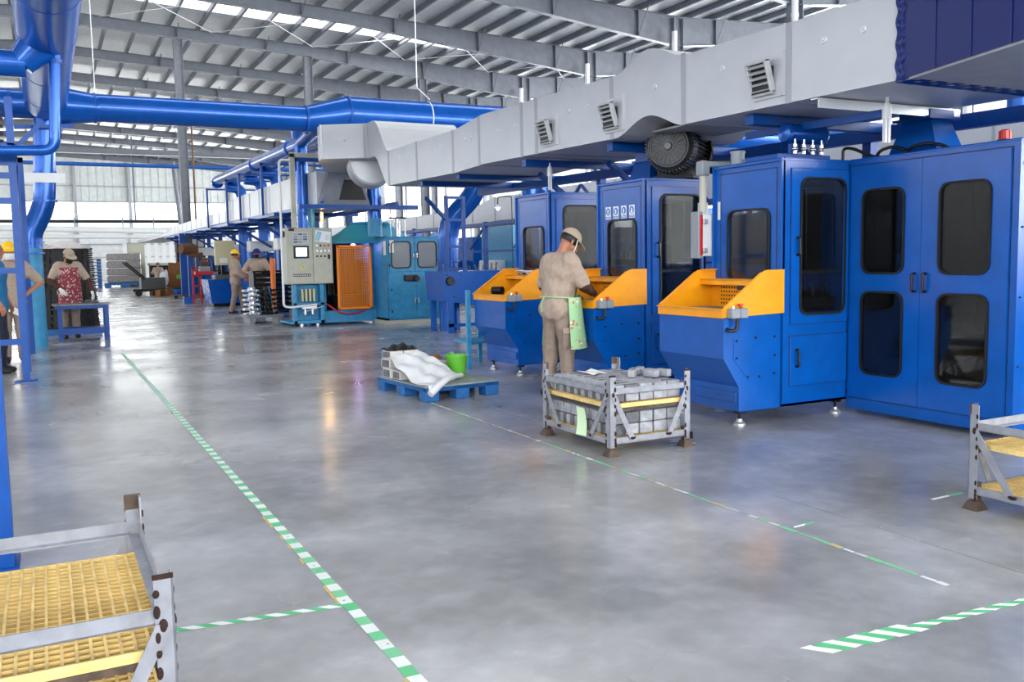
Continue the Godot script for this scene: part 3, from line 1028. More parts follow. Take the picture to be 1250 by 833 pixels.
	for i in 4:
		m.cyl(V(0.76 + i * 0.16, 1.02, -0.12), V(0.76 + i * 0.16, 1.14 + 0.04 * (i % 2), -0.12), 0.025, 0.025, 10)
		m.ext(0.73 + i * 0.16, 0.79 + i * 0.16, 1.10, 1.13, -0.15, -0.09)
	m.ext(0.64, 0.70, 1.30, 1.36, -D + 0.05, -0.05)
	part("spindle_unit", m, "iron dark", t)
	part("guide_rail", MB.new().ext(0.66, 1.34, 1.22, 1.25, -0.10, -0.07).cyl(V(0.72, 0.95, -0.3), V(0.72, 2.0, -0.3), 0.018, 0.018, 10), "cast", t)
	return t

func grip(a, b, o):
	return MB.new().tube(bend([a, a + o * 0.035, b + o * 0.035, b], 0.02, 4), 0.011, 8)

func seams(parent, x, r):
	# the narrow dark gap round a door or a bolted panel
	var m = MB.new()
	var w = 0.006
	for k in [[r.position.x, r.position.y, r.size.x, w], [r.position.x, r.end.y - w, r.size.x, w], [r.position.x, r.position.y, w, r.size.y], [r.end.x - w, r.position.y, w, r.size.y]]:
		m.box(x * V(k[0] + k[2] * 0.5, k[1] + k[3] * 0.5, 0.0), V(k[2], k[3], 0.003), x.basis)
	part("panel_seam", m, "seam", parent)

func machines():
	var g = grinder()
	g.position = V(4.77, 0, -5.57)
	g.set_meta("label", "blue grinding machine with an empty yellow console, joined to the big two-door cabinet")
	g.set_meta("group", "blue grinding machines in a row")
	var g2 = dup(g, V(4.77, 0, -7.48), "middle blue grinding machine with four small safety signs on its front", "blue grinding machines in a row")
	var g3 = dup(g, V(4.77, 0, -9.40), "blue grinding machine behind the aproned worker, the one farthest along the row", "blue grinding machines in a row")
	own_axes[g] = true
	own_axes[g2] = true
	# safety signs of the middle machine, glyphs on blue discs
	for i in 4:
		var u = -0.66 + i * 0.145
		var m = MB.new()
		var o = V(0.617, 1.85, u)
		m.paint(Color(0.82, 0.84, 0.86)).box(o, V(0.004, 0.13, 0.095))
		m.paint(Color(0.02, 0.16, 0.50)).box(o + V(-0.0012, -0.048, 0), V(0.004, 0.022, 0.085))
		m.disc(o + V(-0.003, 0.014, 0), V(-1, 0, 0), 0.040, 18)
		m.paint(Color(0.85, 0.87, 0.9))
		m.disc(o + V(-0.0042, 0.024, 0), V(-1, 0, 0), 0.013, 12)
		if i == 0: m.disc(o + V(-0.0042, 0.0, 0), V(-1, 0, 0), 0.018, 3)
		if i == 1: m.box(o + V(-0.004, 0.002, 0), V(0.001, 0.03, 0.02))
		if i == 2: m.box(o + V(-0.004, 0.0, 0.008), V(0.001, 0.034, 0.008)).box(o + V(-0.004, 0.0, -0.008), V(0.001, 0.034, 0.008))
		if i == 3: m.box(o + V(-0.004, 0.004, 0), V(0.001, 0.014, 0.036)).disc(o + V(-0.0042, -0.008, 0), V(-1, 0, 0), 0.016, 4)
		m.paint(Color(0.8, 0.85, 0.9)).box(o + V(-0.0034, -0.048, 0), V(0.001, 0.006, 0.06))
		part("safety_sign", m, "flat print", g2)
	part("maker_plate", MB.new().ext(0.612, 0.618, 1.70, 1.86, -0.80, -0.77), "white paint", g)
	# items on and in the consoles
	var m = MB.new()
	m.cyl(V(4.90, 1.0, -9.98), V(4.97, 1.0, -9.86), 0.05, 0.05, 14)
	solo("spindle_part", m, "iron dark", "dark round machine part lying in the console of the farthest grinding machine", "machine part", V(4.93, 0.945, -9.92))
	m = MB.new()
	m.shell(func(u, v): return V(5.20 + v * 0.13, 1.215 + 0.035 * sin(u * 7.0) * sin(v * 3.0) + 0.02 * cos(v * 5.0), -9.95 + u * 0.42), 14, 6, 0.012)
	solo("cotton_rag", m, "sheet", "crumpled white rag on the yellow shelf of the farthest grinding machine", "rag", V(5.25, 1.18, -9.8))
	# large cabinet
	var X = Vector3.RIGHT
	var Y = Vector3.UP
	var Zv = Vector3.BACK
	var t = T("machine_cabinet", "tall blue two-door cabinet with four dark windows at the near end of the machine row", "cabinet", V(6.14, 0, -4.81))
	m = MB.new()
	var x0 = 6.14
	var zf = -5.57
	var w = 1.52
	var holes = []
	var wins = []
	# door openings in metres along the face, measured from the corner with the grinding machine
	for d in [[0.17, 0.39, 1.225], [0.903, 0.40, 1.225], [0.17, 0.39, 0.38], [0.903, 0.40, 0.38]]:
		holes.append(Rect2(d[0], d[2] - 0.12, d[1], 0.67))
	var fx = xf(V(x0, 0.12, zf), Zv, Y)
	m.ext(x0, x0 + 0.02, 0.05, 0.12, zf, zf + w)
	m.ext(x0 + 0.02, x0 + 0.95, 0.05, 0.10, zf + w - 0.02, zf + w)
	m.panel(fx, w, 2.05, 0.02, holes, 0.07)
	m.ext(x0 + 0.02, x0 + 0.95, 0.10, 2.17, zf + w - 0.02, zf + w)
	m.ext(x0 + 0.02, x0 + 0.95, 0.10, 2.17, zf, zf + 0.02)
	m.ext(x0 + 0.93, x0 + 0.95, 0.10, 2.17, zf, zf + w)
	m.ext(x0 - 0.003, x0 + 0.95, 2.15, 2.175, zf, zf + w + 0.003, 0.008)
	m.ext(x0 + 0.02, x0 + 0.93, 0.11, 0.13, zf + 0.02, zf + w - 0.02)
	var body = part("body", m, "machine blue", t)
	for y in [0.55, 1.05, 1.55, 2.0]:
		part("bolt", MB.new().cyl(V(x0 + 0.04, y, zf + w), V(x0 + 0.04, y, zf + w + 0.008), 0.008, 0.007, 8), "rubber", body)
	for k in 2:
		var u0 = 0.03 + k * 0.70
		var dw = 0.70 if k == 0 else 0.73
		var hs = []
		for q in [k, k + 2]:
			hs.append(Rect2(holes[q].position.x - u0, holes[q].position.y - 0.03, holes[q].size.x, holes[q].size.y))
		var dx = xf(V(x0 - 0.012, 0.15, zf + u0), Zv, Y)
		var d = part("door", MB.new().panel(dx, dw - 0.004, 1.96, 0.012, hs, 0.07), "machine blue", t)
		for h in hs:
			var c = dx * V(h.position.x + h.size.x * 0.5, h.position.y + h.size.y * 0.5, 0)
			part("window_gasket", MB.new().ring(Transform3D(dx.basis, c), h.size.x, h.size.y, 0.07, 0.018, 0.012), "rubber", d)
			part("window_pane", MB.new().prism(MB.rr(h.size.x, h.size.y, 0.07), Transform3D(dx.basis, c - dx.basis.z * 0.010), 0.004), "deep shade glass", d)
		var hz = zf + 0.73 + (-0.05 if k == 0 else 0.05)
		part("handle", grip(V(x0 - 0.012, 1.075, hz), V(x0 - 0.012, 1.215, hz), V(-1, 0, 0)), "black", d)
	seams(body, fx, Rect2(0.022, 0.022, 1.446, 1.98))
	seams(body, fx, Rect2(0.726, 0.022, 0.006, 1.98))
	# what stands behind its windows
	m = MB.new()
	m.cyl(V(6.6, 0.45, -5.2), V(6.6, 0.75, -4.7), 0.16, 0.16, 18).ext(6.4, 6.9, 0.13, 0.32, -5.3, -4.4).ext(6.75, 6.95, 0.3, 1.9, -5.3, -5.1).ext(6.45, 6.5, 0.3, 2.1, -5.25, -5.2)
	m.tube(bend([V(6.5, 1.9, -4.6), V(6.45, 1.1, -4.5), V(6.55, 0.8, -4.65), V(6.7, 0.5, -4.8)], 0.3), 0.05, 10)
	m.ext(6.4, 6.85, 1.05, 1.10, -5.4, -4.2)
	part("pump_unit", m, "iron dark", t)
	part("pipework", MB.new().cyl(V(6.4, 0.3, -5.05), V(6.4, 2.0, -5.05), 0.012, 0.012, 8).cyl(V(6.42, 0.72, -4.85), V(6.42, 0.72, -4.3), 0.03, 0.03, 10).cyl(V(6.5, 1.3, -5.25), V(6.5, 1.55, -5.25), 0.05, 0.05, 12), "cast", t)
	part("inner_sheet", MB.new().ext(7.0, 7.02, 0.4, 1.9, -5.4, -4.2), "steel grey", t)
	# beacon
	t = T("warning_beacon", "small red warning beacon standing on top of the two-door cabinet", "beacon", V(6.25, 2.175, -4.25))
	part("base", MB.new().ext(6.21, 6.29, 2.175, 2.19, -4.29, -4.21, 0.003), "black", t)
	part("lens", MB.new().lathe([Vector2(0, 2.262), Vector2(0.022, 2.26), Vector2(0.036, 2.25), Vector2(0.038, 2.19), Vector2(0, 2.19)], V(6.25, 0, -4.25), Basis(), 16), "red", t)
	m = MB.new()
	for i in 8:
		var a = TAU * i / 8
		m.ext(6.25 + 0.038 * cos(a) - 0.003, 6.25 + 0.038 * cos(a) + 0.003, 2.19, 2.25, -4.25 + 0.038 * sin(a) - 0.003, -4.25 + 0.038 * sin(a) + 0.003)
	part("rib", m, "red", t)

func over_machines():
	# motor on the middle machine
	var t = T("blower_motor", "large grey finned electric motor lying on top of the middle grinding machine", "motor", V(5.95, 2.18, -7.6))
	var c = V(5.79, 2.49, -7.55)
	var ax = V(0.80, 0, -0.60)
	var b = Basis(V(0, 1, 0), ax, V(0, 1, 0).cross(ax))
	var m = MB.new()
	m.lathe([Vector2(0, -0.16), Vector2(0.21, -0.16), Vector2(0.25, -0.12), Vector2(0.262, 0.0), Vector2(0.22, 0.03), Vector2(0.22, 0.46), Vector2(0.16, 0.5), Vector2(0, 0.5)], c, b, 36)
	part("housing", m, "motor", t)
	m = MB.new()
	for i in 36:
		var a = TAU * i / 36
		var d = b.x * cos(a) + b.z * sin(a)
		m.bar(c + d * 0.225 + ax * 0.03, c + d * 0.225 + ax * 0.46, 0.008, 0.06, 0.0, d)
	part("cooling_fin", m, "motor", t)
	m = MB.new()
	for i in 44:
		var a = TAU * i / 44
		var d = b.x * cos(a) + b.z * sin(a)
		m.bar(c + d * 0.25 - ax * 0.13, c + d * 0.264 + ax * 0.0, 0.006, 0.02, 0.0, d)
	for i in 22:
		var a = TAU * i / 22
		var d = b.x * cos(a) + b.z * sin(a)
		m.bar(c + d * 0.04 - ax * 0.165, c + d * 0.18 - ax * 0.165, 0.006, 0.012, 0.0, ax)
	for r in [0.06, 0.18, 0.208]:
		var pts = []
		for i in 25:
			var a = TAU * i / 24
			pts.append(c + (b.x * cos(a) + b.z * sin(a)) * r - ax * 0.166)
		m.tube(pts, 0.006, 6)
	m.cyl(c - ax * 0.19, c - ax * 0.15, 0.035, 0.045, 14)
	part("fan_grille", m, "cast", t)
	part("mount_foot", MB.new().bar(c + V(0, -0.24, 0) + ax * 0.02, c + V(0, -0.24, 0) + ax * 0.45, 0.34, 0.10).bar(c + V(0, -0.295, 0), c + V(0, -0.295, 0) + ax * 0.5, 0.42, 0.03), "iron dark", t)
	part("volute", MB.new().cyl(c + ax * 0.5, c + ax * 0.72, 0.27, 0.25, 28).tube(bend([c + ax * 0.62 + V(0, -0.14, 0), c + ax * 0.62 + V(0.25, -0.16, 0.2), c + ax * 0.62 + V(0.3, -0.2, 0.45)], 0.1), 0.075, 14), "iron dark", t)
	part("strap", MB.new().tube([c + ax * 0.55 + V(0, 0.275, 0), c + ax * 0.55 + V(0.1, 0.2, 0.22), c + ax * 0.55 + V(0.12, 0.0, 0.27), c + ax * 0.55 + V(0.1, -0.2, 0.2)], 0.018, 8), "black", t)
	# hanging control box
	t = T("pendant_box", "white control box with a red edge hanging from a grey tube by the machines", "control box", V(5.32, 1.38, -6.48))
	part("tube", MB.new().cyl(V(5.32, 1.76, -6.50), V(5.32, 2.22, -6.50), 0.032, 0.032, 14).cyl(V(5.32, 1.76, -6.50), V(5.32, 1.86, -6.50), 0.045, 0.045, 14), "cabinet grey", t)
	part("elbow", MB.new().ext(5.275, 5.365, 2.10, 2.23, -6.55, -6.45, 0.01).bar(V(5.32, 2.205, -6.5), V(5.75, 2.205, -6.45), 0.06, 0.05, 0.006), "box grey", t)
	part("tube_cap", MB.new().cyl(V(5.32, 2.23, -6.5), V(5.32, 2.238, -6.5), 0.03, 0.03, 12), "red", t)
	part("box_body", MB.new().ext(5.275, 5.44, 1.38, 1.76, -6.54, -6.45, 0.008), "white paint", t)
	var pd = part("screen_frame", MB.new().ext(5.225, 5.275, 1.36, 1.78, -6.56, -6.44, 0.008), "box grey", t)
	part("red_strip", MB.new().ext(5.236, 5.268, 1.39, 1.75, -6.45, -6.432, 0.004), "red", pd)
	for y in [1.43, 1.69]:
		part("clip", MB.new().ext(5.27, 5.32, y - 0.02, y + 0.02, -6.45, -6.425, 0.004).cyl(V(5.44, y, -6.49), V(5.465, y, -6.49), 0.012, 0.012, 8), "aluminium", t)
	# air tank with valves on the machine beside the cabinet
	t = T("air_tank", "short blue air tank with brass and steel valves on the machine nearest the cabinet", "tank", V(5.75, 2.172, -5.85))
	part("tank", MB.new().lathe([Vector2(0, -0.02), Vector2(0.07, -0.01), Vector2(0.085, 0.02), Vector2(0.085, 0.42), Vector2(0.07, 0.45), Vector2(0, 0.46)], V(5.60, 2.40, -5.78), Basis(V(0, 0, 1), V(1, 0, 0), V(0, 1, 0)), 24), "pipe blue", t)
	part("stand", MB.new().ext(5.66, 5.69, 2.17, 2.34, -5.8, -5.76).ext(5.95, 5.98, 2.17, 2.34, -5.8, -5.76).ext(5.45, 6.05, 2.172, 2.22, -6.1, -5.7, 0.005), "frame blue", t)
	for k in 4:
		var x = 5.62 + k * 0.1
		part("valve", MB.new().cyl(V(x, 2.22, -5.68), V(x, 2.30, -5.68), 0.018, 0.018, 10).ell(V(x, 2.26, -5.68), V(0.03, 0.02, 0.025)).cyl(V(x, 2.30, -5.68), V(x, 2.34, -5.68), 0.010, 0.010, 8), "chrome", t)
	# cable loops on the cabinet
	t = T("power_cable", "black cables looping over the top edge of the tall blue cabinet", "cable", V(6.3, 2.175, -5.3))
	part("loop", MB.new().tube(bend([V(6.2, 2.17, -5.70), V(6.2, 2.29, -5.70), V(6.22, 2.28, -5.62), V(6.24, 2.19, -5.42), V(6.26, 2.18, -5.36)], 0.06), 0.014, 8), "black", t)
	part("loop", MB.new().tube(bend([V(6.25, 2.17, -5.40), V(6.25, 2.23, -5.36), V(6.28, 2.26, -5.26), V(6.28, 2.22, -5.14), V(6.28, 2.18, -5.1)], 0.06), 0.014, 8), "black", t)
	part("loop", MB.new().tube(bend([V(6.3, 2.17, -5.16), V(6.3, 2.23, -5.10), V(6.3, 2.25, -4.95), V(6.32, 2.22, -4.82), V(6.34, 2.18, -4.76)], 0.06), 0.014, 8), "black", t)
	# blue suction hood from the cabinet top up to the duct
	t = T("suction_hood", "blue square funnel rising from the tall cabinet to the underside of the duct", "hood", V(6.5, 2.175, -5.15))
	m = MB.new()
	frustum(m, V(6.55, 2.175, -5.15), V(0.17, 0, 0.24), V(6.55, 2.5, -5.15), V(0.11, 0, 0.12))
	part("cone", m, "machine blue", t)
	part("collar", MB.new().ext(6.40, 6.70, 2.47, 2.535, -5.30, -5.0, 0.005).ext(6.36, 6.74, 2.455, 2.475, -5.33, -4.97), "frame blue", t)
	t = T("suction_hood", "blue square funnel standing behind the finned motor on the middle machine", "hood", V(5.95, 2.175, -8.05))
	m = MB.new()
	frustum(m, V(5.95, 2.18, -8.1), V(0.2, 0, 0.2), V(5.95, 2.42, -8.1), V(0.14, 0, 0.14))
	m.ext(5.81, 6.09, 2.42, 2.60, -8.24, -7.96)
	part("cone", m, "frame blue", t)
	part("collar", MB.new().ext(5.78, 6.12, 2.40, 2.42, -8.27, -7.93).ext(5.7, 6.2, 2.172, 2.2, -8.3, -7.85), "frame blue", t)
	# grey stubs and small fittings on the tops
	solo("cable_gland", MB.new().cyl(V(5.46, 2.172, -6.2), V(5.46, 2.27, -6.2), 0.06, 0.06, 14).cyl(V(5.46, 2.27, -6.2), V(5.46, 2.29, -6.2), 0.066, 0.066, 14), "box grey", "grey round stub on the front edge of the machine beside the cabinet", "fitting", V(5.46, 2.172, -6.2))
	for k in [[V(5.55, 2.43, -4.70), "white tube lamp hanging under the duct in front of the blue funnel"], [V(5.6, 2.46, -9.75), "white tube lamp hanging under the duct over the farthest grinding machine"]]:
		t = T("tube_lamp", k[1], "lamp", k[0] - V(0, 0.26, 0))
		var p = k[0]
		part("holder", MB.new().cyl(p + V(0, 0.02, 0), p + V(0, 0.09, 0), 0.012, 0.012, 8).lathe([Vector2(0, 0.05), Vector2(0.02, 0.046), Vector2(0.032, 0.02), Vector2(0.034, -0.07), Vector2(0, -0.07)], p, Basis(), 14), "white paint", t)
		for q in 4:
			part("lamp_tube", MB.new().tube([p + V(0.018, -0.07, 0).rotated(Vector3.UP, q * PI * 0.5 + 0.4), p + V(0.018, -0.24, 0).rotated(Vector3.UP, q * PI * 0.5 + 0.4)], 0.011, 8), "white paint", t)

func frustum(m, c0, h0, c1, h1):
	var q = [V(-1, 0, -1), V(1, 0, -1), V(1, 0, 1), V(-1, 0, 1)]
	for i in 4:
		var a = q[i]
		var b = q[(i + 1) % 4]
		m.quad(c0 + a * h0, c0 + b * h0, c1 + b * h1, c1 + a * h1, a + b)
	m.quad(c0 + q[0] * h0, c0 + q[1] * h0, c0 + q[2] * h0, c0 + q[3] * h0, V(0, -1, 0))
	m.quad(c1 + q[0] * h1, c1 + q[1] * h1, c1 + q[2] * h1, c1 + q[3] * h1, V(0, 1, 0))
	return m

func duct_run(m, zs, x0, x1, lo, hi):
	# a rectangular duct along z whose top and bottom follow the given heights
	for i in zs.size() - 1:
		var z0 = zs[i]
		var z1 = zs[i + 1]
		m.quad(V(x0, lo[i], z0), V(x0, hi[i], z0), V(x0, hi[i + 1], z1), V(x0, lo[i + 1], z1), V(-1, 0, 0))
		m.quad(V(x1, lo[i], z0), V(x1, hi[i], z0), V(x1, hi[i + 1], z1), V(x1, lo[i + 1], z1), V(1, 0, 0))
		m.quad(V(x0, hi[i], z0), V(x1, hi[i], z0), V(x1, hi[i + 1], z1), V(x0, hi[i + 1], z1), V(0, 1, 0))
		m.quad(V(x0, lo[i], z0), V(x1, lo[i], z0), V(x1, lo[i + 1], z1), V(x0, lo[i + 1], z1), V(0, -1, 0))
	for i in [0, zs.size() - 1]:
		m.quad(V(x0, lo[i], zs[i]), V(x1, lo[i], zs[i]), V(x1, hi[i], zs[i]), V(x0, hi[i], zs[i]), V(0, 0, 1 if i == 0 else -1))
	return m

func ducts():
	var x0 = 5.2
	var x1 = 6.7
	# grey main duct over the machines: it arches over the motor, steps, and climbs at its far end
	var t = T("grey_duct", "long grey rectangular air duct over the blue grinding machines, with three louvred vents", "duct", V(5.95, 2.55, -9.5))
	var dy = func(z): return 2.505 + 0.0095 * absf(z)
	var lo = []
	var hi = []
	var zs = []
	var add = func(z, l, h):
		zs.append(z); lo.append(l); hi.append(h)
	add.call(-4.30, dy.call(-4.3), dy.call(-4.3) + 0.60)
	add.call(-6.55, dy.call(-6.55) + 0.0, dy.call(-6.55) + 0.61)
	for i in 13:
		var u = i / 12.0
		var z = -6.66 - u * 1.02
		var q = sin(PI * clampf((u - 0.0) / 1.0, 0, 1))
		add.call(z, dy.call(z) + 0.15 * pow(q, 1.5), dy.call(z) + 0.62 + 0.15 * pow(q, 1.5))
	add.call(-7.8, dy.call(-7.8), dy.call(-7.8) + 0.62)
	add.call(-10.8, dy.call(-10.8) + 0.02, dy.call(-10.8) + 0.66)
	add.call(-11.7, dy.call(-11.7) - 0.02, dy.call(-11.7) + 0.57)
	add.call(-14.35, dy.call(-14.35) - 0.01, dy.call(-14.35) + 0.56)
	for i in 9:
		var u = i / 8.0
		var s = u * u * (3 - 2 * u)
		add.call(-14.45 - 0.72 * u, 2.63 + 0.56 * s, 3.20 + 0.60 * pow(s, 0.8))
	add.call(-15.5, 3.19, 3.80)
	var body = part("duct_body", duct_run(MB.new(), zs, x0, x1, lo, hi), "duct grey", t)
	for z in [-5.33, -6.62, -7.78, -9.36, -9.72, -10.92, -11.78, -13.17, -14.44]:
		var l = 0.0
		var h = 0.0
		for i in zs.size() - 1:
			if z <= zs[i] and z >= zs[i + 1]:
				var u = (z - zs[i]) / (zs[i + 1] - zs[i])
				l = lerpf(lo[i], lo[i + 1], u)
				h = lerpf(hi[i], hi[i + 1], u)
		part("joint_strip", MB.new().ext(x0 - 0.006, x0, l - 0.004, h + 0.006, z - 0.03, z + 0.03).ext(x0 - 0.006, x1, h, h + 0.006, z - 0.03, z + 0.03).ext(x0, x1, l - 0.006, l, z - 0.03, z + 0.03), "duct seam", body)
	for z in [-4.62, -4.98, -6.1, -7.05, -8.25, -8.62, -9.9, -10.35, -11.15, -11.35, -12.2, -12.55, -13.5, -13.9]:
		part("fastener", MB.new().cyl(V(x0, dy.call(z) + 0.40, z), V(x0 - 0.006, dy.call(z) + 0.40, z), 0.028, 0.024, 14).cyl(V(x0, dy.call(z) + 0.40, z), V(x0 - 0.016, dy.call(z) + 0.40, z), 0.010, 0.006, 8), "aluminium", body)
	for z in [-5.58, -7.76, -9.07]:
		var y = dy.call(z) + 0.225
		var b = Basis(Vector3.BACK, 0.30)
		var c = V(x0 - 0.062, y, z)
		var v = part("vent", MB.new().box(c + b * V(0, 0.125, 0), V(0.05, 0.026, 0.24), b, 0.004).box(c - b * V(0, 0.125, 0), V(0.05, 0.026, 0.24), b, 0.004).box(c + b * V(0, 0, 0.107), V(0.05, 0.26, 0.026), b, 0.004).box(c - b * V(0, 0, 0.107), V(0.05, 0.26, 0.026), b, 0.004), "duct grey", t)
		part("vent_throat", MB.new().box(c + b * V(0.020, 0, 0), V(0.012, 0.24, 0.20), b).box(c + V(0.03, -0.02, 0), V(0.05, 0.2, 0.2)), "black", v)
		part("back_flange", MB.new().ext(x0 - 0.012, x0, y - 0.165, y + 0.175, z - 0.13, z + 0.22, 0.004).ext(x0 - 0.035, x0, y - 0.165, y + 0.175, z + 0.215, z + 0.223), "duct grey", v)
		for i in 5:
			part("slat", MB.new().box(c + b * V(-0.012, -0.09 + i * 0.045, 0), V(0.036, 0.007, 0.20), b * Basis(Vector3.BACK, 0.5)), "duct grey", v)
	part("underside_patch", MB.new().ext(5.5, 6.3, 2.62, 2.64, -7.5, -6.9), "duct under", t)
	# wrapped blue length at the near end
	t = T("wrapped_duct", "dark blue foil-wrapped end of the duct with crinkled tape at its joint", "duct", V(5.9, 2.55, -3.6))
	var m = MB.new()
	m.shell(func(u, v): return V(lerpf(5.19, 4.80, u), 2.545 + 0.66 * v, lerpf(-4.26, -3.0, u)), 4, 1, 0.02)
	m.quad(V(5.19, 3.2, -4.26), V(6.9, 3.2, -4.26), V(7.1, 3.2, -3.0), V(4.8, 3.2, -3.0), V(0, 1, 0))
	m.quad(V(6.9, 2.545, -4.26), V(7.1, 2.545, -3.0), V(7.1, 3.2, -3.0), V(6.9, 3.2, -4.26), V(1, 0, 0))
	m.quad(V(4.8, 2.545, -3.0), V(7.1, 2.545, -3.0), V(7.1, 3.2, -3.0), V(4.8, 3.2, -3.0), V(0, 0, 1))
	var wb = part("wrapped_body", m, "wrap blue", t)
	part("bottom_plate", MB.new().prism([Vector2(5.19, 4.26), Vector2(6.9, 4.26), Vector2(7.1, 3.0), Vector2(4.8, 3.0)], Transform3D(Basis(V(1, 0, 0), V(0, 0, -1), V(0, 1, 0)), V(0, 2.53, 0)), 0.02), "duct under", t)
	m = MB.new()
	m.shell(func(u, v): return V(5.178 + 0.010 * sin(u * 40.0 + 9.0 * sin(v * 5.0)) * sin(v * 21.0) , 2.535 + 0.67 * u, -4.32 + 0.15 * v + 0.008 * sin(u * 30.0)), 40, 8, 0.006)
	part("crinkled_tape", m, "wrap blue", wb)
	m = MB.new()
	m.shell(func(u, v): return V(5.18 + 1.6 * u, 2.53 + 0.008 * sin(u * 60.0) * sin(v * 9.0), -4.32 + 0.15 * v), 50, 6, 0.006)
	part("crinkled_tape", m, "wrap blue", wb)
	for i in 3:
		part("fold", MB.new().bar(V(5.19 - 0.10 * (i + 1), 2.55, -4.26 + 0.32 * (i + 1)) + V(-0.012, 0, 0), V(5.19 - 0.10 * (i + 1), 3.19, -4.26 + 0.32 * (i + 1)) + V(-0.012, 0, 0), 0.006, 0.006), "wrap blue", wb)
	# blue steel under the duct
	t = T("duct_support_frame", "blue steel beams and braces carrying the long grey duct above the machines", "frame", V(6.5, 2.2, -9.0))
	for z in [-5.9, -8.0, -9.9, -11.9, -13.3]:
		part("cross_beam", MB.new().ext(5.32, 7.2, dy.call(z) - 0.09, dy.call(z) - 0.005, z - 0.05, z + 0.05), "frame blue", t)
	m = MB.new().bar(V(6.95, 2.46, -4.4), V(6.95, 2.56, -14.6), 0.10, 0.12)
	part("long_beam", m, "frame blue", t)
	part("long_beam", MB.new().bar(V(5.75, 2.44, -4.9), V(5.75, 2.46, -6.4), 0.05, 0.06), "frame blue", t)
	for z in [-6.2, -9.2, -10.9]:
		part("brace", MB.new().bar(V(6.1, dy.call(z) - 0.08, z), V(6.95, 2.05, z - 0.25), 0.06, 0.06), "frame blue", t)
		part("post", MB.new().ext(7.05, 7.15, 0, 2.55, z - 0.05, z + 0.05), "frame blue", t)
	for k in 4:
		var z = -8.6 - k * 1.15
		part("lattice", MB.new().bar(V(7.1, 2.05, z), V(7.1, 2.45, z - 0.55), 0.035, 0.035).bar(V(7.1, 2.45, z - 0.55), V(7.1, 2.05, z - 1.1), 0.035, 0.035), "frame blue", t)
	part("long_rail", MB.new().bar(V(7.1, 2.02, -8.4), V(7.1, 2.02, -13.5), 0.06, 0.06), "frame blue", t)
	solo("angle_bar", MB.new().ext(5.19, 6.78, 2.535, 2.545, -5.09, -5.01).ext(5.19, 6.78, 2.47, 2.545, -5.02, -5.01), "aluminium", "pale grey angle bar crossing under the duct just behind the blue wrapped end", "bar", V(5.98, 2.47, -5.05))
	# the raised crossover between the two duct lines
	t = T("duct_crossover", "raised pale duct section turning across between the near and the far duct lines", "duct", V(5.4, 3.2, -16.6))
	m = MB.new()
	m.prism([Vector2(5.2, 15.5), Vector2(4.50, 15.95), Vector2(4.52, 16.25), Vector2(5.2, 18.2), Vector2(6.7, 18.2), Vector2(6.7, 15.5)], Transform3D(Basis(V(1, 0, 0), V(0, 0, -1), V(0, 1, 0)), V(0, 3.2, 0)), 0.6)
	body = part("duct_body", m, "duct grey", t)
	part("joint_strip", MB.new().bar(V(5.16, 3.2, -15.51), V(5.16, 3.8, -15.51), 0.012, 0.05), "duct seam", body)
	part("joint_strip", MB.new().bar(V(4.495, 3.2, -15.94), V(4.495, 3.8, -15.94), 0.012, 0.04), "duct seam", body)
	part("fastener", MB.new().cyl(V(4.87, 3.52, -15.7), V(4.86, 3.52, -15.72), 0.03, 0.03, 10), "aluminium", body)
	part("round_fan_casing", MB.new().lathe([Vector2(0, 0.0), Vector2(0.40, 0.0), Vector2(0.44, 0.03), Vector2(0.44, 0.9), Vector2(0, 0.95)], V(5.42, 3.19, -15.85), Basis(V(0, 1, 0), V(0.25, 0, -0.97), V(0, 1, 0).cross(V(0.25, 0, -0.97))), 32), "duct grey", t)
	# far duct line
	t = T("grey_duct", "far grey duct running on towards the glazed end wall on blue brackets", "duct", V(5.9, 2.6, -32))
	zs = []; lo = []; hi = []
	for k in [[-18.9, 2.60, 3.28], [-22.0, 2.63, 3.32], [-26.3, 2.66, 3.32], [-29.6, 2.67, 3.30], [-30.6, 2.68, 3.04], [-38.0, 2.68, 3.04], [-42.5, 2.68, 3.03], [-45.0, 2.68, 2.85], [-60.0, 2.68, 2.85]]:
		zs.append(k[0]); lo.append(k[1]); hi.append(k[2])
	body = part("duct_body", duct_run(MB.new(), zs, x0, x1, lo, hi), "duct grey", t)
	for i in 20:
		var z = -19.6 - i * 1.25
		part("joint_strip", MB.new().ext(x0 - 0.008, x0, 2.66, 3.30 if z > -29.6 else 3.03, z - 0.02, z + 0.02), "duct seam", body)
	m = MB.new()
	m.prism([Vector2(5.2, 2.56), Vector2(6.30, 2.56), Vector2(6.08, 3.3), Vector2(5.42, 3.3)], Transform3D(Basis(), V(0, 0, -18.95)), 0.25)
	part("shade_end_box", m, "steel grey", t)  # greyer than the duct: the shade on this end is in the colour
	part("end_grille", MB.new().prism([Vector2(5.62, 2.68), Vector2(6.2, 2.68), Vector2(6.06, 3.1), Vector2(5.74, 3.1)], Transform3D(Basis(), V(0, 0, -18.71)), 0.03), "iron dark", t)
	t = T("duct_support_frame", "blue brackets, braces and posts under the far grey duct", "frame", V(6.0, 0, -30))
	part("ledge_beam", MB.new().bar(V(5.25, 2.60, -18.7), V(5.25, 2.62, -46), 0.08, 0.10), "frame blue", t)
	part("ledge_beam", MB.new().bar(V(6.9, 2.60, -18.7), V(6.9, 2.62, -46), 0.08, 0.10), "frame blue", t)
	part("cross_beam", MB.new().ext(4.7, 7.3, 2.47, 2.56, -18.55, -18.45), "frame blue", t)
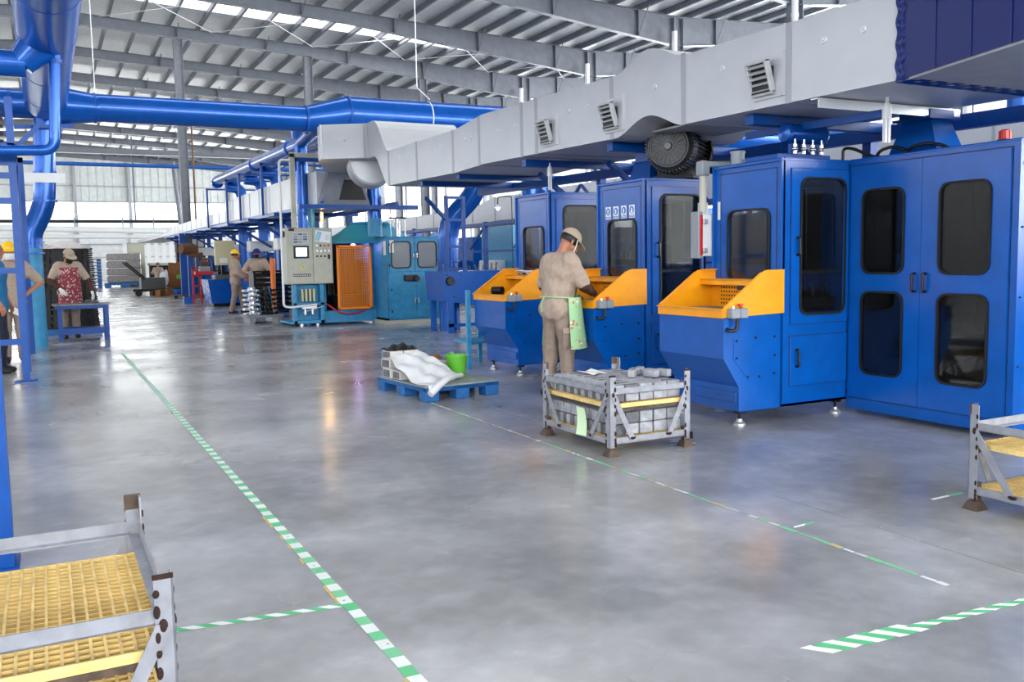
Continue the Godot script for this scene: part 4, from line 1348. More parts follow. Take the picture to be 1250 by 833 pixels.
	for i in 8:
		var z = -22.1 - i * 3.1
		part("cross_beam", MB.new().ext(5.0, 7.1, 2.50, 2.58, z - 0.05, z + 0.05), "frame blue", t)
		part("brace", MB.new().bar(V(5.15, 2.55, z), V(6.3, 1.85, z), 0.06, 0.07), "frame blue", t)
		part("post", MB.new().ext(6.8, 6.95, 0, 2.5, z - 0.07, z + 0.07), "frame blue", t)
	for z in [-23.95, -26.95, -29.0, -32.7]:
		part("hanger", MB.new().ext(5.12, 5.18, 2.6, 3.95, z - 0.03, z + 0.03).ext(5.12, 7.0, 3.9, 3.95, z - 0.03, z + 0.03).ext(6.95, 7.0, 2.6, 3.95, z - 0.03, z + 0.03), "frame blue", t)
	# second row's duct behind the machines
	t = T("grey_duct", "pale grey duct of the second machine row, seen behind the blue machines", "duct", V(13.0, 2.55, -20))
	zs = []; lo = []; hi = []
	for k in [[-4.0, 2.5, 3.22], [-13.0, 2.5, 3.22], [-24.5, 2.5, 3.2], [-26.0, 2.45, 2.95], [-44.0, 2.45, 2.95]]:
		zs.append(k[0]); lo.append(k[1]); hi.append(k[2])
	body = part("duct_body", duct_run(MB.new(), zs, 12.1, 13.6, lo, hi), "duct grey", t)
	for i in 22:
		var z = -5.2 - i * 1.6
		part("joint_strip", MB.new().ext(12.09, 12.1, 2.5, 3.2 if z > -24.5 else 2.94, z - 0.025, z + 0.025), "duct seam", body)
	t = T("duct_support_frame", "blue posts and rails standing under the second row's duct", "frame", V(12.4, 0, -20))
	for i in 10:
		var z = -10.0 - i * 3.0
		part("post", MB.new().ext(12.0, 12.12, 0, 2.5, z - 0.06, z + 0.06), "frame blue", t)
		part("brace", MB.new().bar(V(12.06, 2.4, z), V(12.06, 1.7, z - 1.1), 0.06, 0.06), "frame blue", t)
	part("ledge_beam", MB.new().bar(V(12.06, 2.44, -6), V(12.06, 2.40, -43), 0.1, 0.1), "frame blue", t)
	part("ledge_beam", MB.new().bar(V(12.06, 1.6, -10), V(12.06, 1.6, -40), 0.06, 0.06), "frame blue", t)

func flange(m, c, d, r, w = 0.03):
	m.cyl(c - d.normalized() * w * 0.5, c + d.normalized() * w * 0.5, r, r, 24)
	return m

func pipes():
	# overhead trunk pipe that ends in a drop to the floor
	var t = T("trunk_pipe", "wide glossy blue pipe running overhead and dropping through bends to the floor", "pipe", V(0.19, 0, -17.45))
	var b = part("trunk", MB.new().cyl(V(0.19, 4.15, 6), V(0.19, 4.15, -17.1), 0.325, 0.325, 40).ell(V(0.19, 4.15, -17.1), V(0.325, 0.325, 0.5), Basis(), 32, 18), "pipe blue", t)
	for z in [-6.5, -8.2, -10.0, -12.0, -14.0, -16.0]:
		part("welded_seam", MB.new().cyl(V(0.19, 4.15, z), V(0.19, 4.15, z - 0.015), 0.329, 0.329, 40), "frame blue", b)
	part("end_flange", flange(MB.new(), V(0.19, 3.72, -17.4), V(0, 1, 0), 0.24, 0.06).bar(V(-0.3, 3.72, -17.4), V(0.6, 3.78, -17.4), 0.08, 0.06), "frame blue", t)
	part("drop", MB.new().tube(bend([V(0.17, 3.95, -17.45), V(0.12, 3.2, -17.45), V(0.09, 2.45, -17.45), V(-0.16, 1.95, -17.45), V(-0.16, 1.7, -17.45)], 0.3, 6), 0.175, 24), "pipe blue", t)
	m_fl(t, [V(0.10, 2.98, -17.45), V(0.09, 2.5, -17.45), V(-0.16, 1.80, -17.45), V(-0.16, 1.62, -17.45)], 0.20)
	part("lower_pipe", MB.new().cyl(V(-0.17, 0, -17.45), V(-0.16, 1.8, -17.45), 0.17, 0.16, 24), "teal", t)
	part("name_tag", MB.new().ext(-0.28, 0.42, 2.80, 2.96, -17.26, -17.25), "white paint", t)
	# wide cross pipe with a reducer and a ring joint
	t = T("cross_pipe", "big blue pipe crossing the hall overhead from the trunk pipe to behind the grey duct", "pipe", V(6, 4.2, -17.6))
	b = part("narrow_length", MB.new().cyl(V(-9, 4.13, -17.6), V(4.67, 4.14, -17.6), 0.24, 0.24, 32), "pipe blue", t)
	part("reducer", MB.new().cyl(V(4.67, 4.14, -17.6), V(5.5, 4.27, -17.6), 0.24, 0.35, 32), "pipe blue", t)
	part("wide_length", MB.new().cyl(V(5.5, 4.27, -17.6), V(22, 4.30, -17.6), 0.35, 0.35, 32), "pipe blue", t)
	part("tee_flare", MB.new().cyl(V(1.0, 4.13, -17.6), V(0.3, 4.12, -17.5), 0.24, 0.34, 28), "pipe blue", t)
	for k in [[0.95, 0.26], [-0.35, 0.26], [4.67, 0.275], [5.5, 0.375]]:
		part("ring_flange", flange(MB.new(), V(k[0], 4.13 if k[0] < 5 else 4.27, -17.6), V(1, 0, 0), k[1], 0.045), "frame blue", b)
	for x in [2.2, 3.1, 3.9]:
		part("sheet_lap", MB.new().cyl(V(x, 4.13, -17.6), V(x + 0.012, 4.13, -17.6), 0.243, 0.243, 32), "pipe blue", b)
	for x in [6.4, 7.3, 8.6, 9.8]:
		part("sheet_lap", MB.new().cyl(V(x, 4.27, -17.6), V(x + 0.012, 4.27, -17.6), 0.354, 0.354, 32), "pipe blue", b)
	part("hanger_strap", MB.new().tube([V(7.0, 11.0, -17.6), V(7.0, 4.9, -17.6), V(7.15, 4.62, -17.3)], 0.012, 6).cyl(V(7.2, 4.27, -17.6), V(7.22, 4.27, -17.6), 0.357, 0.357, 32), "white paint", b)
	part("hanger_strap", MB.new().tube([V(1.0, 11.0, -17.9), V(0.98, 4.4, -17.7)], 0.009, 6), "white paint", b)
	# small pipe that loops down beside the trunk
	t = T("loop_pipe", "thin blue pipe dropping past the overhead trunk and bending away to the ladder frame", "pipe", V(0.22, 2.75, -12))
	part("tube", MB.new().tube(bend([V(0.28, 4.02, -12.9), V(0.27, 4.0, -12.0), V(0.20, 2.75, -12.0), V(-1.2, 2.70, -12.0)], 0.14, 6), 0.062, 16), "pipe blue", t)
	part("sleeve", MB.new().cyl(V(0.26, 3.75, -12.0), V(0.262, 3.8, -12.0), 0.075, 0.075, 16), "frame blue", t)
	t = T("branch_pipe", "blue branch pipe entering the overhead trunk from the side", "pipe", V(-0.5, 3.7, -12))
	part("tube", MB.new().cyl(V(-2.5, 3.70, -12.0), V(-0.05, 3.72, -12.0), 0.15, 0.15, 24).cyl(V(-0.10, 3.72, -12.0), V(0.1, 3.95, -12.0), 0.15, 0.22, 20), "pipe blue", t)
	# twin pipes that run back over the far duct, with elbows dropping to it
	t = T("twin_pipe", "pair of glossy blue pipes running back over the far duct, with elbows dropping down", "pipe", V(5.9, 4.0, -28))
	b = part("pipe_run", MB.new().cyl(V(5.8, 4.25, -18.0), V(5.8, 4.38, -34.5), 0.17, 0.17, 20), "pipe blue", t)
	part("pipe_run", MB.new().cyl(V(6.2, 4.22, -18.0), V(6.2, 4.34, -34.5), 0.17, 0.17, 20), "pipe blue", t)
	for z in [-23.4, -27.8, -34.4]:
		part("coupling", flange(MB.new(), V(5.8, 4.30, z), V(0, 0, 1), 0.205, 0.14), "pipe blue", b)
	for z in [-28.0, -30.2, -33.6]:
		part("elbow", MB.new().tube(bend([V(5.95, 4.1, z), V(6.45, 4.05, z), V(6.5, 3.6, z), V(6.5, 2.9, z)], 0.35, 6), 0.19, 18), "pipe blue", t)
		part("riser_below", MB.new().cyl(V(6.5, 0.8, z), V(6.5, 2.7, z), 0.19, 0.19, 16), "pipe blue", t)
	# tall riser beside the control cabinet and the one over the press hood
	t = T("riser_pipe", "tall blue riser pipe standing behind the beige control cabinet up to the cross pipe", "pipe", V(5.08, 0, -19.4))
	b = part("tube", MB.new().cyl(V(5.10, 0, -19.7), V(5.10, 4.15, -19.7), 0.135, 0.135, 24).cyl(V(5.10, 3.95, -19.7), V(5.10, 4.15, -18.0), 0.13, 0.13, 20), "pipe blue", t)
	part("collar", flange(MB.new(), V(5.1, 2.4, -19.7), V(0, 1, 0), 0.16), "pipe blue", b)
	part("collar", MB.new().cyl(V(5.1, 4.05, -19.7), V(5.1, 4.2, -19.7), 0.18, 0.2, 24), "pipe blue", b)
	t = T("riser_pipe", "blue riser pipe rising from the top of the teal press hood", "pipe", V(6.45, 1.9, -18.9))
	b = part("tube", MB.new().cyl(V(6.45, 1.9, -18.9), V(6.45, 3.2, -18.9), 0.15, 0.15, 24), "pipe blue", t)
	part("collar", flange(MB.new(), V(6.45, 2.75, -18.9), V(0, 1, 0), 0.18), "pipe blue", b)
	part("lower_sleeve", MB.new().cyl(V(6.45, 1.9, -18.9), V(6.45, 2.3, -18.9), 0.156, 0.155, 24), "teal", b)
	# elbow pipe by the neighbouring press
	t = T("elbow_pipe", "thick blue elbow pipe curving down behind the slim blue post frame", "pipe", V(7.3, 0, -16.2))
	b = part("tube", MB.new().tube(bend([V(7.55, 2.85, -15.9), V(7.42, 2.55, -16.0), V(7.02, 2.1, -16.2), V(7.0, 1.5, -16.2), V(7.0, 0, -16.2)], 0.35, 5), 0.20, 22), "pipe blue", t)
	part("collar", flange(MB.new(), V(7.0, 1.35, -16.2), V(0, 1, 0), 0.225), "frame blue", b)
	for k in [[V(9.4, 0, -17.2), "first of the plain blue columns standing beyond the slim post frame"], [V(9.9, 0, -17.6), "second of the plain blue columns standing beyond the slim post frame"]]:
		solo("vent_stack", MB.new().cyl(k[0], k[0] + V(0, 3.9, 0), 0.2, 0.2, 20).cyl(k[0] + V(0, 2.2, 0), k[0] + V(0, 2.25, 0), 0.23, 0.23, 20), "pipe blue", k[1], "pipe", k[0])
	solo("vent_stack", MB.new().cyl(V(13.6, 0, -9.0), V(13.6, 4.2, -9.0), 0.2, 0.2, 20).cyl(V(13.6, 3.75, -9.0), V(13.6, 3.8, -9.0), 0.22, 0.22, 20), "pipe blue", "blue round stack rising behind the pale duct above the tall cabinet", "pipe", V(13.6, 0, -9))

func m_fl(t, pts, r):
	for p in pts:
		part("flange", flange(MB.new(), p, V(0, 1, 0), r, 0.03), "pipe blue", t)

func pressing():
	# teal cabinet with two windows
	var X = Vector3.RIGHT
	var Y = Vector3.UP
	var t = T("press_cabinet", "teal two-door press cabinet with two windows and a round-cornered canopy behind it", "cabinet", V(7.24, 0, -18.9))
	var m = MB.new()
	var h = 1.90
	m.panel(xf(V(6.6, 0.08, -18.6), X, Y), 1.28, h - 0.08, 0.02, [Rect2(0.11, 1.15, 0.42, 0.54), Rect2(0.72, 1.15, 0.42, 0.54)], 0.07)
	m.ext(6.6, 6.62, 0.08, h, -19.5, -18.6).ext(7.86, 7.88, 0.08, h, -19.5, -18.6).ext(6.6, 7.88, h - 0.02, h, -19.5, -18.598, 0.006).ext(6.6, 7.88, 0.08, h, -19.5, -19.48)
	m.ext(6.6, 7.88, 0.08, 0.12, -19.5, -18.6)
	var body = part("body", m, "teal", t)
	part("plinth", MB.new().ext(6.52, 7.9, 0, 0.08, -19.5, -18.55), "cabinet grey", t)
	seams(body, xf(V(6.6, 0.08, -18.6), X, Y), Rect2(0.04, 1.05, 0.60, 0.74))
	seams(body, xf(V(6.6, 0.08, -18.6), X, Y), Rect2(0.64, 1.05, 0.60, 0.74))
	for k in 2:
		var x = 6.65 + k * 0.60
		var d = part("lower_door", MB.new().ext(x, x + 0.585, 0.14, 0.86, -18.6, -18.585, 0.003), "teal", t)
		part("handle", grip(V(6.65 + 0.56 + k * 0.08, 0.44, -18.585), V(6.65 + 0.56 + k * 0.08, 0.56, -18.585), V(0, 0, 1)), "chrome", d)
		for y in [0.25, 0.72]:
			part("hinge", MB.new().ext(x + 0.015 if k == 0 else x + 0.545, x + 0.04 if k == 0 else x + 0.57, y, y + 0.05, -18.585, -18.565), "black", d)
		var c = V(6.92 + k * 0.61, 1.50, -18.6)
		part("window_gasket", MB.new().ring(xf(c, X, Y), 0.42, 0.54, 0.07, 0.025, 0.014), "rubber", body)
		part("window_pane", MB.new().prism(MB.rr(0.42, 0.54, 0.07), xf(c - V(0, 0, 0.012), X, Y), 0.004), "frost glass", body)
		part("door_handle", grip(V(7.2 + k * 0.08, 1.42, -18.6), V(7.2 + k * 0.08, 1.54, -18.6), V(0, 0, 1)), "chrome", body)
		for y in [1.25, 1.70]:
			part("hinge", MB.new().ext(6.635 + k * 1.19, 6.66 + k * 1.19, y, y + 0.05, -18.6, -18.575), "black", body)
	part("drive_motor", MB.new().ext(6.97, 7.27, 0.93, 1.06, -18.6, -18.5, 0.01).cyl(V(7.22, 0.98, -18.5), V(7.22, 0.98, -18.42), 0.07, 0.06, 16), "black", t)
	part("wall_plate", MB.new().ext(6.593, 6.598, 1.5, 1.8, -18.8, -18.65), "paper", body)
	part("notice", MB.new().ext(6.66, 6.76, 1.55, 1.82, -18.6, -18.594), "paper", body)
	part("lining", MB.new().ext(6.64, 7.84, 1.1, 1.12, -19.45, -18.65).ext(6.64, 7.84, 1.1, 1.8, -19.44, -19.42), "cabinet grey", t)
	# hood of the press behind
	t = T("press_hood", "teal hood with sloping canvas sides over the round press table", "hood", V(6.75, 1.8, -20.0))
	m = MB.new()
	m.shell(func(u, v):
		var a = TAU * u
		var r = lerpf(1.35, 0.42, v)
		var sag = -0.10 * sin(PI * v) + 0.02 * sin(a * 5.0) * (1.0 - v)
		return V(6.7 + cos(a) * r * 1.05, 1.80 + 0.44 * v + sag, -20.0 + sin(a) * r * 0.62), 40, 8, 0.012)
	part("canvas", m, "canvas teal", t)
	part("top_plate", MB.new().cyl(V(6.7, 2.22, -20.0), V(6.7, 2.26, -20.0), 0.46, 0.44, 28), "canvas teal", t)
	part("rim", MB.new().tube(ellipse(V(6.7, 1.79, -20.0), 1.43, 0.85, 40), 0.025, 8), "teal", t)
	t = T("press_cylinder", "upright chrome cylinder with two guide rods on top of the teal press cabinet", "cylinder", V(7.1, 1.9, -19.1))
	part("cylinder", MB.new().cyl(V(7.02, 1.9, -19.05), V(7.02, 2.30, -19.05), 0.06, 0.06, 16), "chrome", t)
	part("head_plate", MB.new().ext(6.84, 7.22, 2.30, 2.33, -19.12, -18.98), "iron dark", t)
	for x in [6.87, 7.2]:
		part("guide_rod", MB.new().cyl(V(x, 1.9, -19.05), V(x, 2.52, -19.05), 0.014, 0.014, 8), "chrome", t)
	# round press machine body
	t = T("round_press", "teal press body behind the orange mesh guard, with hoses and glowing furnace lamp inside", "machine", V(6.0, 0, -19.9))
	part("base", MB.new().ext(5.35, 6.6, 0.06, 0.30, -20.6, -19.4, 0.01).ext(4.66, 6.55, 0.05, 0.09, -20.4, -19.35), "teal", t)
	part("column", MB.new().ext(5.38, 5.55, 0.3, 1.95, -20.1, -19.7, 0.01).ext(6.5, 6.6, 0.3, 1.85, -20.6, -19.5), "teal", t)
	m = MB.new().cyl(V(6.1, 0.3, -20.1), V(6.1, 0.62, -20.1), 0.5, 0.5, 28)
	for i in 6:
		var a = TAU * i / 6
		m.cyl(V(6.1 + 0.34 * cos(a), 0.62, -20.1 + 0.34 * sin(a)), V(6.1 + 0.34 * cos(a), 1.35, -20.1 + 0.34 * sin(a)), 0.05, 0.05, 10)
	m.cyl(V(6.1, 1.3, -20.1), V(6.1, 1.42, -20.1), 0.46, 0.46, 28).cyl(V(6.1, 0.6, -20.1), V(6.1, 1.7, -20.1), 0.1, 0.1, 14)
	part("turntable", m, "iron dark", t)
	part("shade_backing", MB.new().ext(5.5, 6.55, 0.1, 1.8, -20.75, -20.7), "iron dark", t)  # dark sheet added so the inside looks shaded behind the mesh
	part("work_lamp", MB.new().ell(V(6.2, 1.74, -19.7), V(0.06, 0.035, 0.04)), "lamp violet", t)
	bulb(V(6.2, 1.70, -19.64), 0.05, 0.25, Color(0.8, 0.72, 1.0))
	part("hose", MB.new().tube(bend([V(5.5, 0.45, -19.5), V(5.8, 0.2, -19.35), V(6.3, 0.25, -19.35), V(6.5, 0.5, -19.4)], 0.2), 0.02, 8), "red", t)
	# orange mesh guard
	t = T("mesh_guard", "orange square-mesh guard panel between the control cabinet and the teal press cabinet", "guard", V(6.05, 0.3, -19.2))
	part("frame", MB.new().ext(5.66, 6.44, 1.68, 1.73, -19.22, -19.17, 0.006).ext(5.66, 6.44, 0.33, 0.38, -19.22, -19.17, 0.006).ext(5.66, 5.71, 0.33, 1.73, -19.22, -19.17, 0.006).ext(6.39, 6.44, 0.33, 1.73, -19.22, -19.17, 0.006), "guard orange", t)
	for i in 14:
		var x = 5.73 + i * 0.048
		part("mesh_bar", MB.new().ext(x, x + 0.015, 0.37, 1.70, -19.203, -19.194), "guard orange", t)
	for i in 26:
		var y = 0.40 + i * 0.050
		part("mesh_bar", MB.new().ext(5.70, 6.40, y, y + 0.015, -19.202, -19.193), "guard orange", t)
	# beige control cabinet on its teal stand
	t = T("control_cabinet", "beige two-door control cabinet with a touch screen, standing on a teal valve rack", "control cabinet", V(5.08, 0, -19.3))
	body = part("body", MB.new().ext(4.59, 5.58, 0.91, 2.11, -19.6, -19.22, 0.01), "cabinet grey", t)
	part("door", MB.new().ext(4.60, 5.145, 0.925, 2.10, -19.22, -19.20, 0.006), "cabinet grey", t)
	part("door", MB.new().ext(5.155, 5.57, 0.925, 2.10, -19.22, -19.20, 0.006), "cabinet grey", t)
	var sc = part("screen_frame", MB.new().ext(4.73, 5.06, 1.46, 1.73, -19.20, -19.185, 0.008), "black", t)
	part("screen", MB.new().ext(4.775, 5.015, 1.50, 1.69, -19.186, -19.183), "screen light", sc)
	m = MB.new().paint(Color(0.25, 0.4, 0.6)).ext(4.79, 4.90, 1.655, 1.668, -19.184, -19.1815)
	for i in 3: m.ext(4.80 + 0.06 * i, 4.84 + 0.06 * i, 1.56 + 0.02 * (i % 2), 1.568 + 0.02 * (i % 2), -19.184, -19.1815)
	part("screen_text", m, "flat print", sc)
	m = MB.new().paint(Color(0.55, 0.6, 0.66)).ext(4.73, 5.05, 1.78, 2.01, -19.20, -19.196)
	for i in 12:
		m.paint(Color(0.10, 0.13, 0.18).lightened(0.4 * ((i * 7) % 5) / 5.0)).ext(4.74 + 0.102 * (i % 3), 4.83 + 0.102 * (i % 3), 1.79 + 0.054 * (i / 3), 1.83 + 0.054 * (i / 3), -19.197, -19.194)
	part("photo_notice", m, "flat print", t)
	m = MB.new().paint(Color(0.83, 0.86, 0.88)).box(V(5.37, 1.92, -19.18), V(0.34, 0.24, 0.004), Basis(Vector3.BACK, -0.12))
	m.paint(Color(0.25, 0.55, 0.75)).box(V(5.27, 1.93, -19.177), V(0.10, 0.20, 0.002), Basis(Vector3.BACK, -0.35))
	m.paint(Color(0.45, 0.72, 0.45)).box(V(5.24, 1.90, -19.175), V(0.02, 0.20, 0.002), Basis(Vector3.BACK, -0.5))
	m.paint(Color(0.7, 0.74, 0.8)).box(V(5.46, 1.90, -19.177), V(0.08, 0.12, 0.002), Basis(Vector3.BACK, -0.12))
	part("hanging_leaflet", m, "flat print", t)
	for r in 3:
		for q in 4:
			var p = V(5.235 + q * 0.085, 1.73 - r * 0.115, -19.2)
			var col = "black"
			if r == 0: col = ["lamp_g", "iron dark", "red", "red"][q]
			part("push_button", MB.new().cyl(p, p + V(0, 0, 0.02), 0.022, 0.018, 12), "chrome" if (r == 1 or col == "lamp_g") else col, t)
	part("switch_block", MB.new().ext(5.465, 5.515, 1.44, 1.54, -19.20, -19.17, 0.004), "black", t)
	m = MB.new().paint(Color(0.75, 0.55, 0.05))
	m.prism([Vector2(-0.05, -0.03), Vector2(0.05, -0.03), Vector2(0, 0.055)], xf(V(4.92, 1.27, -19.199), X, Y), 0.002)
	m.paint(Color(0.03, 0.03, 0.03)).ext(4.914, 4.926, 1.255, 1.295, -19.197, -19.195)
	part("warning_triangle", m, "flat print", t)
	m = MB.new().paint(Color(0.04, 0.04, 0.05)).ext(4.71, 5.08, 1.075, 1.13, -19.20, -19.194).paint(Color(0.6, 0.62, 0.64))
	for i in 9: m.ext(4.725 + i * 0.039, 4.748 + i * 0.039, 1.09, 1.115, -19.194, -19.192)
	part("name_strip", m, "flat print", t)
	part("rotary_switch", MB.new().cyl(V(4.59, 1.98, -19.4), V(4.52, 1.98, -19.4), 0.07, 0.06, 16).ext(4.64, 4.76, 2.04, 2.10, -19.2, -19.192), "black", t)
	m = MB.new()
	m.ext(4.72, 4.78, 0.06, 0.91, -19.5, -19.3).ext(5.30, 5.38, 0.06, 0.91, -19.5, -19.3).ext(4.72, 5.38, 0.06, 0.12, -19.5, -19.3).ext(4.72, 5.38, 0.45, 0.50, -19.5, -19.3).ext(4.76, 5.36, 0.10, 0.90, -19.52, -19.5)
	part("stand", m, "teal", t)
	for i in 4:
		part("valve_gauge", MB.new().ext(4.90 + i * 0.085, 4.945 + i * 0.085, 0.53, 0.80, -19.42, -19.34, 0.005), "cream panel", t)
	part("air_filter", MB.new().cyl(V(4.96, 0.25, -19.3), V(4.96, 0.40, -19.3), 0.035, 0.035, 12).cyl(V(5.12, 0.25, -19.3), V(5.12, 0.40, -19.3), 0.035, 0.035, 12).ext(4.88, 5.2, 0.38, 0.44, -19.34, -19.26).cyl(V(4.9, 0.30, -19.28), V(5.36, 0.42, -19.28), 0.012, 0.012, 8), "aluminium", t)
	for x in [4.9, 5.25]:
		part("foot", MB.new().cyl(V(x, 0, -19.4), V(x, 0.06, -19.4), 0.05, 0.05, 12), "aluminium", t)
	# conduit frame
	t = T("conduit", "beige cable trunking rising from the control cabinet and running across under the crossover duct", "conduit", V(4.76, 2.11, -19.2))
	part("channel", MB.new().ext(4.72, 4.82, 2.11, 3.66, -19.25, -19.15, 0.004).ext(4.72, 6.56, 3.58, 3.68, -19.25, -19.15, 0.004), "cabinet grey", t)
	part("blue_lining", MB.new().ext(4.82, 6.56, 3.50, 3.58, -19.24, -19.16).ext(4.82, 4.86, 3.3, 3.58, -19.24, -19.16), "frame blue", t)
	part("white_tube", MB.new().tube(bend([V(4.72, 3.52, -19.2), V(4.50, 3.52, -19.2), V(4.48, 0.45, -19.2), V(4.62, 0.42, -19.2), V(5.2, 0.46, -19.25)], 0.08, 4), 0.026, 10), "white paint", t)
	t = T("signal_lamp", "small stacked amber signal lamp on the beige control cabinet", "lamp", V(5.55, 2.11, -19.5))
	part("stem", MB.new().cyl(V(5.45, 2.11, -19.5), V(5.45, 2.25, -19.5), 0.012, 0.012, 8), "chrome", t)
	part("lamp", MB.new().cyl(V(5.45, 2.25, -19.5), V(5.45, 2.45, -19.5), 0.035, 0.035, 12), "lamp amber", t)
	part("lamp_base", MB.new().cyl(V(5.45, 2.42, -19.5), V(5.45, 2.46, -19.5), 0.037, 0.037, 12), "white paint", t)
	bulb(V(5.45, 2.35, -19.45), 0.04, 0.3, Color(1.0, 0.8, 0.5))
	solo("teal_post", MB.new().cyl(V(5.3, 1.9, -19.8), V(5.3, 2.75, -19.8), 0.075, 0.075, 16).cyl(V(5.3, 2.73, -19.8), V(5.3, 2.78, -19.8), 0.085, 0.085, 16), "teal", "short teal round post standing behind the control cabinet's top", "post", V(5.3, 1.9, -19.8))
	# the neighbouring press
	t = T("feed_hopper", "blue hopper bench with a black knob between the teal press and the farthest grinding machine", "machine", V(7.2, 0, -15.9))
	m = MB.new()
	m.prism([Vector2(6.58, 1.16), Vector2(8.2, 1.16), Vector2(8.2, 0.62), Vector2(7.6, 0.40), Vector2(7.2, 0.52), Vector2(6.62, 0.60)], Transform3D(Basis(), V(0, 0, -16.4)), 0.9)
	body = part("hopper", m, "machine blue", t)
	part("knob", MB.new().cyl(V(6.72, 0.98, -15.5), V(6.72, 0.98, -15.44), 0.085, 0.075, 16), "black", t)
	for p in [[6.66, 1.1], [6.95, 1.1], [7.2, 0.95], [7.15, 0.7], [6.8, 0.68]]:
		part("bolt", MB.new().cyl(V(p[0], p[1], -15.5), V(p[0], p[1], -15.485), 0.014, 0.012, 8), "rubber", body)
	part("leg", MB.new().ext(6.68, 6.78, 0, 0.62, -15.55, -15.48), "machine blue", t)
	part("leg", MB.new().ext(8.0, 8.1, 0, 0.62, -15.55, -15.48), "machine blue", t)
	part("leg", MB.new().ext(6.68, 6.78, 0, 0.62, -16.4, -16.33), "machine blue", t)
	part("stretcher", MB.new().ext(6.68, 8.1, 0.12, 0.18, -15.53, -15.48), "machine blue", t)
	m = MB.new()
	for i in 26:
		var x = 6.7 + rng.randf() * 1.3
		var z = -15.6 - rng.randf() * 0.7
		m.tube([V(x, 1.16, z), V(x + (rng.randf() - 0.5) * 0.12, 1.24 + rng.randf() * 0.08, z + (rng.randf() - 0.5) * 0.1)], 0.012, 5)
	part("pin", m, "cast", t)
	t = T("upright_ladder", "slim blue square-tube post frame standing at the end of the hopper bench", "frame", V(6.88, 1.16, -15.55))
	part("post", MB.new().ext(6.67, 6.73, 1.16, 2.56, -15.58, -15.52), "frame blue", t)
	part("post", MB.new().ext(7.02, 7.08, 1.16, 2.56, -15.58, -15.52), "frame blue", t)
	for y in [1.20, 1.62, 2.12, 2.53]:
		part("rung", MB.new().ext(6.72, 7.03, y - 0.025, y + 0.025, -15.575, -15.525), "frame blue", t)
	part("brace", MB.new().bar(V(6.7, 2.12, -15.55), V(6.2, 2.5, -15.3), 0.05, 0.06), "frame blue", t)
	# second row glimpsed between
	var lab = ["drill press with a teal head in the second row, seen past the slim post frame", "drill press in the second row beside the small violet lamp", "drill press in the second row next to the worker in yellow"]
	for i in 3:
		var x = 10.6 + i * 0.75
		var z = -17.8 + i * 0.2
		t = T("drill_press", lab[i], "drill", V(x, 0, z))
		part("table", MB.new().ext(x - 0.3, x + 0.3, 0.0, 1.0, z - 0.3, z + 0.3, 0.01), "machine blue", t)
		part("column", MB.new().ext(x - 0.05, x + 0.05, 1.0, 1.6, z - 0.22, z - 0.12), "iron dark", t)
		part("head", MB.new().ext(x - 0.14, x + 0.14, 1.5, 1.72, z - 0.25, z + 0.1, 0.01).cyl(V(x, 1.72, z - 0.05), V(x, 1.85, z - 0.05), 0.07, 0.07, 12), "teal", t)
		part("spindle", MB.new().cyl(V(x, 1.25, z), V(x, 1.5, z), 0.03, 0.04, 10), "chrome", t)
	for k in [[V(9.75, 2.1, -16.8), "violet-white work lamp glowing above the second row beside the farthest grinding machine"], [V(10.25, 2.62, -20.5), "violet-white work lamp glowing over the teal press hood"]]:
		t = T("work_lamp", k[1], "lamp", k[0])
		part("shade", MB.new().lathe([Vector2(0.03, 0.11), Vector2(0.09, 0.04), Vector2(0.085, 0.04), Vector2(0.028, 0.105)], k[0], Basis(), 16), "white paint", t)
		part("lamp_bulb", MB.new().ell(k[0] + V(0, 0.03, 0), V(0.055, 0.06, 0.055)), "lamp violet", t)
		part("arm", MB.new().tube(bend([k[0] + V(0, 0.11, 0), k[0] + V(0, 0.3, 0), k[0] + V(0.5, 0.35, -0.2), k[0] + V(0.5, -k[0].y, -0.2)], 0.1), 0.012, 6), "black", t)
		bulb(k[0] + V(0, -0.05, 0.0), 0.05, 0.2, Color(0.8, 0.72, 1.0))
	t = T("row_enclosure", "blue enclosure of the second machine row, lengthened out of view to block window light", "machine", V(10.4, 0, -13))
	part("body", MB.new().ext(9.3, 10.9, 0.0, 1.25, -14.5, -1.0, 0.02), "machine blue", t)  # long unseen body, extended to stop window light passing under the cabinet
	part("upper_frame", MB.new().ext(9.5, 10.9, 1.25, 2.0, -11.6, -9.8, 0.02), "machine blue", t)
	part("dark_window", MB.new().ext(9.48, 9.5, 1.4, 1.9, -11.3, -10.2), "dark glass", t)
	t = T("glare_block_row", "blue and grey bodies added to block window glare, far behind the second row's duct", "machine", V(17, 0, -24))  # added row that screens the glare of the right wall band
	for i in 14:
		var z = -6.0 - i * 3.6
		part("added_body", MB.new().ext(16.2, 18.2, 0.0, 1.9 + 0.4 * ((i * 5) % 3), z - 2.8, z, 0.03), ["machine blue", "box grey", "machine blue", "teal"][i % 4], t)
		part("hopper", MB.new().ext(15.7, 16.2, 0.6, 1.3, z - 2.0, z - 0.6, 0.03), ["machine blue", "white paint", "frame blue"][i % 3], t)
	# teal stand beside the farthest grinding machine
	t = T("teal_stand", "slim teal square-tube stand against the front of the farthest grinding machine", "stand", V(4.74, 0, -10.5))
	part("post", MB.new().ext(4.69, 4.74, 0.0, 1.0, -10.35, -10.30), "teal", t)
	part("post", MB.new().ext(5.1, 5.15, 0.0, 0.5, -10.9, -10.85), "teal", t)
	part("rail", MB.new().bar(V(4.72, 0.32, -10.32), V(5.12, 0.32, -10.88), 0.04, 0.04), "teal", t)
	part("shelf", MB.new().ext(4.8, 5.3, 0.30, 0.34, -11.0, -10.45), "teal", t)

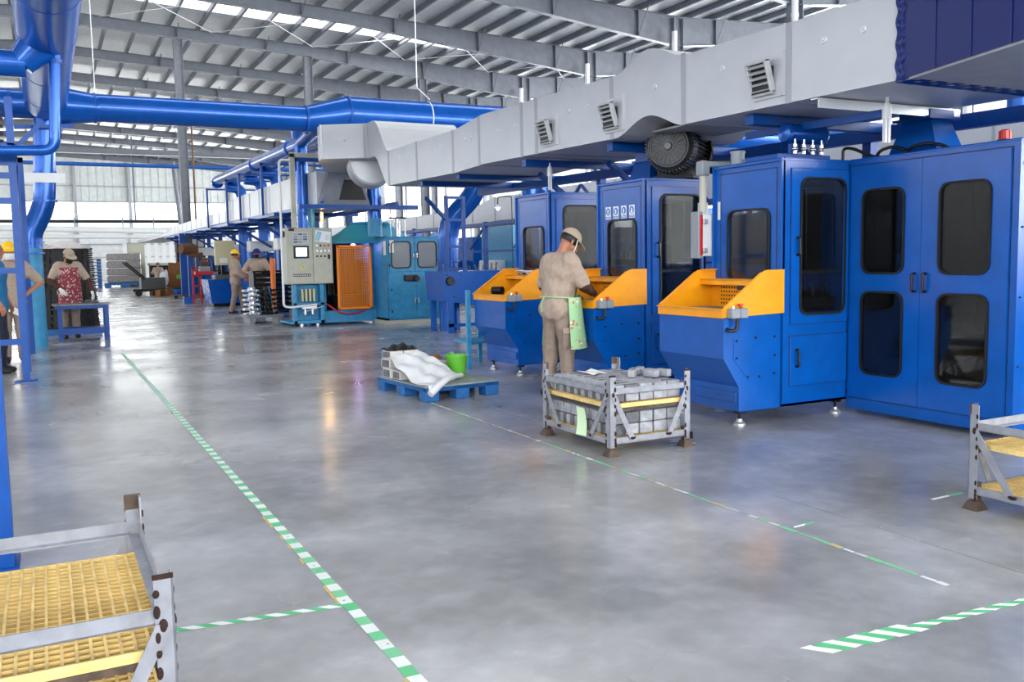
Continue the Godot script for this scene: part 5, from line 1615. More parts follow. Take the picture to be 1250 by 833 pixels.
func ellipse(c, a, b, n):
	var p = []
	for i in n + 1:
		p.append(c + V(cos(TAU * i / n) * a, 0, sin(TAU * i / n) * b))
	return p

func bulb(at, size, e, color):
	var l := OmniLight3D.new()
	l.name = "bulb_light"
	add_child(l, true)
	l.position = at
	l.light_energy = e
	l.light_color = color
	l.light_size = size
	l.omni_range = 60.0
	l.omni_attenuation = 2.0
	l.shadow_enabled = true

const CW = 0.70
const CL = 0.95
func crate():
	# open steel post pallet, corner at the origin, x to CW, z to -CL
	var t = T("post_crate", "", "crate")
	var H = 0.57
	for i in 2:
		for j in 2:
			var x = 0.0 if i == 0 else CW
			var z = 0.0 if j == 0 else -CL
			var sx = 1.0 if i == 0 else -1.0
			var sz = -1.0 if j == 0 else 1.0
			var m = MB.new()
			m.ext(x, x + 0.05 * sx, 0.06, H, z, z + 0.006 * sz).ext(x, x + 0.006 * sx, 0.06, H, z, z + 0.05 * sz)
			var p = part("post", m, "crate steel", t)
			m = MB.new()
			frustum(m, V(x + 0.025 * sx, 0.0, z + 0.025 * sz), V(0.047, 0, 0.047), V(x + 0.025 * sx, 0.045, z + 0.025 * sz), V(0.028, 0, 0.028))
			m.ext(x + 0.007 * sx, x + 0.047 * sx, 0.045, 0.15, z + 0.007 * sz, z + 0.047 * sz)
			part("flared_foot", m, "rust foot", p)
			m = MB.new()
			for y in [0.095, 0.115, 0.30, 0.355, 0.47, 0.52, 0.40, 0.16, 0.075]:
				m.ell(V(x + 0.045 * sx, y, z - 0.003 * sz), V(0.009, 0.011 + 0.008 * sin(y * 90.0) * sin(y * 90.0), 0.004), Basis(), 8, 6)
				m.ell(V(x - 0.003 * sx, y - 0.01, z + 0.045 * sz), V(0.004, 0.014, 0.007), Basis(), 8, 6)
			m.ext(x - 0.001 * sx, x + 0.052 * sx, H - 0.012, H + 0.001, z - 0.001 * sz, z + 0.007 * sz)
			if j == 1: part("rusted_tip", MB.new().ext(x - 0.002 * sx, x + 0.053 * sx, H - 0.05, H + 0.004, z - 0.002 * sz, z + 0.01 * sz), "rust foot", p)
			if i == 1: m.ext(x - 0.004, x + 0.002, 0.06, 0.11, z - 0.03, z + 0.03)
			part("weld", m, "rust", p)
	for y in [0.105, 0.455]:
		for z in [0.0, -CL]:
			var s = -1.0 if z == 0.0 else 1.0
			part("rail", MB.new().ext(0.045, CW - 0.045, y - 0.022, y + 0.022, z + 0.006 * s, z + 0.012 * s).ext(0.045, CW - 0.045, y - 0.022, y - 0.017, z + 0.006 * s, z + 0.045 * s), "crate steel", t)
		for x in [0.0, CW]:
			var s = 1.0 if x == 0.0 else -1.0
			part("rail", MB.new().ext(x + 0.006 * s, x + 0.012 * s, y - 0.022, y + 0.022, -CL + 0.045, -0.045).ext(x + 0.006 * s, x + 0.045 * s, y - 0.022, y - 0.017, -CL + 0.045, -0.045), "crate steel", t)
	for s in [[V(0.03, 0.43, 0.002), V(0.19, 0.11, 0.002)], [V(CW - 0.03, 0.43, 0.002), V(CW - 0.19, 0.11, 0.002)], [V(-0.002, 0.43, -0.03), V(-0.002, 0.11, -0.25)], [V(-0.002, 0.43, -CL + 0.03), V(-0.002, 0.11, -CL + 0.25)],
			[V(0.03, 0.43, -CL - 0.002), V(0.19, 0.11, -CL - 0.002)], [V(CW - 0.03, 0.43, -CL - 0.002), V(CW - 0.19, 0.11, -CL - 0.002)], [V(CW + 0.002, 0.43, -0.03), V(CW + 0.002, 0.11, -0.25)], [V(CW + 0.002, 0.43, -CL + 0.03), V(CW + 0.002, 0.11, -CL + 0.25)]]:
		var onx = absf(s[0].x - s[1].x) < 0.01
		var up = Vector3.RIGHT if onx else Vector3.BACK
		var p = part("brace", MB.new().bar(s[0], s[1], 0.04, 0.006, 0.0, up), "crate steel", t)
		part("weld", MB.new().ell(s[1] + V(0, 0.006, 0), V(0.006 if onx else 0.028, 0.012, 0.028 if onx else 0.006), Basis(), 8, 6).ell(s[0], V(0.006 if onx else 0.012, 0.02, 0.012 if onx else 0.006), Basis(), 8, 6), "rust", p)
	# two levels of pale moulded grating on angle ledges
	for y in [0.124, 0.365]:
		var g = MB.new()
		var n = 19
		var gr = part("grating", MB.new().ext(0.02, CW - 0.02, y - 0.03, y, -0.025, -0.018), "grating", t)
		part("end_bar", MB.new().ext(0.02, CW - 0.02, y - 0.03, y, -CL + 0.018, -CL + 0.025), "grating", gr)
		for i in n:
			var x = 0.022 + i * (CW - 0.051) / (n - 1.0)
			part("bearing_bar", MB.new().ext(x, x + 0.008, y - 0.03, y, -CL + 0.02, -0.02), "grating", gr)
		for i in 24:
			var z = -0.035 - i * (CL - 0.07) / 23.0
			part("cross_bar", MB.new().ext(0.02, CW - 0.02, y - 0.028, y - 0.004, z - 0.0035, z + 0.0035), "grating", gr)
		part("ledge", MB.new().ext(0.01, CW - 0.01, y - 0.05, y - 0.03, -0.05, -0.012), "rust foot", t)
		part("ledge", MB.new().ext(0.01, CW - 0.01, y - 0.05, y - 0.03, -CL + 0.012, -CL + 0.05), "rust foot", t)
	return t

const ORD = ["first", "second", "third", "fourth", "fifth", "sixth", "seventh", "eighth", "ninth", "tenth", "eleventh", "twelfth", "thirteenth", "fourteenth", "fifteenth", "sixteenth"]

func crates():
	var c = crate()
	c.position = V(3.43, 0, -5.185)
	c.set_meta("label", "rusty-welded steel post crate loaded with two levels of grey blocks, before the middle grinding machine")
	c.set_meta("group", "steel post crates")
	dup(c, V(-0.44, 0, -2.52), "empty steel post crate with two yellow gratings, close by the blue post", "steel post crates")
	dup(c, V(4.37, 0, -2.17), "empty steel post crate in front of the tall two-door cabinet", "steel post crates")
	# grey blocks: two layers on each grating; only those that can be seen
	var bx = 0.122
	var bz = 0.052
	var hy = 0.062
	var shapes = []
	for i in 4:
		var m = MB.new()
		m.box(V(0, hy * 0.5, 0), V(bx - 0.006 - 0.002 * i, hy - 0.004, bz - 0.004), Basis(), 0.005)
		if i % 2 == 0: m.box(V(0, hy * 0.5, bz * 0.5 - 0.004), V(bx * 0.7, hy * 0.6, 0.006), Basis(), 0.002)
		shapes.append(m.mesh())
	var lv = [0.125, 0.366]
	var nz = 16
	var lab = ["grey block, lower grating %s layer, %s from the aisle side, %s from the near rail", "grey block, upper grating %s layer, %s from the aisle side, %s from the near rail"]
	var grp = ["blocks on the lower grating", "blocks on the upper grating"]
	for k in 2:
		for l in 2:
			for i in 5:
				for j in nz:
					var outer = i == 0 or j == 0 or i == 4
					if not (outer or (k == 1 and l == 1)): continue
					if i == 4 and j > 0 and not (k == 1 and l == 1): continue
					var o := MeshInstance3D.new()
					o.name = numbered("friction_block")
					o.mesh = shapes[(i * 3 + j * 7 + l) % 4]
					o.material_override = M["friction grey"] if (i * 5 + j * 3 + l) % 6 > 0 else M["friction dark"]
					add_child(o, true)
					if k == 0: o.scale.y = 1.35
					o.position = V(3.43 + 0.055 + bx * (i + 0.5) - 0.012 + rng.randf() * 0.006, lv[k] + l * hy * (1.35 if k == 0 else 1.0), -5.185 - 0.05 - bz * (j + 0.5) - rng.randf() * 0.003)
					o.rotation.y = (rng.randf() - 0.5) * 0.08
					tag(o, lab[k] % ["top" if l == 1 else "bottom", ORD[i], ORD[j]], "block", grp[k])
	# loose ones on top
	var lw = ["rearmost of the left cluster", "second in the left cluster", "middle one of the right cluster", "rear one of the right cluster", "front one of the right cluster", "front one of the left cluster"]
	var li = 0
	var y1 = 0.366 + 2 * hy
	for k in [[4.0, y1, -5.64, 0.6], [3.92, y1, -5.60, 0.7], [4.02, y1, -5.50, -1.35], [3.98, y1, -5.46, -1.3], [4.08, y1, -5.44, -1.25], [3.87, y1, -5.54, 0.75]]:
		var m = MB.new().box(V(0, hy * 0.5, 0), V(bx - 0.01, hy - 0.008, bz), Basis(), 0.005)
		m.turn(Transform3D(Basis(Vector3.UP, k[3]), V(k[0], k[1], k[2])))
		li += 1
		solo("friction_block", m, "friction grey", "loose grey block on top of the loaded crate, " + lw[li - 1], "block", V(k[0], k[1], k[2]), "loose blocks on the crate")
	var m2 = MB.new().shell(func(u, v): return V(3.68 + 0.18 * u, y1 + 0.004 + 0.008 * sin(u * 5.0 + v * 2.0), -5.78 - 0.24 * v - 0.08 * u), 8, 6, 0.002)
	solo("paper_sheet", m2, "paper", "white paper sheet lying on the grey blocks of the loaded crate", "paper", V(3.77, y1, -5.9))
	m2 = MB.new().shell(func(u, v): return V(3.418 + 0.012 * sin(v * 3.0) - 0.02 * u * v, 0.30 - 0.20 * v, -5.50 - 0.11 * u + 0.02 * v), 5, 8, 0.002)
	solo("paper_note", m2, "note green", "pale green note hanging on the side of the loaded crate", "note", V(3.41, 0.2, -5.55))

func pallet_goods():
	# blue plastic pallet
	var t = T("plastic_pallet", "blue pallet with a worn grey deck, beside the farthest grinding machine", "pallet", V(3.7, 0, -8.7))
	var x0 = 3.25
	var z0 = -8.15
	var w = 0.84
	var l = 1.12
	var b = Basis(Vector3.UP, 0.10)
	var P = func(x, y, z): return V(x0, 0, z0) + b * V(x, y, z)
	part("deck", MB.new().box(P.call(w * 0.5, 0.142, -l * 0.5), V(w, 0.016, l), b, 0.004), "pallet deck", t)
	part("deck_frame", MB.new().box(P.call(w * 0.5, 0.118, -0.03), V(w, 0.045, 0.06), b, 0.004).box(P.call(w * 0.5, 0.118, -l + 0.03), V(w, 0.045, 0.06), b, 0.004).box(P.call(0.03, 0.118, -l * 0.5), V(0.06, 0.045, l), b, 0.004).box(P.call(w - 0.03, 0.118, -l * 0.5), V(0.06, 0.045, l), b, 0.004).box(P.call(w * 0.5, 0.118, -l * 0.5), V(w, 0.03, l), b), "pallet blue", t)
	for i in 3:
		for j in 3:
			part("block", MB.new().box(P.call(0.075 + i * (w - 0.15) * 0.5, 0.05, -0.075 - j * (l - 0.15) * 0.5), V(0.15, 0.10, 0.15), b, 0.006), "pallet blue", t)
	# white cartons at its far end
	var spots = [[0.10, 0.15, -0.92, 0.18, 0.10], [0.10, 0.25, -0.94, 0.18, 0.10], [0.30, 0.15, -0.94, 0.2, 0.10], [0.30, 0.25, -0.94, 0.2, 0.11], [0.12, 0.35, -0.98, 0.16, 0.08], [0.30, 0.36, -0.98, 0.18, 0.07], [0.50, 0.15, -0.88, 0.17, 0.15], [0.66, 0.15, -0.92, 0.14, 0.13], [0.12, 0.15, -0.72, 0.18, 0.09], [0.30, 0.15, -0.72, 0.17, 0.11]]
	for i in spots.size():
		var s = spots[i]
		var c = P.call(s[0], s[1] + s[4] * 0.5, s[2])
		var bb = b * Basis(Vector3.UP, 0.06 * sin(i * 2.1))
		var tt = T("carton", "small white carton on the blue pallet, " + ["far corner column, bottom", "far corner column, second up", "second column, bottom", "second column, middle", "far corner column, topmost", "second column, topmost", "third from the corner", "farthest along the short side", "front row, corner one", "front row, inner one"][i], "carton", c - V(0, s[4] * 0.5, 0), "cartons on the blue pallet")
		part("box", MB.new().box(c, V(s[3] - 0.01, s[4] - 0.002, 0.20), bb, 0.004), "carton white", tt)
		part("grey_end", MB.new().box(c + bb * V(-s[3] * 0.5 + 0.002, 0, 0), V(0.006, s[4] * 0.75, 0.15), bb), "friction dark", tt)
	var m = MB.new()
	m.shell(func(u, v):
		var r = sin(PI * v)
		return P.call(0.22 + (u - 0.5) * 0.34, 0.435 + 0.055 * sin(PI * u) * r + 0.014 * sin(u * 17.0 + v * 8.0), -1.0 + (v - 0.5) * 0.22), 18, 12, 0.012)
	solo("black_cloth", m, "rubber", "crumpled black cloth lying on the white cartons", "cloth", P.call(0.22, 0.43, -1.0))
	m = MB.new()
	m.skin([[P.call(0.52, 0.32, -0.90), P.call(0.58, 0.33, -0.90), 0.035, 0.03], [P.call(0.58, 0.33, -0.90), P.call(0.66, 0.315, -0.88), 0.022, 0.014], [P.call(0.58, 0.34, -0.92), P.call(0.66, 0.34, -0.94), 0.018, 0.012]], 0.008, 0.02)
	solo("work_glove", m, "cardboard", "tan work glove lying on the cartons beside the black cloth", "glove", P.call(0.57, 0.30, -0.90))
	# white sheet draped over the front
	m = MB.new()
	m.shell(func(u, v):
		# u runs from the cartons to the front edge, v from its hanging side to the deck
		var a = V(0.00, 0.37, -0.86).lerp(V(0.03, 0.075, 0.035), u)
		var e = V(0.42, 0.40, -0.80).lerp(V(0.60, 0.175, -0.34), u)
		var p = a.lerp(e, v)
		p.y += 0.035 * sin(PI * u) * sin(PI * v) + 0.05 * absf(sin(PI * (u * 0.8 + v * 0.9))) * v * (1.0 - v) * 2.0 * (1.0 - u)
		p.y += 0.012 * sin(u * 19.0 + v * 6.0) * sin(v * 11.0 + 1.0) + 0.01 * sin(u * 8.0 - v * 14.0)
		p.x += 0.012 * sin(u * 16.0) * (1.0 - v) - 0.02 * sin(PI * u) * (1.0 - v)
		p.y = maxf(p.y, 0.16 if p.z < 0.0 and p.x > 0.0 else 0.05)
		return P.call(p.x, p.y, p.z), 40, 26, 0.006)
	solo("white_sheet", m, "sheet", "large white woven sheet draped from the cartons over the front edge of the blue pallet", "sheet", P.call(0.2, 0.15, -0.3))
	m = MB.new()
	m.tube([P.call(0.02, 0.085, 0.05), P.call(0.14, 0.16, 0.02), P.call(0.28, 0.205, -0.06), P.call(0.44, 0.205, -0.2), P.call(0.60, 0.185, -0.34)], [0.036, 0.034, 0.031, 0.028, 0.022], 14)
	solo("rolled_sheet", m, "sheet", "rolled edge of woven sheeting along the front of the draped white sheet", "sheet", P.call(0.4, 0.15, -0.2))
	# green bucket
	var c = P.call(0.715, 0.15, -0.64)
	t = T("bucket", "bright green plastic bucket standing on the blue pallet", "bucket", c)
	part("body", MB.new().lathe([Vector2(0, 0), Vector2(0.088, 0), Vector2(0.118, 0.20), Vector2(0.13, 0.20), Vector2(0.13, 0.212), Vector2(0.113, 0.212), Vector2(0.084, 0.008), Vector2(0, 0.008)], c, Basis(), 28), "bucket green", t)
	part("lug", MB.new().ext(c.x - 0.02, c.x + 0.02, c.y + 0.2, c.y + 0.235, c.z + 0.12, c.z + 0.132, 0.003).ext(c.x - 0.02, c.x + 0.02, c.y + 0.2, c.y + 0.235, c.z - 0.132, c.z - 0.12, 0.003), "bucket green", t)
	part("bail", MB.new().tube(bend([c + V(0, 0.225, 0.125), c + V(-0.125, 0.218, 0.05), c + V(-0.125, 0.218, -0.05), c + V(0, 0.225, -0.125)], 0.08), 0.005, 6), "bucket green", t)

func left_bay():
	# ladder frame and near post
	var t = T("ladder_frame", "blue steel ladder-like frame with rungs and a foot plate, standing before the masked man", "frame", V(-0.35, 0, -12.4))
	part("post", MB.new().ext(-0.30, -0.22, 0.012, 3.4, -12.44, -12.36), "frame blue", t)
	part("post", MB.new().ext(-0.92, -0.84, 0.012, 3.4, -12.44, -12.36), "frame blue", t)
	for y in [0.49, 1.35, 2.18, 2.48]:
		part("rung", MB.new().ext(-0.85, -0.29, y - 0.035, y + 0.035, -12.43, -12.37), "frame blue", t)
	for x in [-0.26, -0.88]:
		part("foot_plate", MB.new().ext(x - 0.13, x + 0.13, 0, 0.012, -12.5, -12.3).cyl(V(x + 0.1, 0.01, -12.4), V(x + 0.1, 0.03, -12.4), 0.015, 0.012, 6), "frame blue", t)
	part("platform", MB.new().ext(-2.2, -0.22, 2.78, 2.86, -13.6, -12.36).ext(-2.2, -0.2, 2.6, 2.78, -12.44, -12.38), "frame blue", t)
	part("rear_post", MB.new().ext(-0.30, -0.22, 0.0, 2.8, -13.6, -13.52), "frame blue", t)
	part("diagonal", MB.new().bar(V(-0.24, 2.80, -12.5), V(0.10, 3.15, -12.5), 0.05, 0.05), "frame blue", t)
	for i in 6:
		part("louvre", MB.new().ext(-2.0, -0.34, 2.92 + i * 0.09, 2.95 + i * 0.09, -12.9, -12.8), "iron dark", t)
	t = T("side_post", "thick blue channel post standing close behind the near empty crate", "post", V(-0.27, 0, -4.7))
	part("channel", MB.new().ext(-0.34, -0.20, 0.01, 5.0, -4.705, -4.69).ext(-0.34, -0.20, 0.01, 5.0, -4.84, -4.825).ext(-0.215, -0.20, 0.01, 5.0, -4.84, -4.69).ext(-0.34, -0.325, 0.01, 5.0, -4.84, -4.69), "frame blue", t)
	part("foot_plate", MB.new().ext(-0.42, -0.18, 0, 0.012, -4.9, -4.66), "frame blue", t)
	# rear posts of the left bay
	t = T("bay_post", "blue steel post standing just before the teal lower pipe", "post", V(-0.22, 0, -16.3))
	part("post", MB.new().ext(-0.27, -0.19, 0, 3.1, -16.34, -16.26), "frame blue", t)
	part("cap_beam", MB.new().ext(-2.0, -0.19, 3.02, 3.1, -16.34, -16.26), "frame blue", t)
	# work table
	t = T("work_table", "blue steel work table with a lower shelf, before the worker in the red patterned apron", "table", V(0.62, 0, -18.75))
	part("table_top", MB.new().ext(0.10, 1.08, 0.66, 0.69, -19.05, -18.42, 0.004), "cast", t)
	part("apron_rail", MB.new().ext(0.14, 1.04, 0.60, 0.66, -18.47, -18.43), "frame blue", t)
	part("apron_rail", MB.new().ext(0.14, 1.04, 0.60, 0.66, -19.04, -19.0), "frame blue", t)
	for p in [[0.22, -18.47], [1.0, -18.47], [0.22, -19.0], [1.0, -19.0]]:
		part("leg", MB.new().ext(p[0] - 0.035, p[0] + 0.035, 0, 0.66, p[1] - 0.03, p[1] + 0.03), "frame blue", t)
	part("shelf", MB.new().ext(0.22, 1.0, 0.20, 0.24, -19.02, -18.45), "frame blue", t)
	part("shelf_bar", MB.new().ext(0.22, 1.0, 0.13, 0.20, -18.49, -18.44), "frame blue", t)
	for k in 5:
		var c = V(0.72 + 0.10 * (k % 2), 0.692 + 0.022 * (k / 2), -18.6 - 0.05 * (k % 3))
		solo("black_plate", MB.new().box(c + V(0, 0.009, 0), V(0.14, 0.018, 0.07), Basis(Vector3.UP, 0.3 * k), 0.003), "friction dark", "small black plate lying on the blue work table under the apron worker's hands", "plate", c, "black plates on the table")
	# great heap of stacked plates, past counting
	var m = MB.new()
	var g2 = RandomNumberGenerator.new()
	g2.seed = 3
	var capm = MB.new()
	for l in 36:
		var y = 0.14 + l * 0.045
		for i in 15:
			var a = PI * (i / 14.0) * 1.25 - 0.40
			var rr = 0.5 + g2.randf() * 0.03 - 0.0018 * l
			var c = V(0.42 + cos(a) * rr, y + 0.02, -20.75 + sin(a) * rr * 0.8)
			m.box(c, V(0.055 + g2.randf() * 0.02, 0.036, 0.16 + g2.randf() * 0.03), Basis(Vector3.UP, -a + (g2.randf() - 0.5) * 0.3))
	m.cyl(V(0.42, 0.12, -20.75), V(0.42, 1.76, -20.75), 0.47, 0.42, 20)
	for i in 60:
		var a = g2.randf() * TAU
		var r = sqrt(g2.randf()) * 0.45
		capm.box(V(0.42 + cos(a) * r, 1.78 + 0.03 * (1.0 - r), -20.75 + sin(a) * r), V(0.13, 0.02, 0.05), Basis(Vector3.UP, g2.randf() * 3.0))
	for l in 5:
		for i in 26:
			var a = TAU * i / 26.0 + l * 0.4
			var rr = 0.45 - 0.075 * l
			capm.box(V(0.42 + cos(a) * rr, 1.765 + 0.026 * l, -20.75 + sin(a) * rr), V(0.07, 0.022, 0.11), Basis(Vector3.UP, -a) * Basis(Vector3.BACK, -0.35 - g2.randf() * 0.3))
	t = T("plate_heap", "huge rounded heap of black plates with pale tops behind the apron worker", "heap", V(0.42, 0, -20.75))
	part("heaped_plates", m, "plate black", t).set_meta("kind", "stuff")
	part("pale_top_plates", capm, "carton white", t).set_meta("kind", "stuff")
	part("base_pallet", MB.new().ext(-0.2, 1.0, 0.0, 0.12, -21.3, -20.2), "pallet blue", t)

func far_row():
	# dolly with castings
	var t = T("steel_dolly", "low grey steel dolly carrying stacked castings in the aisle", "dolly", V(4.35, 0, -20.9))
	part("deck", MB.new().ext(4.0, 4.82, 0.14, 0.20, -21.5, -20.7, 0.006), "steel grey", t)
	for x in [4.06, 4.7]:
		part("skid", MB.new().ext(x, x + 0.08, 0, 0.14, -21.45, -20.72), "steel grey", t)
	for l in 6:
		for k in 2:
			var x = 4.20 + k * 0.36 - 0.02 * (l % 2)
			var c = V(x, 0.20 + l * 0.105, -21.0)
			var m = MB.new()
			m.lathe([Vector2(0.04, 0.0), Vector2(0.17, 0.0), Vector2(0.185, 0.03), Vector2(0.17, 0.045), Vector2(0.09, 0.05), Vector2(0.085, 0.095), Vector2(0.04, 0.095), Vector2(0.04, 0.0)], c, Basis(), 18)
			for i in 6:
				var a = TAU * i / 6
				m.box(c + V(cos(a) * 0.18, 0.03, sin(a) * 0.18), V(0.07, 0.05, 0.06), Basis(Vector3.UP, -a), 0.006)
			solo("casting", m, "aluminium" if k == 0 else "iron dark", ("pale machined casting on the dolly, %s from the bottom of its stack" if k == 0 else "dark casting on the dolly, %s from the bottom of its stack") % ORD[l], "casting", c, "pale castings on the dolly" if k == 0 else "dark castings on the dolly")
	solo("strap", MB.new().tube([V(4.2, 0.86, -20.80), V(4.30, 0.5, -20.79), V(4.34, 0.22, -20.79)], 0.007, 6).tube([V(4.52, 0.86, -20.80), V(4.58, 0.5, -20.79), V(4.62, 0.22, -20.79)], 0.007, 6), "teal", "thin green-blue strapping bands over the castings on the dolly", "strap", V(4.4, 0.2, -20.8))
	# rack with black trays before the worker in the blue cap
	t = T("tray_rack", "black rack of stacked trays in front of the worker in the dark blue cap", "rack", V(5.0, 0, -23.2))
	part("frame", MB.new().ext(4.62, 4.68, 0, 1.16, -23.5, -22.9).ext(5.62, 5.68, 0, 1.16, -23.5, -22.9).ext(4.60, 5.70, 1.14, 1.18, -23.5, -22.88), "iron dark", t)
	for i in 8:
		part("tray", MB.new().ext(4.66, 5.64, 0.18 + i * 0.12, 0.24 + i * 0.12, -23.5, -22.92, 0.006).ext(4.7 + 0.02 * (i % 3), 5.5, 0.24 + i * 0.12, 0.27 + i * 0.12, -23.4, -23.0), "iron dark", t)
	solo("orange_post", MB.new().cyl(V(4.88, 0.0, -21.9), V(4.88, 1.45, -21.9), 0.06, 0.06, 12).cyl(V(4.88, 1.45, -21.9), V(4.88, 1.48, -21.9), 0.065, 0.05, 12), "orange", "orange round guard post beside the white conduit of the control cabinet", "post", V(4.88, 0, -21.9))
	# blue tub with clutter and the beige panel
	t = T("blue_tub", "deep blue sheet-metal tub standing on the aisle edge behind the man in the yellow cap", "tub", V(5.0, 0, -30.3))
	part("tub_body", MB.new().prism([Vector2(4.72, 0.10), Vector2(5.72, 0.10), Vector2(5.78, 0.86), Vector2(4.62, 0.86)], Transform3D(Basis(), V(0, 0, -31.4)), 1.4), "machine blue", t)
	part("skirt", MB.new().ext(4.78, 5.66, 0, 0.1, -31.3, -30.1), "iron dark", t)
	part("contents", MB.new().ext(4.9, 5.5, 0.86, 1.0, -31.0, -30.3, 0.02), "cast", t)
	t = T("beige_panel", "tall cream switch panel hung above the deep blue tub", "panel", V(5.25, 1.3, -30.6))
	part("panel_body", MB.new().ext(4.98, 5.62, 1.32, 2.12, -30.8, -30.6, 0.01), "cream panel", t)
	part("notice", MB.new().ext(5.12, 5.36, 1.4, 1.55, -30.6, -30.59), "paper", t)
	part("mount", MB.new().ext(5.2, 5.3, 0.8, 1.35, -30.9, -30.8), "iron dark", t)
	# machines of the far row under the duct
	var lab = ["far blue press just left of the cream panel, with grey pipework", "far blue press standing behind the man in the dark blue cap", "far blue press nearest the beige control cabinet", "far blue press at the distant end of the far duct"]
	var zz = [-33.5, -28.5, -24.8, -40.0]
	for i in 4:
		var z = zz[i]
		var x = 6.0
		t = T("far_press", lab[i], "machine", V(x, 0, z))
		part("body", MB.new().ext(5.6, 7.4, 0.05, 1.0, z - 1.6, z, 0.02), "machine blue", t)
		part("column", MB.new().ext(5.75, 6.0, 1.0, 2.0, z - 0.5, z - 0.2, 0.01), "frame blue", t)
		part("column", MB.new().ext(6.9, 7.2, 1.0, 2.1, z - 0.5, z - 0.2, 0.01), "frame blue", t)
		part("top_box", MB.new().ext(5.7, 6.5, 1.72, 2.05, z - 0.6, z - 0.1, 0.02), "white paint", t)
		part("panel", MB.new().ext(6.3, 7.3, 1.05, 1.7, z - 0.7, z - 0.55), "machine blue", t)
		part("pipework", MB.new().tube(bend([V(5.9, 1.0, z - 0.1), V(5.9, 1.5, z - 0.05), V(6.3, 1.6, z - 0.05), V(6.4, 1.0, z - 0.1)], 0.1), 0.03, 8).cyl(V(6.6, 1.0, z - 0.2), V(6.6, 1.5, z - 0.2), 0.05, 0.05, 10).cyl(V(6.8, 1.0, z - 0.2), V(6.8, 1.4, z - 0.2), 0.05, 0.05, 10), "cast", t)
		part("work_bed", MB.new().ext(5.5, 7.2, 1.0, 1.08, z - 0.9, z + 0.1, 0.01), "iron dark", t)
	# red stand, gearbox, dark press, blue stool
	t = T("red_stand", "narrow red tool stand beside the deep blue tub", "stand", V(4.55, 0, -32.6))
	part("pole", MB.new().ext(4.5, 4.56, 0, 1.25, -32.6, -32.54).ext(4.76, 4.82, 0, 1.25, -32.6, -32.54), "red", t)
	for y in [0.25, 0.6, 0.95, 1.2]:
		part("cross_bar", MB.new().ext(4.5, 4.82, y, y + 0.05, -32.6, -32.54), "red", t)
	part("tray", MB.new().ext(4.6, 5.2, 1.0, 1.12, -32.8, -32.4, 0.01), "red", t)
	part("grey_tin", MB.new().ext(4.75, 5.1, 1.12, 1.28, -32.75, -32.45, 0.01), "box grey", t)
	t = T("gear_motor", "brown-grey gear motor on top of the row post behind the red stand", "motor", V(4.85, 1.7, -36))
	part("housing", MB.new().cyl(V(4.6, 1.95, -35.8), V(5.1, 1.9, -36.0), 0.2, 0.22, 16).ext(4.9, 5.4, 1.62, 1.8, -36.2, -35.8, 0.02), "wood", t)
	part("post", MB.new().ext(4.85, 5.05, 0, 1.7, -36.1, -35.9), "frame blue", t)
	t = T("row_post", "blue square post holding the far end of the far duct", "post", V(5.0, 0, -38.5))
	part("post", MB.new().ext(4.9, 5.14, 0, 2.6, -38.6, -38.4), "frame blue", t)
	solo("blue_box", MB.new().ext(4.25, 4.6, 0, 0.24, -33.2, -32.9, 0.01), "machine blue", "small blue box on the floor by the foot of the red stand", "box", V(4.42, 0, -33))

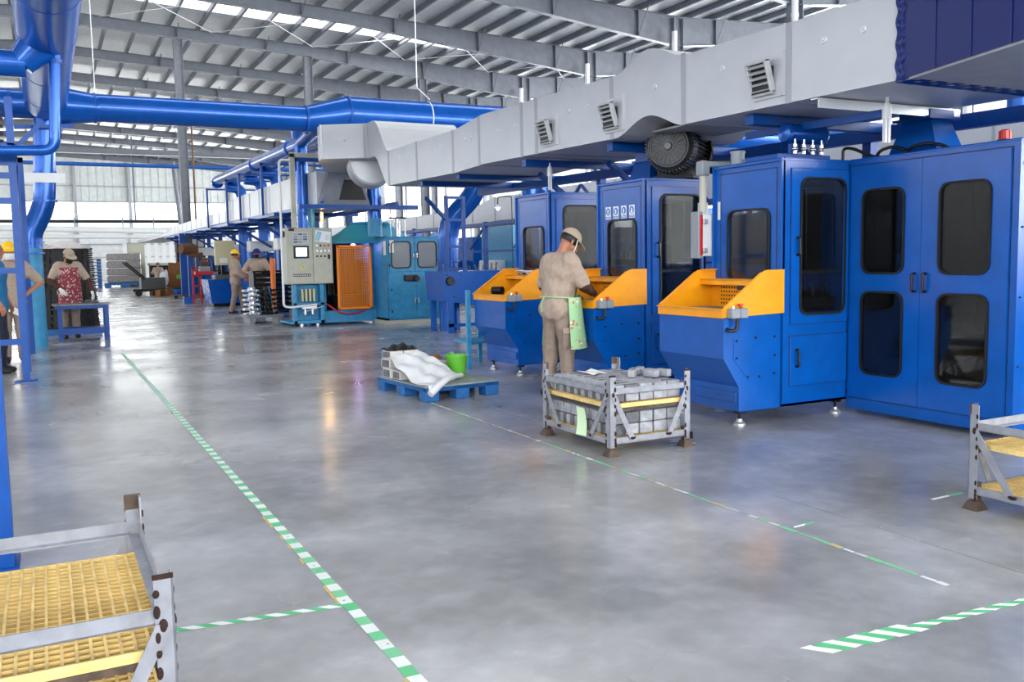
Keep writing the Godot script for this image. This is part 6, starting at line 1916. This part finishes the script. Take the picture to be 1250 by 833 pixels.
func far_end():
	# clutter by the seated worker
	var t = T("scrap_trolley", "dark trolley with a long slanting handle among the scrap on the far floor", "trolley", V(4.1, 0, -43))
	part("tray", MB.new().ext(3.75, 4.75, 0.2, 0.8, -43.4, -42.4, 0.02), "motor", t)
	part("handle", MB.new().tube([V(3.9, 0.7, -42.4), V(3.05, 1.5, -42.6)], 0.035, 8).tube([V(4.05, 0.7, -42.9), V(3.2, 1.5, -43.0)], 0.035, 8), "iron dark", t)
	for p in [[3.6, -42.4], [4.3, -42.4], [4.6, -43.3]]:
		part("wheel", MB.new().cyl(V(p[0], 0.14, p[1]), V(p[0] + 0.02, 0.14, p[1] + 0.14), 0.14, 0.14, 18), "rubber", t)
	part("bar", MB.new().ext(3.4, 5.6, 0.2, 0.32, -42.5, -42.3), "iron dark", t)
	var m = MB.new()
	m.box(V(5.35, 0.85, -43.5), V(0.75, 1.15, 0.04), Basis(Vector3.BACK, -0.1) * Basis(Vector3.RIGHT, -0.15))
	solo("cardboard_sheet", m, "cardboard", "upright brown cardboard sheet with a small green mark, leaning before the curved boards", "cardboard", V(5.35, 0.2, -43.5))
	solo("green_mark", MB.new().box(V(5.42, 0.80, -43.44), V(0.16, 0.18, 0.01), Basis(Vector3.BACK, -0.1) * Basis(Vector3.RIGHT, -0.15)), "bucket green", "small green printed mark on the leaning cardboard sheet", "mark", V(5.42, 0.8, -43.44))
	m = MB.new()
	m.shell(func(u, v): return V(5.3 + u * 1.6, 0.35 + 1.0 * v + 0.35 * sin(u * 2.2) * v, -44.6 + 0.4 * sin(u * 3.0)), 12, 6, 0.03)
	solo("curved_board", m, "cardboard", "curved brown board bowing over the scrap heap", "board", V(6.0, 0.3, -44.6))
	m = MB.new()
	m.shell(func(u, v): return V(6.0 + u * 0.9, 0.2 + 1.25 * v, -44.0 + 0.5 * u * v), 8, 6, 0.03)
	solo("curved_board", m, "wood", "darker brown board leaning to the side of the bowed board", "board", V(6.4, 0.2, -44.0))
	solo("white_bag", MB.new().ell(V(4.75, 0.72, -43.0), V(0.20, 0.34, 0.15)).ell(V(4.85, 0.95, -43.0), V(0.08, 0.2, 0.08)), "sheet", "white bag standing upright on the scrap trolley", "bag", V(4.75, 0.5, -43))
	var g2 = RandomNumberGenerator.new()
	g2.seed = 12
	var names = [["scrap_block", "iron dark", "dark scrap block lying on the floor before the leaning cardboard"], ["scrap_box", "cardboard", "brown scrap carton lying on the floor before the leaning cardboard"], ["scrap_tin", "machine blue", "blue scrap tin lying on the floor before the leaning cardboard"]]
	for i in 14:
		var q = names[i % 3]
		var c = V(4.2 + g2.randf() * 2.2, 0, -41.6 - g2.randf() * 1.6)
		var s = V(0.25 + g2.randf() * 0.4, 0.12 + g2.randf() * 0.22, 0.25)
		solo(q[0], MB.new().box(c + V(0, s.y * 0.5, 0), s, Basis(Vector3.UP, g2.randf()), 0.02), q[1], q[2], "scrap", c, ["scrap blocks", "scrap cartons", "scrap tins"][i % 3] + " on the far floor")
	t = T("scrap_pallet", "dark low pallet with boards at the edge of the far scrap", "pallet", V(5.2, 0, -38.6))
	for i in 4:
		part("plank", MB.new().ext(4.5, 5.9, 0.10, 0.14, -39.0 + i * 0.25, -38.8 + i * 0.25), "wood", t)
	part("bearer", MB.new().ext(4.55, 4.7, 0, 0.1, -39.0, -38.1).ext(5.7, 5.85, 0, 0.1, -39.0, -38.1), "iron dark", t)
	# dark press with pale face behind the seated worker
	t = T("dark_press", "dark grey press with a pale window behind the seated worker", "machine", V(7.2, 0, -53))
	part("upper_body", MB.new().ext(6.6, 8.1, 2.0, 3.2, -53.8, -52.8, 0.02), "iron dark", t)
	part("pale_face", MB.new().ext(7.0, 8.0, 2.3, 2.9, -52.8, -52.76), "box grey", t)
	part("side_frame", MB.new().ext(6.6, 6.8, 0, 2.0, -53.6, -53.0).ext(7.9, 8.1, 0, 2.0, -53.6, -53.0).ext(6.6, 8.1, 0.9, 1.2, -53.6, -53.0), "iron dark", t)
	part("top_wheel", MB.new().cyl(V(7.0, 3.2, -53.3), V(7.0, 3.5, -53.3), 0.15, 0.15, 12).cyl(V(7.6, 3.2, -53.3), V(7.6, 3.45, -53.3), 0.15, 0.15, 12), "iron dark", t)
	# wrapped goods and pallets farther off
	t = T("wrapped_goods", "film-wrapped grey goods on a blue pallet, beyond the foot of the heap of plates", "goods", V(4.3, 0, -60))
	for i in 4:
		part("bale_layer", MB.new().ext(3.45, 5.35, 0.3 + i * 0.45, 0.72 + i * 0.45, -61.2, -60.0, 0.04), "wrap film", t)
	part("pallet", MB.new().ext(3.3, 5.5, 0.16, 0.28, -61.3, -59.9).ext(3.3, 3.6, 0, 0.16, -61.3, -59.9).ext(5.2, 5.5, 0, 0.16, -61.3, -59.9).ext(4.2, 4.6, 0, 0.16, -61.3, -59.9), "pallet blue", t)
	t = T("pallet_stack", "stack of empty blue pallets beside the film-wrapped goods", "pallet stack", V(2.4, 0, -61))
	for i in 9:
		var y = i * 0.2
		part("pallet", MB.new().ext(1.8, 3.15, y + 0.13, y + 0.18, -62, -60.8).ext(1.8, 2.0, y, y + 0.13, -62, -60.8).ext(2.95, 3.15, y, y + 0.13, -62, -60.8).ext(2.4, 2.55, y, y + 0.13, -62, -60.8), "pallet blue", t)
	t = T("pallet_stack", "low row of empty blue pallets behind the film-wrapped goods", "pallet stack", V(6.2, 0, -62.5))
	for i in 4:
		var y = i * 0.2
		part("pallet", MB.new().ext(-0.6, 1.6, y + 0.13, y + 0.18, -64, -62.8).ext(-0.6, -0.4, y, y + 0.13, -64, -62.8).ext(1.4, 1.6, y, y + 0.13, -64, -62.8), "pallet blue", t)
	solo("grey_cabinet", MB.new().ext(4.75, 5.75, 0.0, 2.75, -62.2, -61.6, 0.02), "cabinet grey", "grey-green sheet-metal cabinet rising behind the film-wrapped goods", "cabinet", V(5.2, 0, -61.9))
	t = T("grey_bin", "grey steel bin in front of the white slatted racking", "bin", V(6.6, 0, -60.5))
	part("bin_body", MB.new().ext(5.9, 7.2, 0.0, 1.3, -61.2, -60.2, 0.02), "iron dark", t)
	part("rim", MB.new().ext(5.85, 7.25, 1.3, 1.45, -61.25, -60.15, 0.01), "cabinet grey", t)
	# white slatted racking along the back
	t = T("white_racking", "tall white slatted racking standing across the far end of the hall", "racking", V(10, 0, -74))
	for i in 36:
		var x = 5.4 + i * 0.55
		part("slat", MB.new().ext(x, x + 0.30, 0.0, 3.35 + 0.25 * sin(i * 0.4), -74.3, -74.1), "white paint", t)
	part("rail", MB.new().ext(1, 26, 3.4, 3.55, -74.2, -74.0).ext(1, 26, 1.5, 1.65, -74.1, -74.0), "white paint", t)
	part("back_bar", MB.new().ext(1, 26, 1.9, 2.0, -74.6, -74.5), "cabinet grey", t)
	t = T("cable_tray", "long dark cable tray running across before the glazed end wall", "cable tray", V(4, 4.9, -70))
	part("tray", MB.new().ext(-4.0, 9.6, 4.35, 4.55, -70.3, -70.0), "iron dark", t)
	part("hanger", MB.new().ext(0.5, 0.6, 4.55, 10.4, -70.2, -70.1).ext(6.0, 6.1, 4.55, 10.4, -70.2, -70.1), "rafter grey", t)
	t = T("pipe_bundle", "pale pipes hung under the cable tray at the far end", "pipe", V(4, 3.7, -68))
	part("pipe", MB.new().cyl(V(-4, 3.95, -68), V(12, 3.6, -68), 0.2, 0.2, 14).cyl(V(-4, 3.35, -67), V(9, 3.25, -67), 0.14, 0.14, 12), "white paint", t)
	part("hanger", MB.new().ext(2.0, 2.06, 3.9, 4.6, -68, -67.95).ext(5.0, 5.06, 3.9, 4.6, -68, -67.95).ext(7.0, 7.06, 3.9, 4.6, -68, -67.95), "rafter grey", t)
	solo("crane_rail", MB.new().ext(-6, 20, 8.55, 8.85, -64.3, -64.0).ext(-6, 20, 8.5, 8.55, -64.4, -63.9), "rafter grey", "grey crane beam spanning the hall near its far end", "beam", V(7, 8.5, -64))
	solo("thin_blue_pipe", MB.new().cyl(V(-6, 7.2, -58), V(21, 7.2, -58), 0.11, 0.11, 12), "frame blue", "thin blue pipe spanning the hall in front of the crane beam", "pipe", V(7, 7.2, -58))
	t = T("hose_mast", "thin ochre hose mast standing by the grey post near the far clutter", "mast", V(5.85, 0, -39.5))
	part("mast", MB.new().cyl(V(5.72, 0, -39.4), V(5.72, 7.5, -39.4), 0.035, 0.035, 8), "wood", t)
	part("cross_line", MB.new().cyl(V(-3, 7.35, -39.4), V(16, 7.15, -39.4), 0.02, 0.02, 6), "tape ochre", t)
	solo("round_post", MB.new().cyl(V(8.35, 0.0, -62.0), V(7.75, 7.9, -62.0), 0.13, 0.13, 12), "steel grey", "slim leaning grey pipe rising behind the far duct beside the grey post", "pipe", V(8.35, 0, -62.0))

# people: a skeleton of joints, skinned; clothes are skinned round the same joints
func lim(o, a, b, ra, rb): o.append([a, b, ra, rb])

func hand(o, w, d, pn, side, curl):
	d = d.normalized()
	pn = (pn - d * pn.dot(d)).normalized()
	var s = d.cross(pn).normalized() * side
	lim(o, w, w + d * 0.03, 0.025, 0.026)
	for i in 4:
		var off = s * (0.030 - 0.020 * i)
		var kn = w + d * (0.088 - 0.004 * absf(i - 1.3)) + off
		lim(o, w + d * 0.01 + off * 0.5, kn, 0.016, 0.0125)
		var L = [0.040, 0.045, 0.042, 0.033][i]
		var p = kn
		var a = curl * 0.55
		for k in 3:
			var q = p + (d * cos(a) + pn * sin(a)) * L * [1.0, 0.7, 0.55][k]
			lim(o, p, q, 0.0095 - 0.001 * k, 0.0088 - 0.001 * k)
			p = q
			a += curl * 0.7
	var tb = w + d * 0.025 + s * 0.028
	var t1 = tb + (d * 0.6 + s * 0.7 + pn * 0.35).normalized() * 0.042
	var t2 = t1 + (d * 0.85 + s * 0.25 + pn * (0.2 + 0.4 * curl)).normalized() * 0.034
	var t3 = t2 + (d * 0.95 + pn * (0.15 + 0.5 * curl)).normalized() * 0.026
	lim(o, tb - s * 0.01, t1, 0.016, 0.013)
	lim(o, t1, t2, 0.012, 0.0105)
	lim(o, t2, t3, 0.0105, 0.0085)

func person(label, at, yaw, J, C):
	# local axes: +z is where the body faces, -x its right hand
	var t = T("person", label, "person", at)
	t.rotation.y = yaw
	own_axes[t] = true
	var q = C.get("cell", 0.018)
	var D = {"pel": V(0, 0.95, 0), "che": V(0, 1.27, 0), "nek": V(0, 1.45, -0.01), "hed": V(0, 1.60, 0.02), "pitch": 0.0, "hyaw": 0.0,
		"sR": V(-0.175, 1.40, 0), "sL": V(0.175, 1.40, 0), "eR": V(-0.23, 1.13, -0.02), "eL": V(0.23, 1.13, -0.02), "wR": V(-0.22, 0.90, 0.10), "wL": V(0.22, 0.90, 0.10),
		"hR": V(-0.085, 0.92, 0), "hL": V(0.085, 0.92, 0), "kR": V(-0.10, 0.50, 0.02), "kL": V(0.10, 0.50, 0.02), "aR": V(-0.11, 0.085, -0.02), "aL": V(0.11, 0.085, -0.02), "dR": V(-0.06, -1, 0.3), "dL": V(0.06, -1, 0.3)}
	D.merge(J, true)
	var H = Basis(Vector3.UP, D.hyaw) * Basis(Vector3.RIGHT, D.pitch)
	var hc = D.hed
	# body
	var o = []
	lim(o, D.pel + V(-0.06, 0, 0), D.pel + V(0.06, 0, 0), 0.115, 0.115)
	var mid = D.pel.lerp(D.che, 0.5)
	lim(o, mid + V(-0.05, 0, 0), mid + V(0.05, 0, 0), 0.105, 0.105)
	lim(o, D.che + V(-0.08, 0.02, 0), D.che + V(0.08, 0.02, 0), 0.115, 0.115)
	lim(o, D.pel, D.che, 0.11, 0.115)
	lim(o, D.sR * 0.85 + D.nek * 0.15, D.sL * 0.85 + D.nek * 0.15, 0.062, 0.062)
	lim(o, D.che + V(0, 0.05, 0), D.nek, 0.10, 0.055)
	lim(o, D.nek, hc + H * V(0, -0.06, -0.02), 0.056, 0.050)
	for s in ["R", "L"]:
		lim(o, D["s" + s], D["e" + s], 0.052, 0.041)
		lim(o, D["e" + s], D["w" + s], 0.041, 0.028)
		lim(o, D["h" + s], D["k" + s], 0.085, 0.056)
		lim(o, D["k" + s], D["a" + s], 0.055, 0.038)
		lim(o, D["a" + s] + V(0, -0.03, -0.03), D["a" + s] + V(0, -0.045, 0.14), 0.035, 0.03)
	lim(o, hc, hc + V(0, 0.02, 0), 0.06, 0.06)
	var body = MB.new().skin(o, q, 0.05)
	# head: skull, jaw, cheeks, brow, nose, lips, ears
	o = []
	lim(o, hc + H * V(0, 0.035, -0.022), hc + H * V(0, 0.035, 0.022), 0.082, 0.076)
	lim(o, hc + H * V(0, -0.035, 0.03), hc + H * V(0, -0.078, 0.058), 0.058, 0.036)
	lim(o, hc + H * V(-0.035, -0.02, 0.055), hc + H * V(0.035, -0.02, 0.055), 0.030, 0.030)
	lim(o, hc + H * V(-0.03, 0.024, 0.080), hc + H * V(0.03, 0.024, 0.080), 0.018, 0.018)
	lim(o, hc + H * V(0, 0.012, 0.092), hc + H * V(0, -0.026, 0.112), 0.009, 0.014)
	lim(o, hc + H * V(-0.016, -0.052, 0.088), hc + H * V(0.016, -0.052, 0.088), 0.009, 0.009)
	for s in [-1, 1]:
		lim(o, hc + H * V(0.079 * s, 0.015, -0.012), hc + H * V(0.084 * s, -0.022, -0.004), 0.013, 0.009)
	lim(o, D.nek + V(0, -0.02, 0), hc + H * V(0, -0.05, -0.02), 0.054, 0.050)
	body.add(MB.new().skin(o, C.get("hcell", 0.010), 0.022))
	# hands
	for s in [["R", -1.0], ["L", 1.0]]:
		o = []
		var w = D["w" + s[0]]
		var fd = (w - D["e" + s[0]]).normalized()
		var hd = D.get("hd" + s[0], fd)
		lim(o, w - fd * 0.06, w, 0.032, 0.027)
		hand(o, w, hd, D.get("pn" + s[0], V(-s[1] * 0.6, -0.3, -0.4)), -s[1] if D.get("flip", false) else s[1], C.get("curl", 0.6))
		var hm = MB.new().skin(o, 0.0065, 0.010)
		if C.has("gloves"):
			part("glove", hm, C.gloves, t)
		else:
			body.add(hm)
	part("body", body, "skin", t)
	for s in [-1, 1]:
		part("eye", MB.new().ell(hc + H * V(0.030 * s, 0.004, 0.088), V(0.011, 0.006, 0.006), H, 8, 6), "black", t)
	# shirt
	var g = C.get("slack", 0.016)
	o = []
	lim(o, D.pel + V(-0.055, -0.06, 0), D.pel + V(0.055, -0.06, 0), 0.124 + g, 0.124 + g)
	lim(o, mid + V(-0.055, 0, 0), mid + V(0.055, 0, 0), 0.108 + g, 0.108 + g)
	lim(o, D.che + V(-0.085, 0.02, 0), D.che + V(0.085, 0.02, 0), 0.115 + g, 0.115 + g)
	lim(o, D.pel, D.che, 0.11 + g, 0.115 + g)
	lim(o, D.sR * 0.88 + D.nek * 0.12, D.sL * 0.88 + D.nek * 0.12, 0.062 + g, 0.062 + g)
	lim(o, D.che + V(0, 0.05, 0), D.nek + V(0, -0.015, 0), 0.10 + g, 0.062)
	for s in ["R", "L"]:
		var k = C.get("sleeve", 0.8)
		if k <= 1.0:
			lim(o, D["s" + s], D["s" + s].lerp(D["e" + s], k), 0.054 + g, 0.05 + g)
		else:
			lim(o, D["s" + s], D["e" + s], 0.054 + g, 0.046 + g)
			lim(o, D["e" + s], D["e" + s].lerp(D["w" + s], k - 1.0), 0.046 + g, 0.036 + g)
	part("shirt", MB.new().skin(o, q, 0.04, C.get("wrinkle", 0.012), 4), C.get("shirt", "khaki"), t)
	part("collar", MB.new().tube(tilted_ring(D.nek + V(0, 0.0, 0), 0.066, D.hed - D.nek), 0.014, 8, false), C.get("collar", C.get("shirt", "khaki")), t)
	# trousers
	o = []
	lim(o, D.pel + V(-0.06, -0.03, 0), D.pel + V(0.06, -0.03, 0), 0.12, 0.12)
	for s in ["R", "L"]:
		lim(o, D["h" + s], D["k" + s], 0.10, 0.078)
		lim(o, D["k" + s], D["a" + s] + V(0, 0.0, 0), 0.076, 0.068)
	part("trousers", MB.new().skin(o, q, 0.03, C.get("wrinkle", 0.012), 8), C.get("pants", "khaki dark"), t)
	for s in ["R", "L"]:
		o = []
		lim(o, D["a" + s] + V(0, -0.035, -0.045), D["a" + s] + V(0, -0.04, 0.06), 0.045, 0.046)
		lim(o, D["a" + s] + V(0, -0.04, 0.06), D["a" + s] + V(0, -0.05, 0.15), 0.046, 0.036)
		part("shoe", MB.new().skin(o, 0.012, 0.02), C.get("shoe", "shoe"), t)
	# hair and headgear
	var m = MB.new()
	m.shell(func(u, v):
		var th = lerpf(-2.55, 2.55, u) + PI
		var ph = lerpf(-0.55, 1.5, v)
		return hc + H * (V(0, 0.035, -0.008) + V(sin(th) * cos(ph) * 0.088, sin(ph) * 0.092, cos(th) * cos(ph) * 0.102)), 18, 10, 0.008)
	part("hair", m, "hair", t)
	var hat = C.get("hat", "")
	if hat != "":
		m = MB.new()
		var bulge = 0.115 if C.get("hard", false) else 0.100
		m.shell(func(u, v):
			var th = TAU * u
			var ph = lerpf(0.0, 1.55, v)
			return hc + H * (V(0, 0.052, -0.006) + V(sin(th) * cos(ph) * 0.096, sin(ph) * bulge, cos(th) * cos(ph) * 0.110)), 24, 8, 0.006)
		part("hat_crown", m, hat, t)
		m = MB.new()
		var reach = 0.035 if C.get("hard", false) else 0.075
		m.shell(func(u, v):
			var th = lerpf(-1.25, 1.25, u)
			var r = 1.0 + (reach / 0.11) * v * cos(th * 0.95)
			return hc + H * (V(0, 0.054 - 0.028 * v * cos(th), -0.006) + V(sin(th) * 0.097 * r, -0.012 * sin(th) * sin(th) * v, cos(th) * 0.111 * r)), 16, 5, 0.006)
		part("hat_brim", m, hat, t)
		if C.get("hard", false):
			m = MB.new()
			m.tube(tilted_ring(hc + H * V(0, 0.052, -0.006), 0.105, H * Vector3.UP), 0.008, 6, false)
			part("hat_rim", m, hat, t)
	if C.has("mask"):
		m = MB.new()
		m.shell(func(u, v):
			var a = lerpf(-1.15, 1.15, u)
			var y = lerpf(-0.095, -0.005, v)
			var bulge = 0.018 * sin(PI * v) * cos(a)
			return hc + H * V(sin(a) * (0.076 - 0.012 * (1 - v)), y, 0.022 + cos(a) * (0.088 + bulge)), 14, 8, 0.006)
		part("mask", m, C.mask, t)
		for s in [-1, 1]:
			part("mask_strap", MB.new().tube([hc + H * V(0.070 * s, -0.04, 0.055), hc + H * V(0.088 * s, -0.005, 0.0)], 0.003, 5), C.mask, t)
	return [t, D, H]

func tilted_ring(c, r, up):
	var b = MB.new().axes(up, Vector3.BACK)
	var p = []
	for i in 21:
		var a = TAU * i / 20
		p.append(c + (b.x * cos(a) + b.y * sin(a)) * r)
	return p

func wrap_apron(c, r0, r1, y0, y1, a0, a1, flare):
	# a cloth bent round the front of the body, y0 the hem
	return MB.new().shell(func(u, v):
		var a = lerpf(a0, a1, u)
		var y = lerpf(y0, y1, v)
		var k = 1.0 + flare * (1.0 - v) + 0.03 * sin(a * 7.0) * (1.0 - v)
		return V(c.x + sin(a) * r0 * k, y, c.z + cos(a) * r1 * k), 22, 10, 0.004)

func people():
	# worker at the middle machine: back half turned, head bent, right forearm on the tray
	var r = person("worker in khaki with a cap and green flowered apron bending over the middle machine's console", V(4.50, 0, -7.72), PI * 0.5 + 0.10,
		{"che": V(0, 1.22, 0.03), "nek": V(0, 1.40, 0.06), "hed": V(-0.02, 1.535, 0.135), "pitch": 0.62, "hyaw": -0.12, "sR": V(-0.18, 1.345, 0.035), "sL": V(0.18, 1.345, 0.035),
		"eR": V(-0.24, 1.11, 0.15), "eL": V(0.26, 1.10, 0.02), "wR": V(-0.14, 1.02, 0.36), "wL": V(0.12, 1.00, 0.26), "kR": V(-0.11, 0.50, 0.03), "kL": V(0.11, 0.50, 0.0), "aR": V(-0.12, 0.085, 0.02), "aL": V(0.12, 0.085, -0.04)},
		{"cell": 0.013, "hcell": 0.006, "hat": "cap khaki", "shirt": "khaki", "pants": "khaki dark", "sleeve": 0.82, "slack": 0.026, "wrinkle": 0.022, "curl": 0.7})
	var t = r[0]
	var D = r[1]
	var H = r[2]
	for s in ["R", "L"]:
		var o = []
		lim(o, D["e" + s].lerp(D["s" + s], 0.12), D["e" + s], 0.053, 0.055)
		lim(o, D["e" + s], D["e" + s].lerp(D["w" + s], 0.85), 0.055, 0.040)
		part("sleeve_guard", MB.new().skin(o, 0.011, 0.02, 0.012, 6), "sleeve brown", t)
	part("mask_strap", MB.new().tube(bend([D.hed + H * V(-0.085, 0.05, 0.03), D.hed + H * V(-0.087, -0.02, 0.05), D.hed + H * V(-0.06, -0.07, 0.07)], 0.03), 0.005, 6), "paper", t)
	var ap = wrap_apron(V(0, 0, 0.03), 0.222, 0.195, 0.50, 1.00, -1.85, 1.7, 0.26)
	var apn = part("apron", ap, "apron green", t)
	var fl = MB.new()
	var g2 = RandomNumberGenerator.new()
	g2.seed = 8
	for i in 70:
		var u = g2.randf()
		var v = g2.randf()
		var a = lerpf(-1.85, 1.7, u)
		var k = 1.0 + 0.26 * (1.0 - v) + 0.03 * sin(a * 7.0) * (1.0 - v)
		var p = V(sin(a) * 0.222 * k, lerpf(0.51, 0.99, v), 0.03 + cos(a) * 0.195 * k)
		var nr = V(sin(a), 0.1, cos(a)).normalized()
		fl.paint([Color(0.75, 0.16, 0.12), Color(0.8, 0.78, 0.7), Color(0.55, 0.22, 0.14)][i % 3])
		fl.disc(p + nr * 0.0045, nr, 0.009 + 0.004 * (i % 3), 6)
	part("flower_print", fl, "flat print", apn)
	part("apron_bib", MB.new().shell(func(u, v): return V(lerpf(-0.13, 0.13, u), lerpf(1.0, 1.36, v), 0.035 + 0.155 + 0.035 * v - absf(u - 0.5) * 0.10), 8, 6, 0.004), "apron green", apn)
	part("apron_tie", MB.new().tube(bend([V(-0.215, 1.0, -0.01), V(-0.15, 1.005, -0.125), V(0.0, 1.01, -0.142), V(0.15, 1.005, -0.125), V(0.215, 1.0, -0.01)], 0.08), 0.007, 6).tube([V(0.02, 1.01, -0.146), V(0.05, 0.93, -0.16), V(0.045, 0.86, -0.16)], 0.006, 6), "apron green", apn)
	part("cargo_pocket", MB.new().shell(func(u, v): return V(-0.185 - 0.025 * sin(PI * u) * sin(PI * v), 0.50 + 0.19 * v, -0.075 + 0.15 * u), 8, 8, 0.01), "khaki dark", t)
	part("pocket_flap", MB.new().shell(func(u, v): return V(-0.204 - 0.018 * sin(PI * u), 0.655 + 0.055 * v, -0.085 + 0.17 * u), 8, 3, 0.008), "khaki", t)
	# worker in the red patterned apron at the blue table
	r = person("worker in a khaki cap and red patterned apron bending over the small blue work table", V(0.40, 0, -19.35), 0.18,
		{"che": V(0, 1.25, 0.05), "nek": V(0, 1.43, 0.09), "hed": V(0, 1.57, 0.17), "pitch": 0.5, "hyaw": 0.35, "sR": V(-0.18, 1.38, 0.05), "sL": V(0.18, 1.38, 0.05), "eR": V(-0.33, 1.12, 0.10), "eL": V(0.34, 1.10, 0.12), "wR": V(-0.20, 0.95, 0.30), "wL": V(0.36, 0.88, 0.28)},
		{"cell": 0.02, "hat": "cap khaki", "mask": "mask dark", "gloves": "glove white", "slack": 0.024, "sleeve": 0.75})
	t = r[0]
	D = r[1]
	for s in ["R", "L"]:
		var o = []
		lim(o, D["e" + s].lerp(D["s" + s], 0.2), D["e" + s], 0.055, 0.055)
		lim(o, D["e" + s], D["e" + s].lerp(D["w" + s], 0.85), 0.055, 0.042)
		part("sleeve_guard", MB.new().skin(o, 0.014, 0.02), "sleeve brown", t)
	apn = part("apron", wrap_apron(V(0, 0, 0.04), 0.205, 0.18, 0.62, 1.36, -1.25, 1.25, 0.12), "apron red", t)
	fl = MB.new()
	for i in 280:
		var u = g2.randf()
		var v = g2.randf()
		var a = lerpf(-1.2, 1.2, u)
		var k = 1.0 + 0.12 * (1.0 - v) + 0.03 * sin(a * 7.0) * (1.0 - v)
		var p = V(sin(a) * 0.205 * k, lerpf(0.63, 1.35, v), 0.04 + cos(a) * 0.18 * k)
		var nr = V(sin(a), 0.0, cos(a)).normalized()
		fl.paint([Color(0.75, 0.70, 0.68), Color(0.25, 0.04, 0.06), Color(0.72, 0.45, 0.45)][i % 3])
		fl.disc(p + nr * 0.0045, nr, 0.007 + 0.004 * (i % 3), 6)
	part("flower_print", fl, "flat print", apn)
	# masked man in the yellow helmet, hand on hip
	r = person("man in a yellow helmet and white mask standing hand on hip behind the ladder frame", V(-0.44, 0, -15.0), 0.10,
		{"eL": V(0.40, 1.16, -0.06), "wL": V(0.20, 1.00, 0.06), "eR": V(-0.25, 1.12, -0.02), "wR": V(-0.16, 0.92, 0.16), "hyaw": 0.1, "pitch": 0.08, "hdL": V(-0.8, -0.2, 0.5)},
		{"cell": 0.02, "hat": "helmet yellow", "hard": true, "mask": "mask white", "slack": 0.024, "pants": "khaki dark", "sleeve": 0.8})
	part("white_papers", MB.new().shell(func(u, v): return V(-0.13 + 0.22 * u, 0.90 - 0.13 * u - 0.10 * v, 0.24 + 0.03 * sin(u * 4.0)), 6, 4, 0.004), "paper", r[0])
	# man in the blue shirt, mostly out of the frame
	person("man in a blue T-shirt and dark trousers standing half hidden at the ladder frame", V(-0.58, 0, -13.6), 1.35,
		{"eR": V(-0.24, 1.12, 0.02), "wR": V(-0.22, 0.92, 0.10), "eL": V(0.24, 1.12, 0.02), "wL": V(0.22, 0.92, 0.10)},
		{"cell": 0.022, "shirt": "shirt teal", "pants": "jeans", "slack": 0.02, "sleeve": 0.7})
	# pair by the tray rack
	person("man in a yellow cap and khaki seen from the side by the deep blue tub", V(4.68, 0, -25.6), 1.15,
		{"hyaw": 0.3, "eR": V(-0.24, 1.12, 0.08), "wR": V(-0.17, 0.98, 0.28), "eL": V(0.24, 1.12, 0.08), "wL": V(0.17, 0.98, 0.28), "aR": V(-0.11, 0.085, -0.12), "kR": V(-0.1, 0.5, -0.02), "aL": V(0.11, 0.085, 0.16), "kL": V(0.1, 0.5, 0.12)},
		{"cell": 0.026, "hat": "helmet yellow", "hard": true, "slack": 0.028, "sleeve": 1.8})
	person("worker in a dark blue cap and dark mask behind the black tray rack", V(4.92, 0, -23.85), -0.25,
		{"eR": V(-0.33, 1.18, 0.10), "wR": V(-0.20, 1.12, 0.36), "eL": V(0.33, 1.18, 0.10), "wL": V(0.20, 1.12, 0.36)},
		{"cell": 0.026, "hat": "cap blue", "mask": "mask dark", "slack": 0.028, "sleeve": 0.85})
	person("worker in khaki sitting with his back turned among the far scrap", V(5.75, 0, -55.0), 2.9,
		{"pel": V(0, 0.62, 0), "che": V(0, 0.98, 0.10), "nek": V(0, 1.18, 0.16), "hed": V(0, 1.34, 0.26), "pitch": 0.4, "sR": V(-0.19, 1.12, 0.12), "sL": V(0.19, 1.12, 0.12), "eR": V(-0.3, 0.88, 0.25), "eL": V(0.3, 0.88, 0.25), "wR": V(-0.2, 0.80, 0.45), "wL": V(0.2, 0.80, 0.45),
		"hR": V(-0.09, 0.60, 0.02), "hL": V(0.09, 0.60, 0.02), "kR": V(-0.16, 0.58, 0.45), "kL": V(0.16, 0.58, 0.45), "aR": V(-0.16, 0.085, 0.42), "aL": V(0.16, 0.085, 0.42)},
		{"cell": 0.035, "hcell": 0.014, "slack": 0.03, "hat": "cap khaki", "sleeve": 1.8})
	solo("stool", MB.new().ext(5.55, 5.95, 0.44, 0.50, -55.2, -54.8, 0.01).ext(5.57, 5.61, 0, 0.44, -55.18, -55.14).ext(5.89, 5.93, 0, 0.44, -55.18, -55.14).ext(5.57, 5.61, 0, 0.44, -54.86, -54.82).ext(5.89, 5.93, 0, 0.44, -54.86, -54.82), "wood", "low stool under the worker sitting among the far scrap", "stool", V(5.75, 0, -55))
	person("worker in a yellow shirt far back in the second machine row", V(12.6, 0, -19.2), -0.9,
		{"eR": V(-0.25, 1.14, 0.05), "wR": V(-0.18, 1.05, 0.30)},
		{"cell": 0.03, "hcell": 0.013, "shirt": "cream panel", "pants": "jeans", "slack": 0.024, "hat": "helmet yellow", "hard": true})
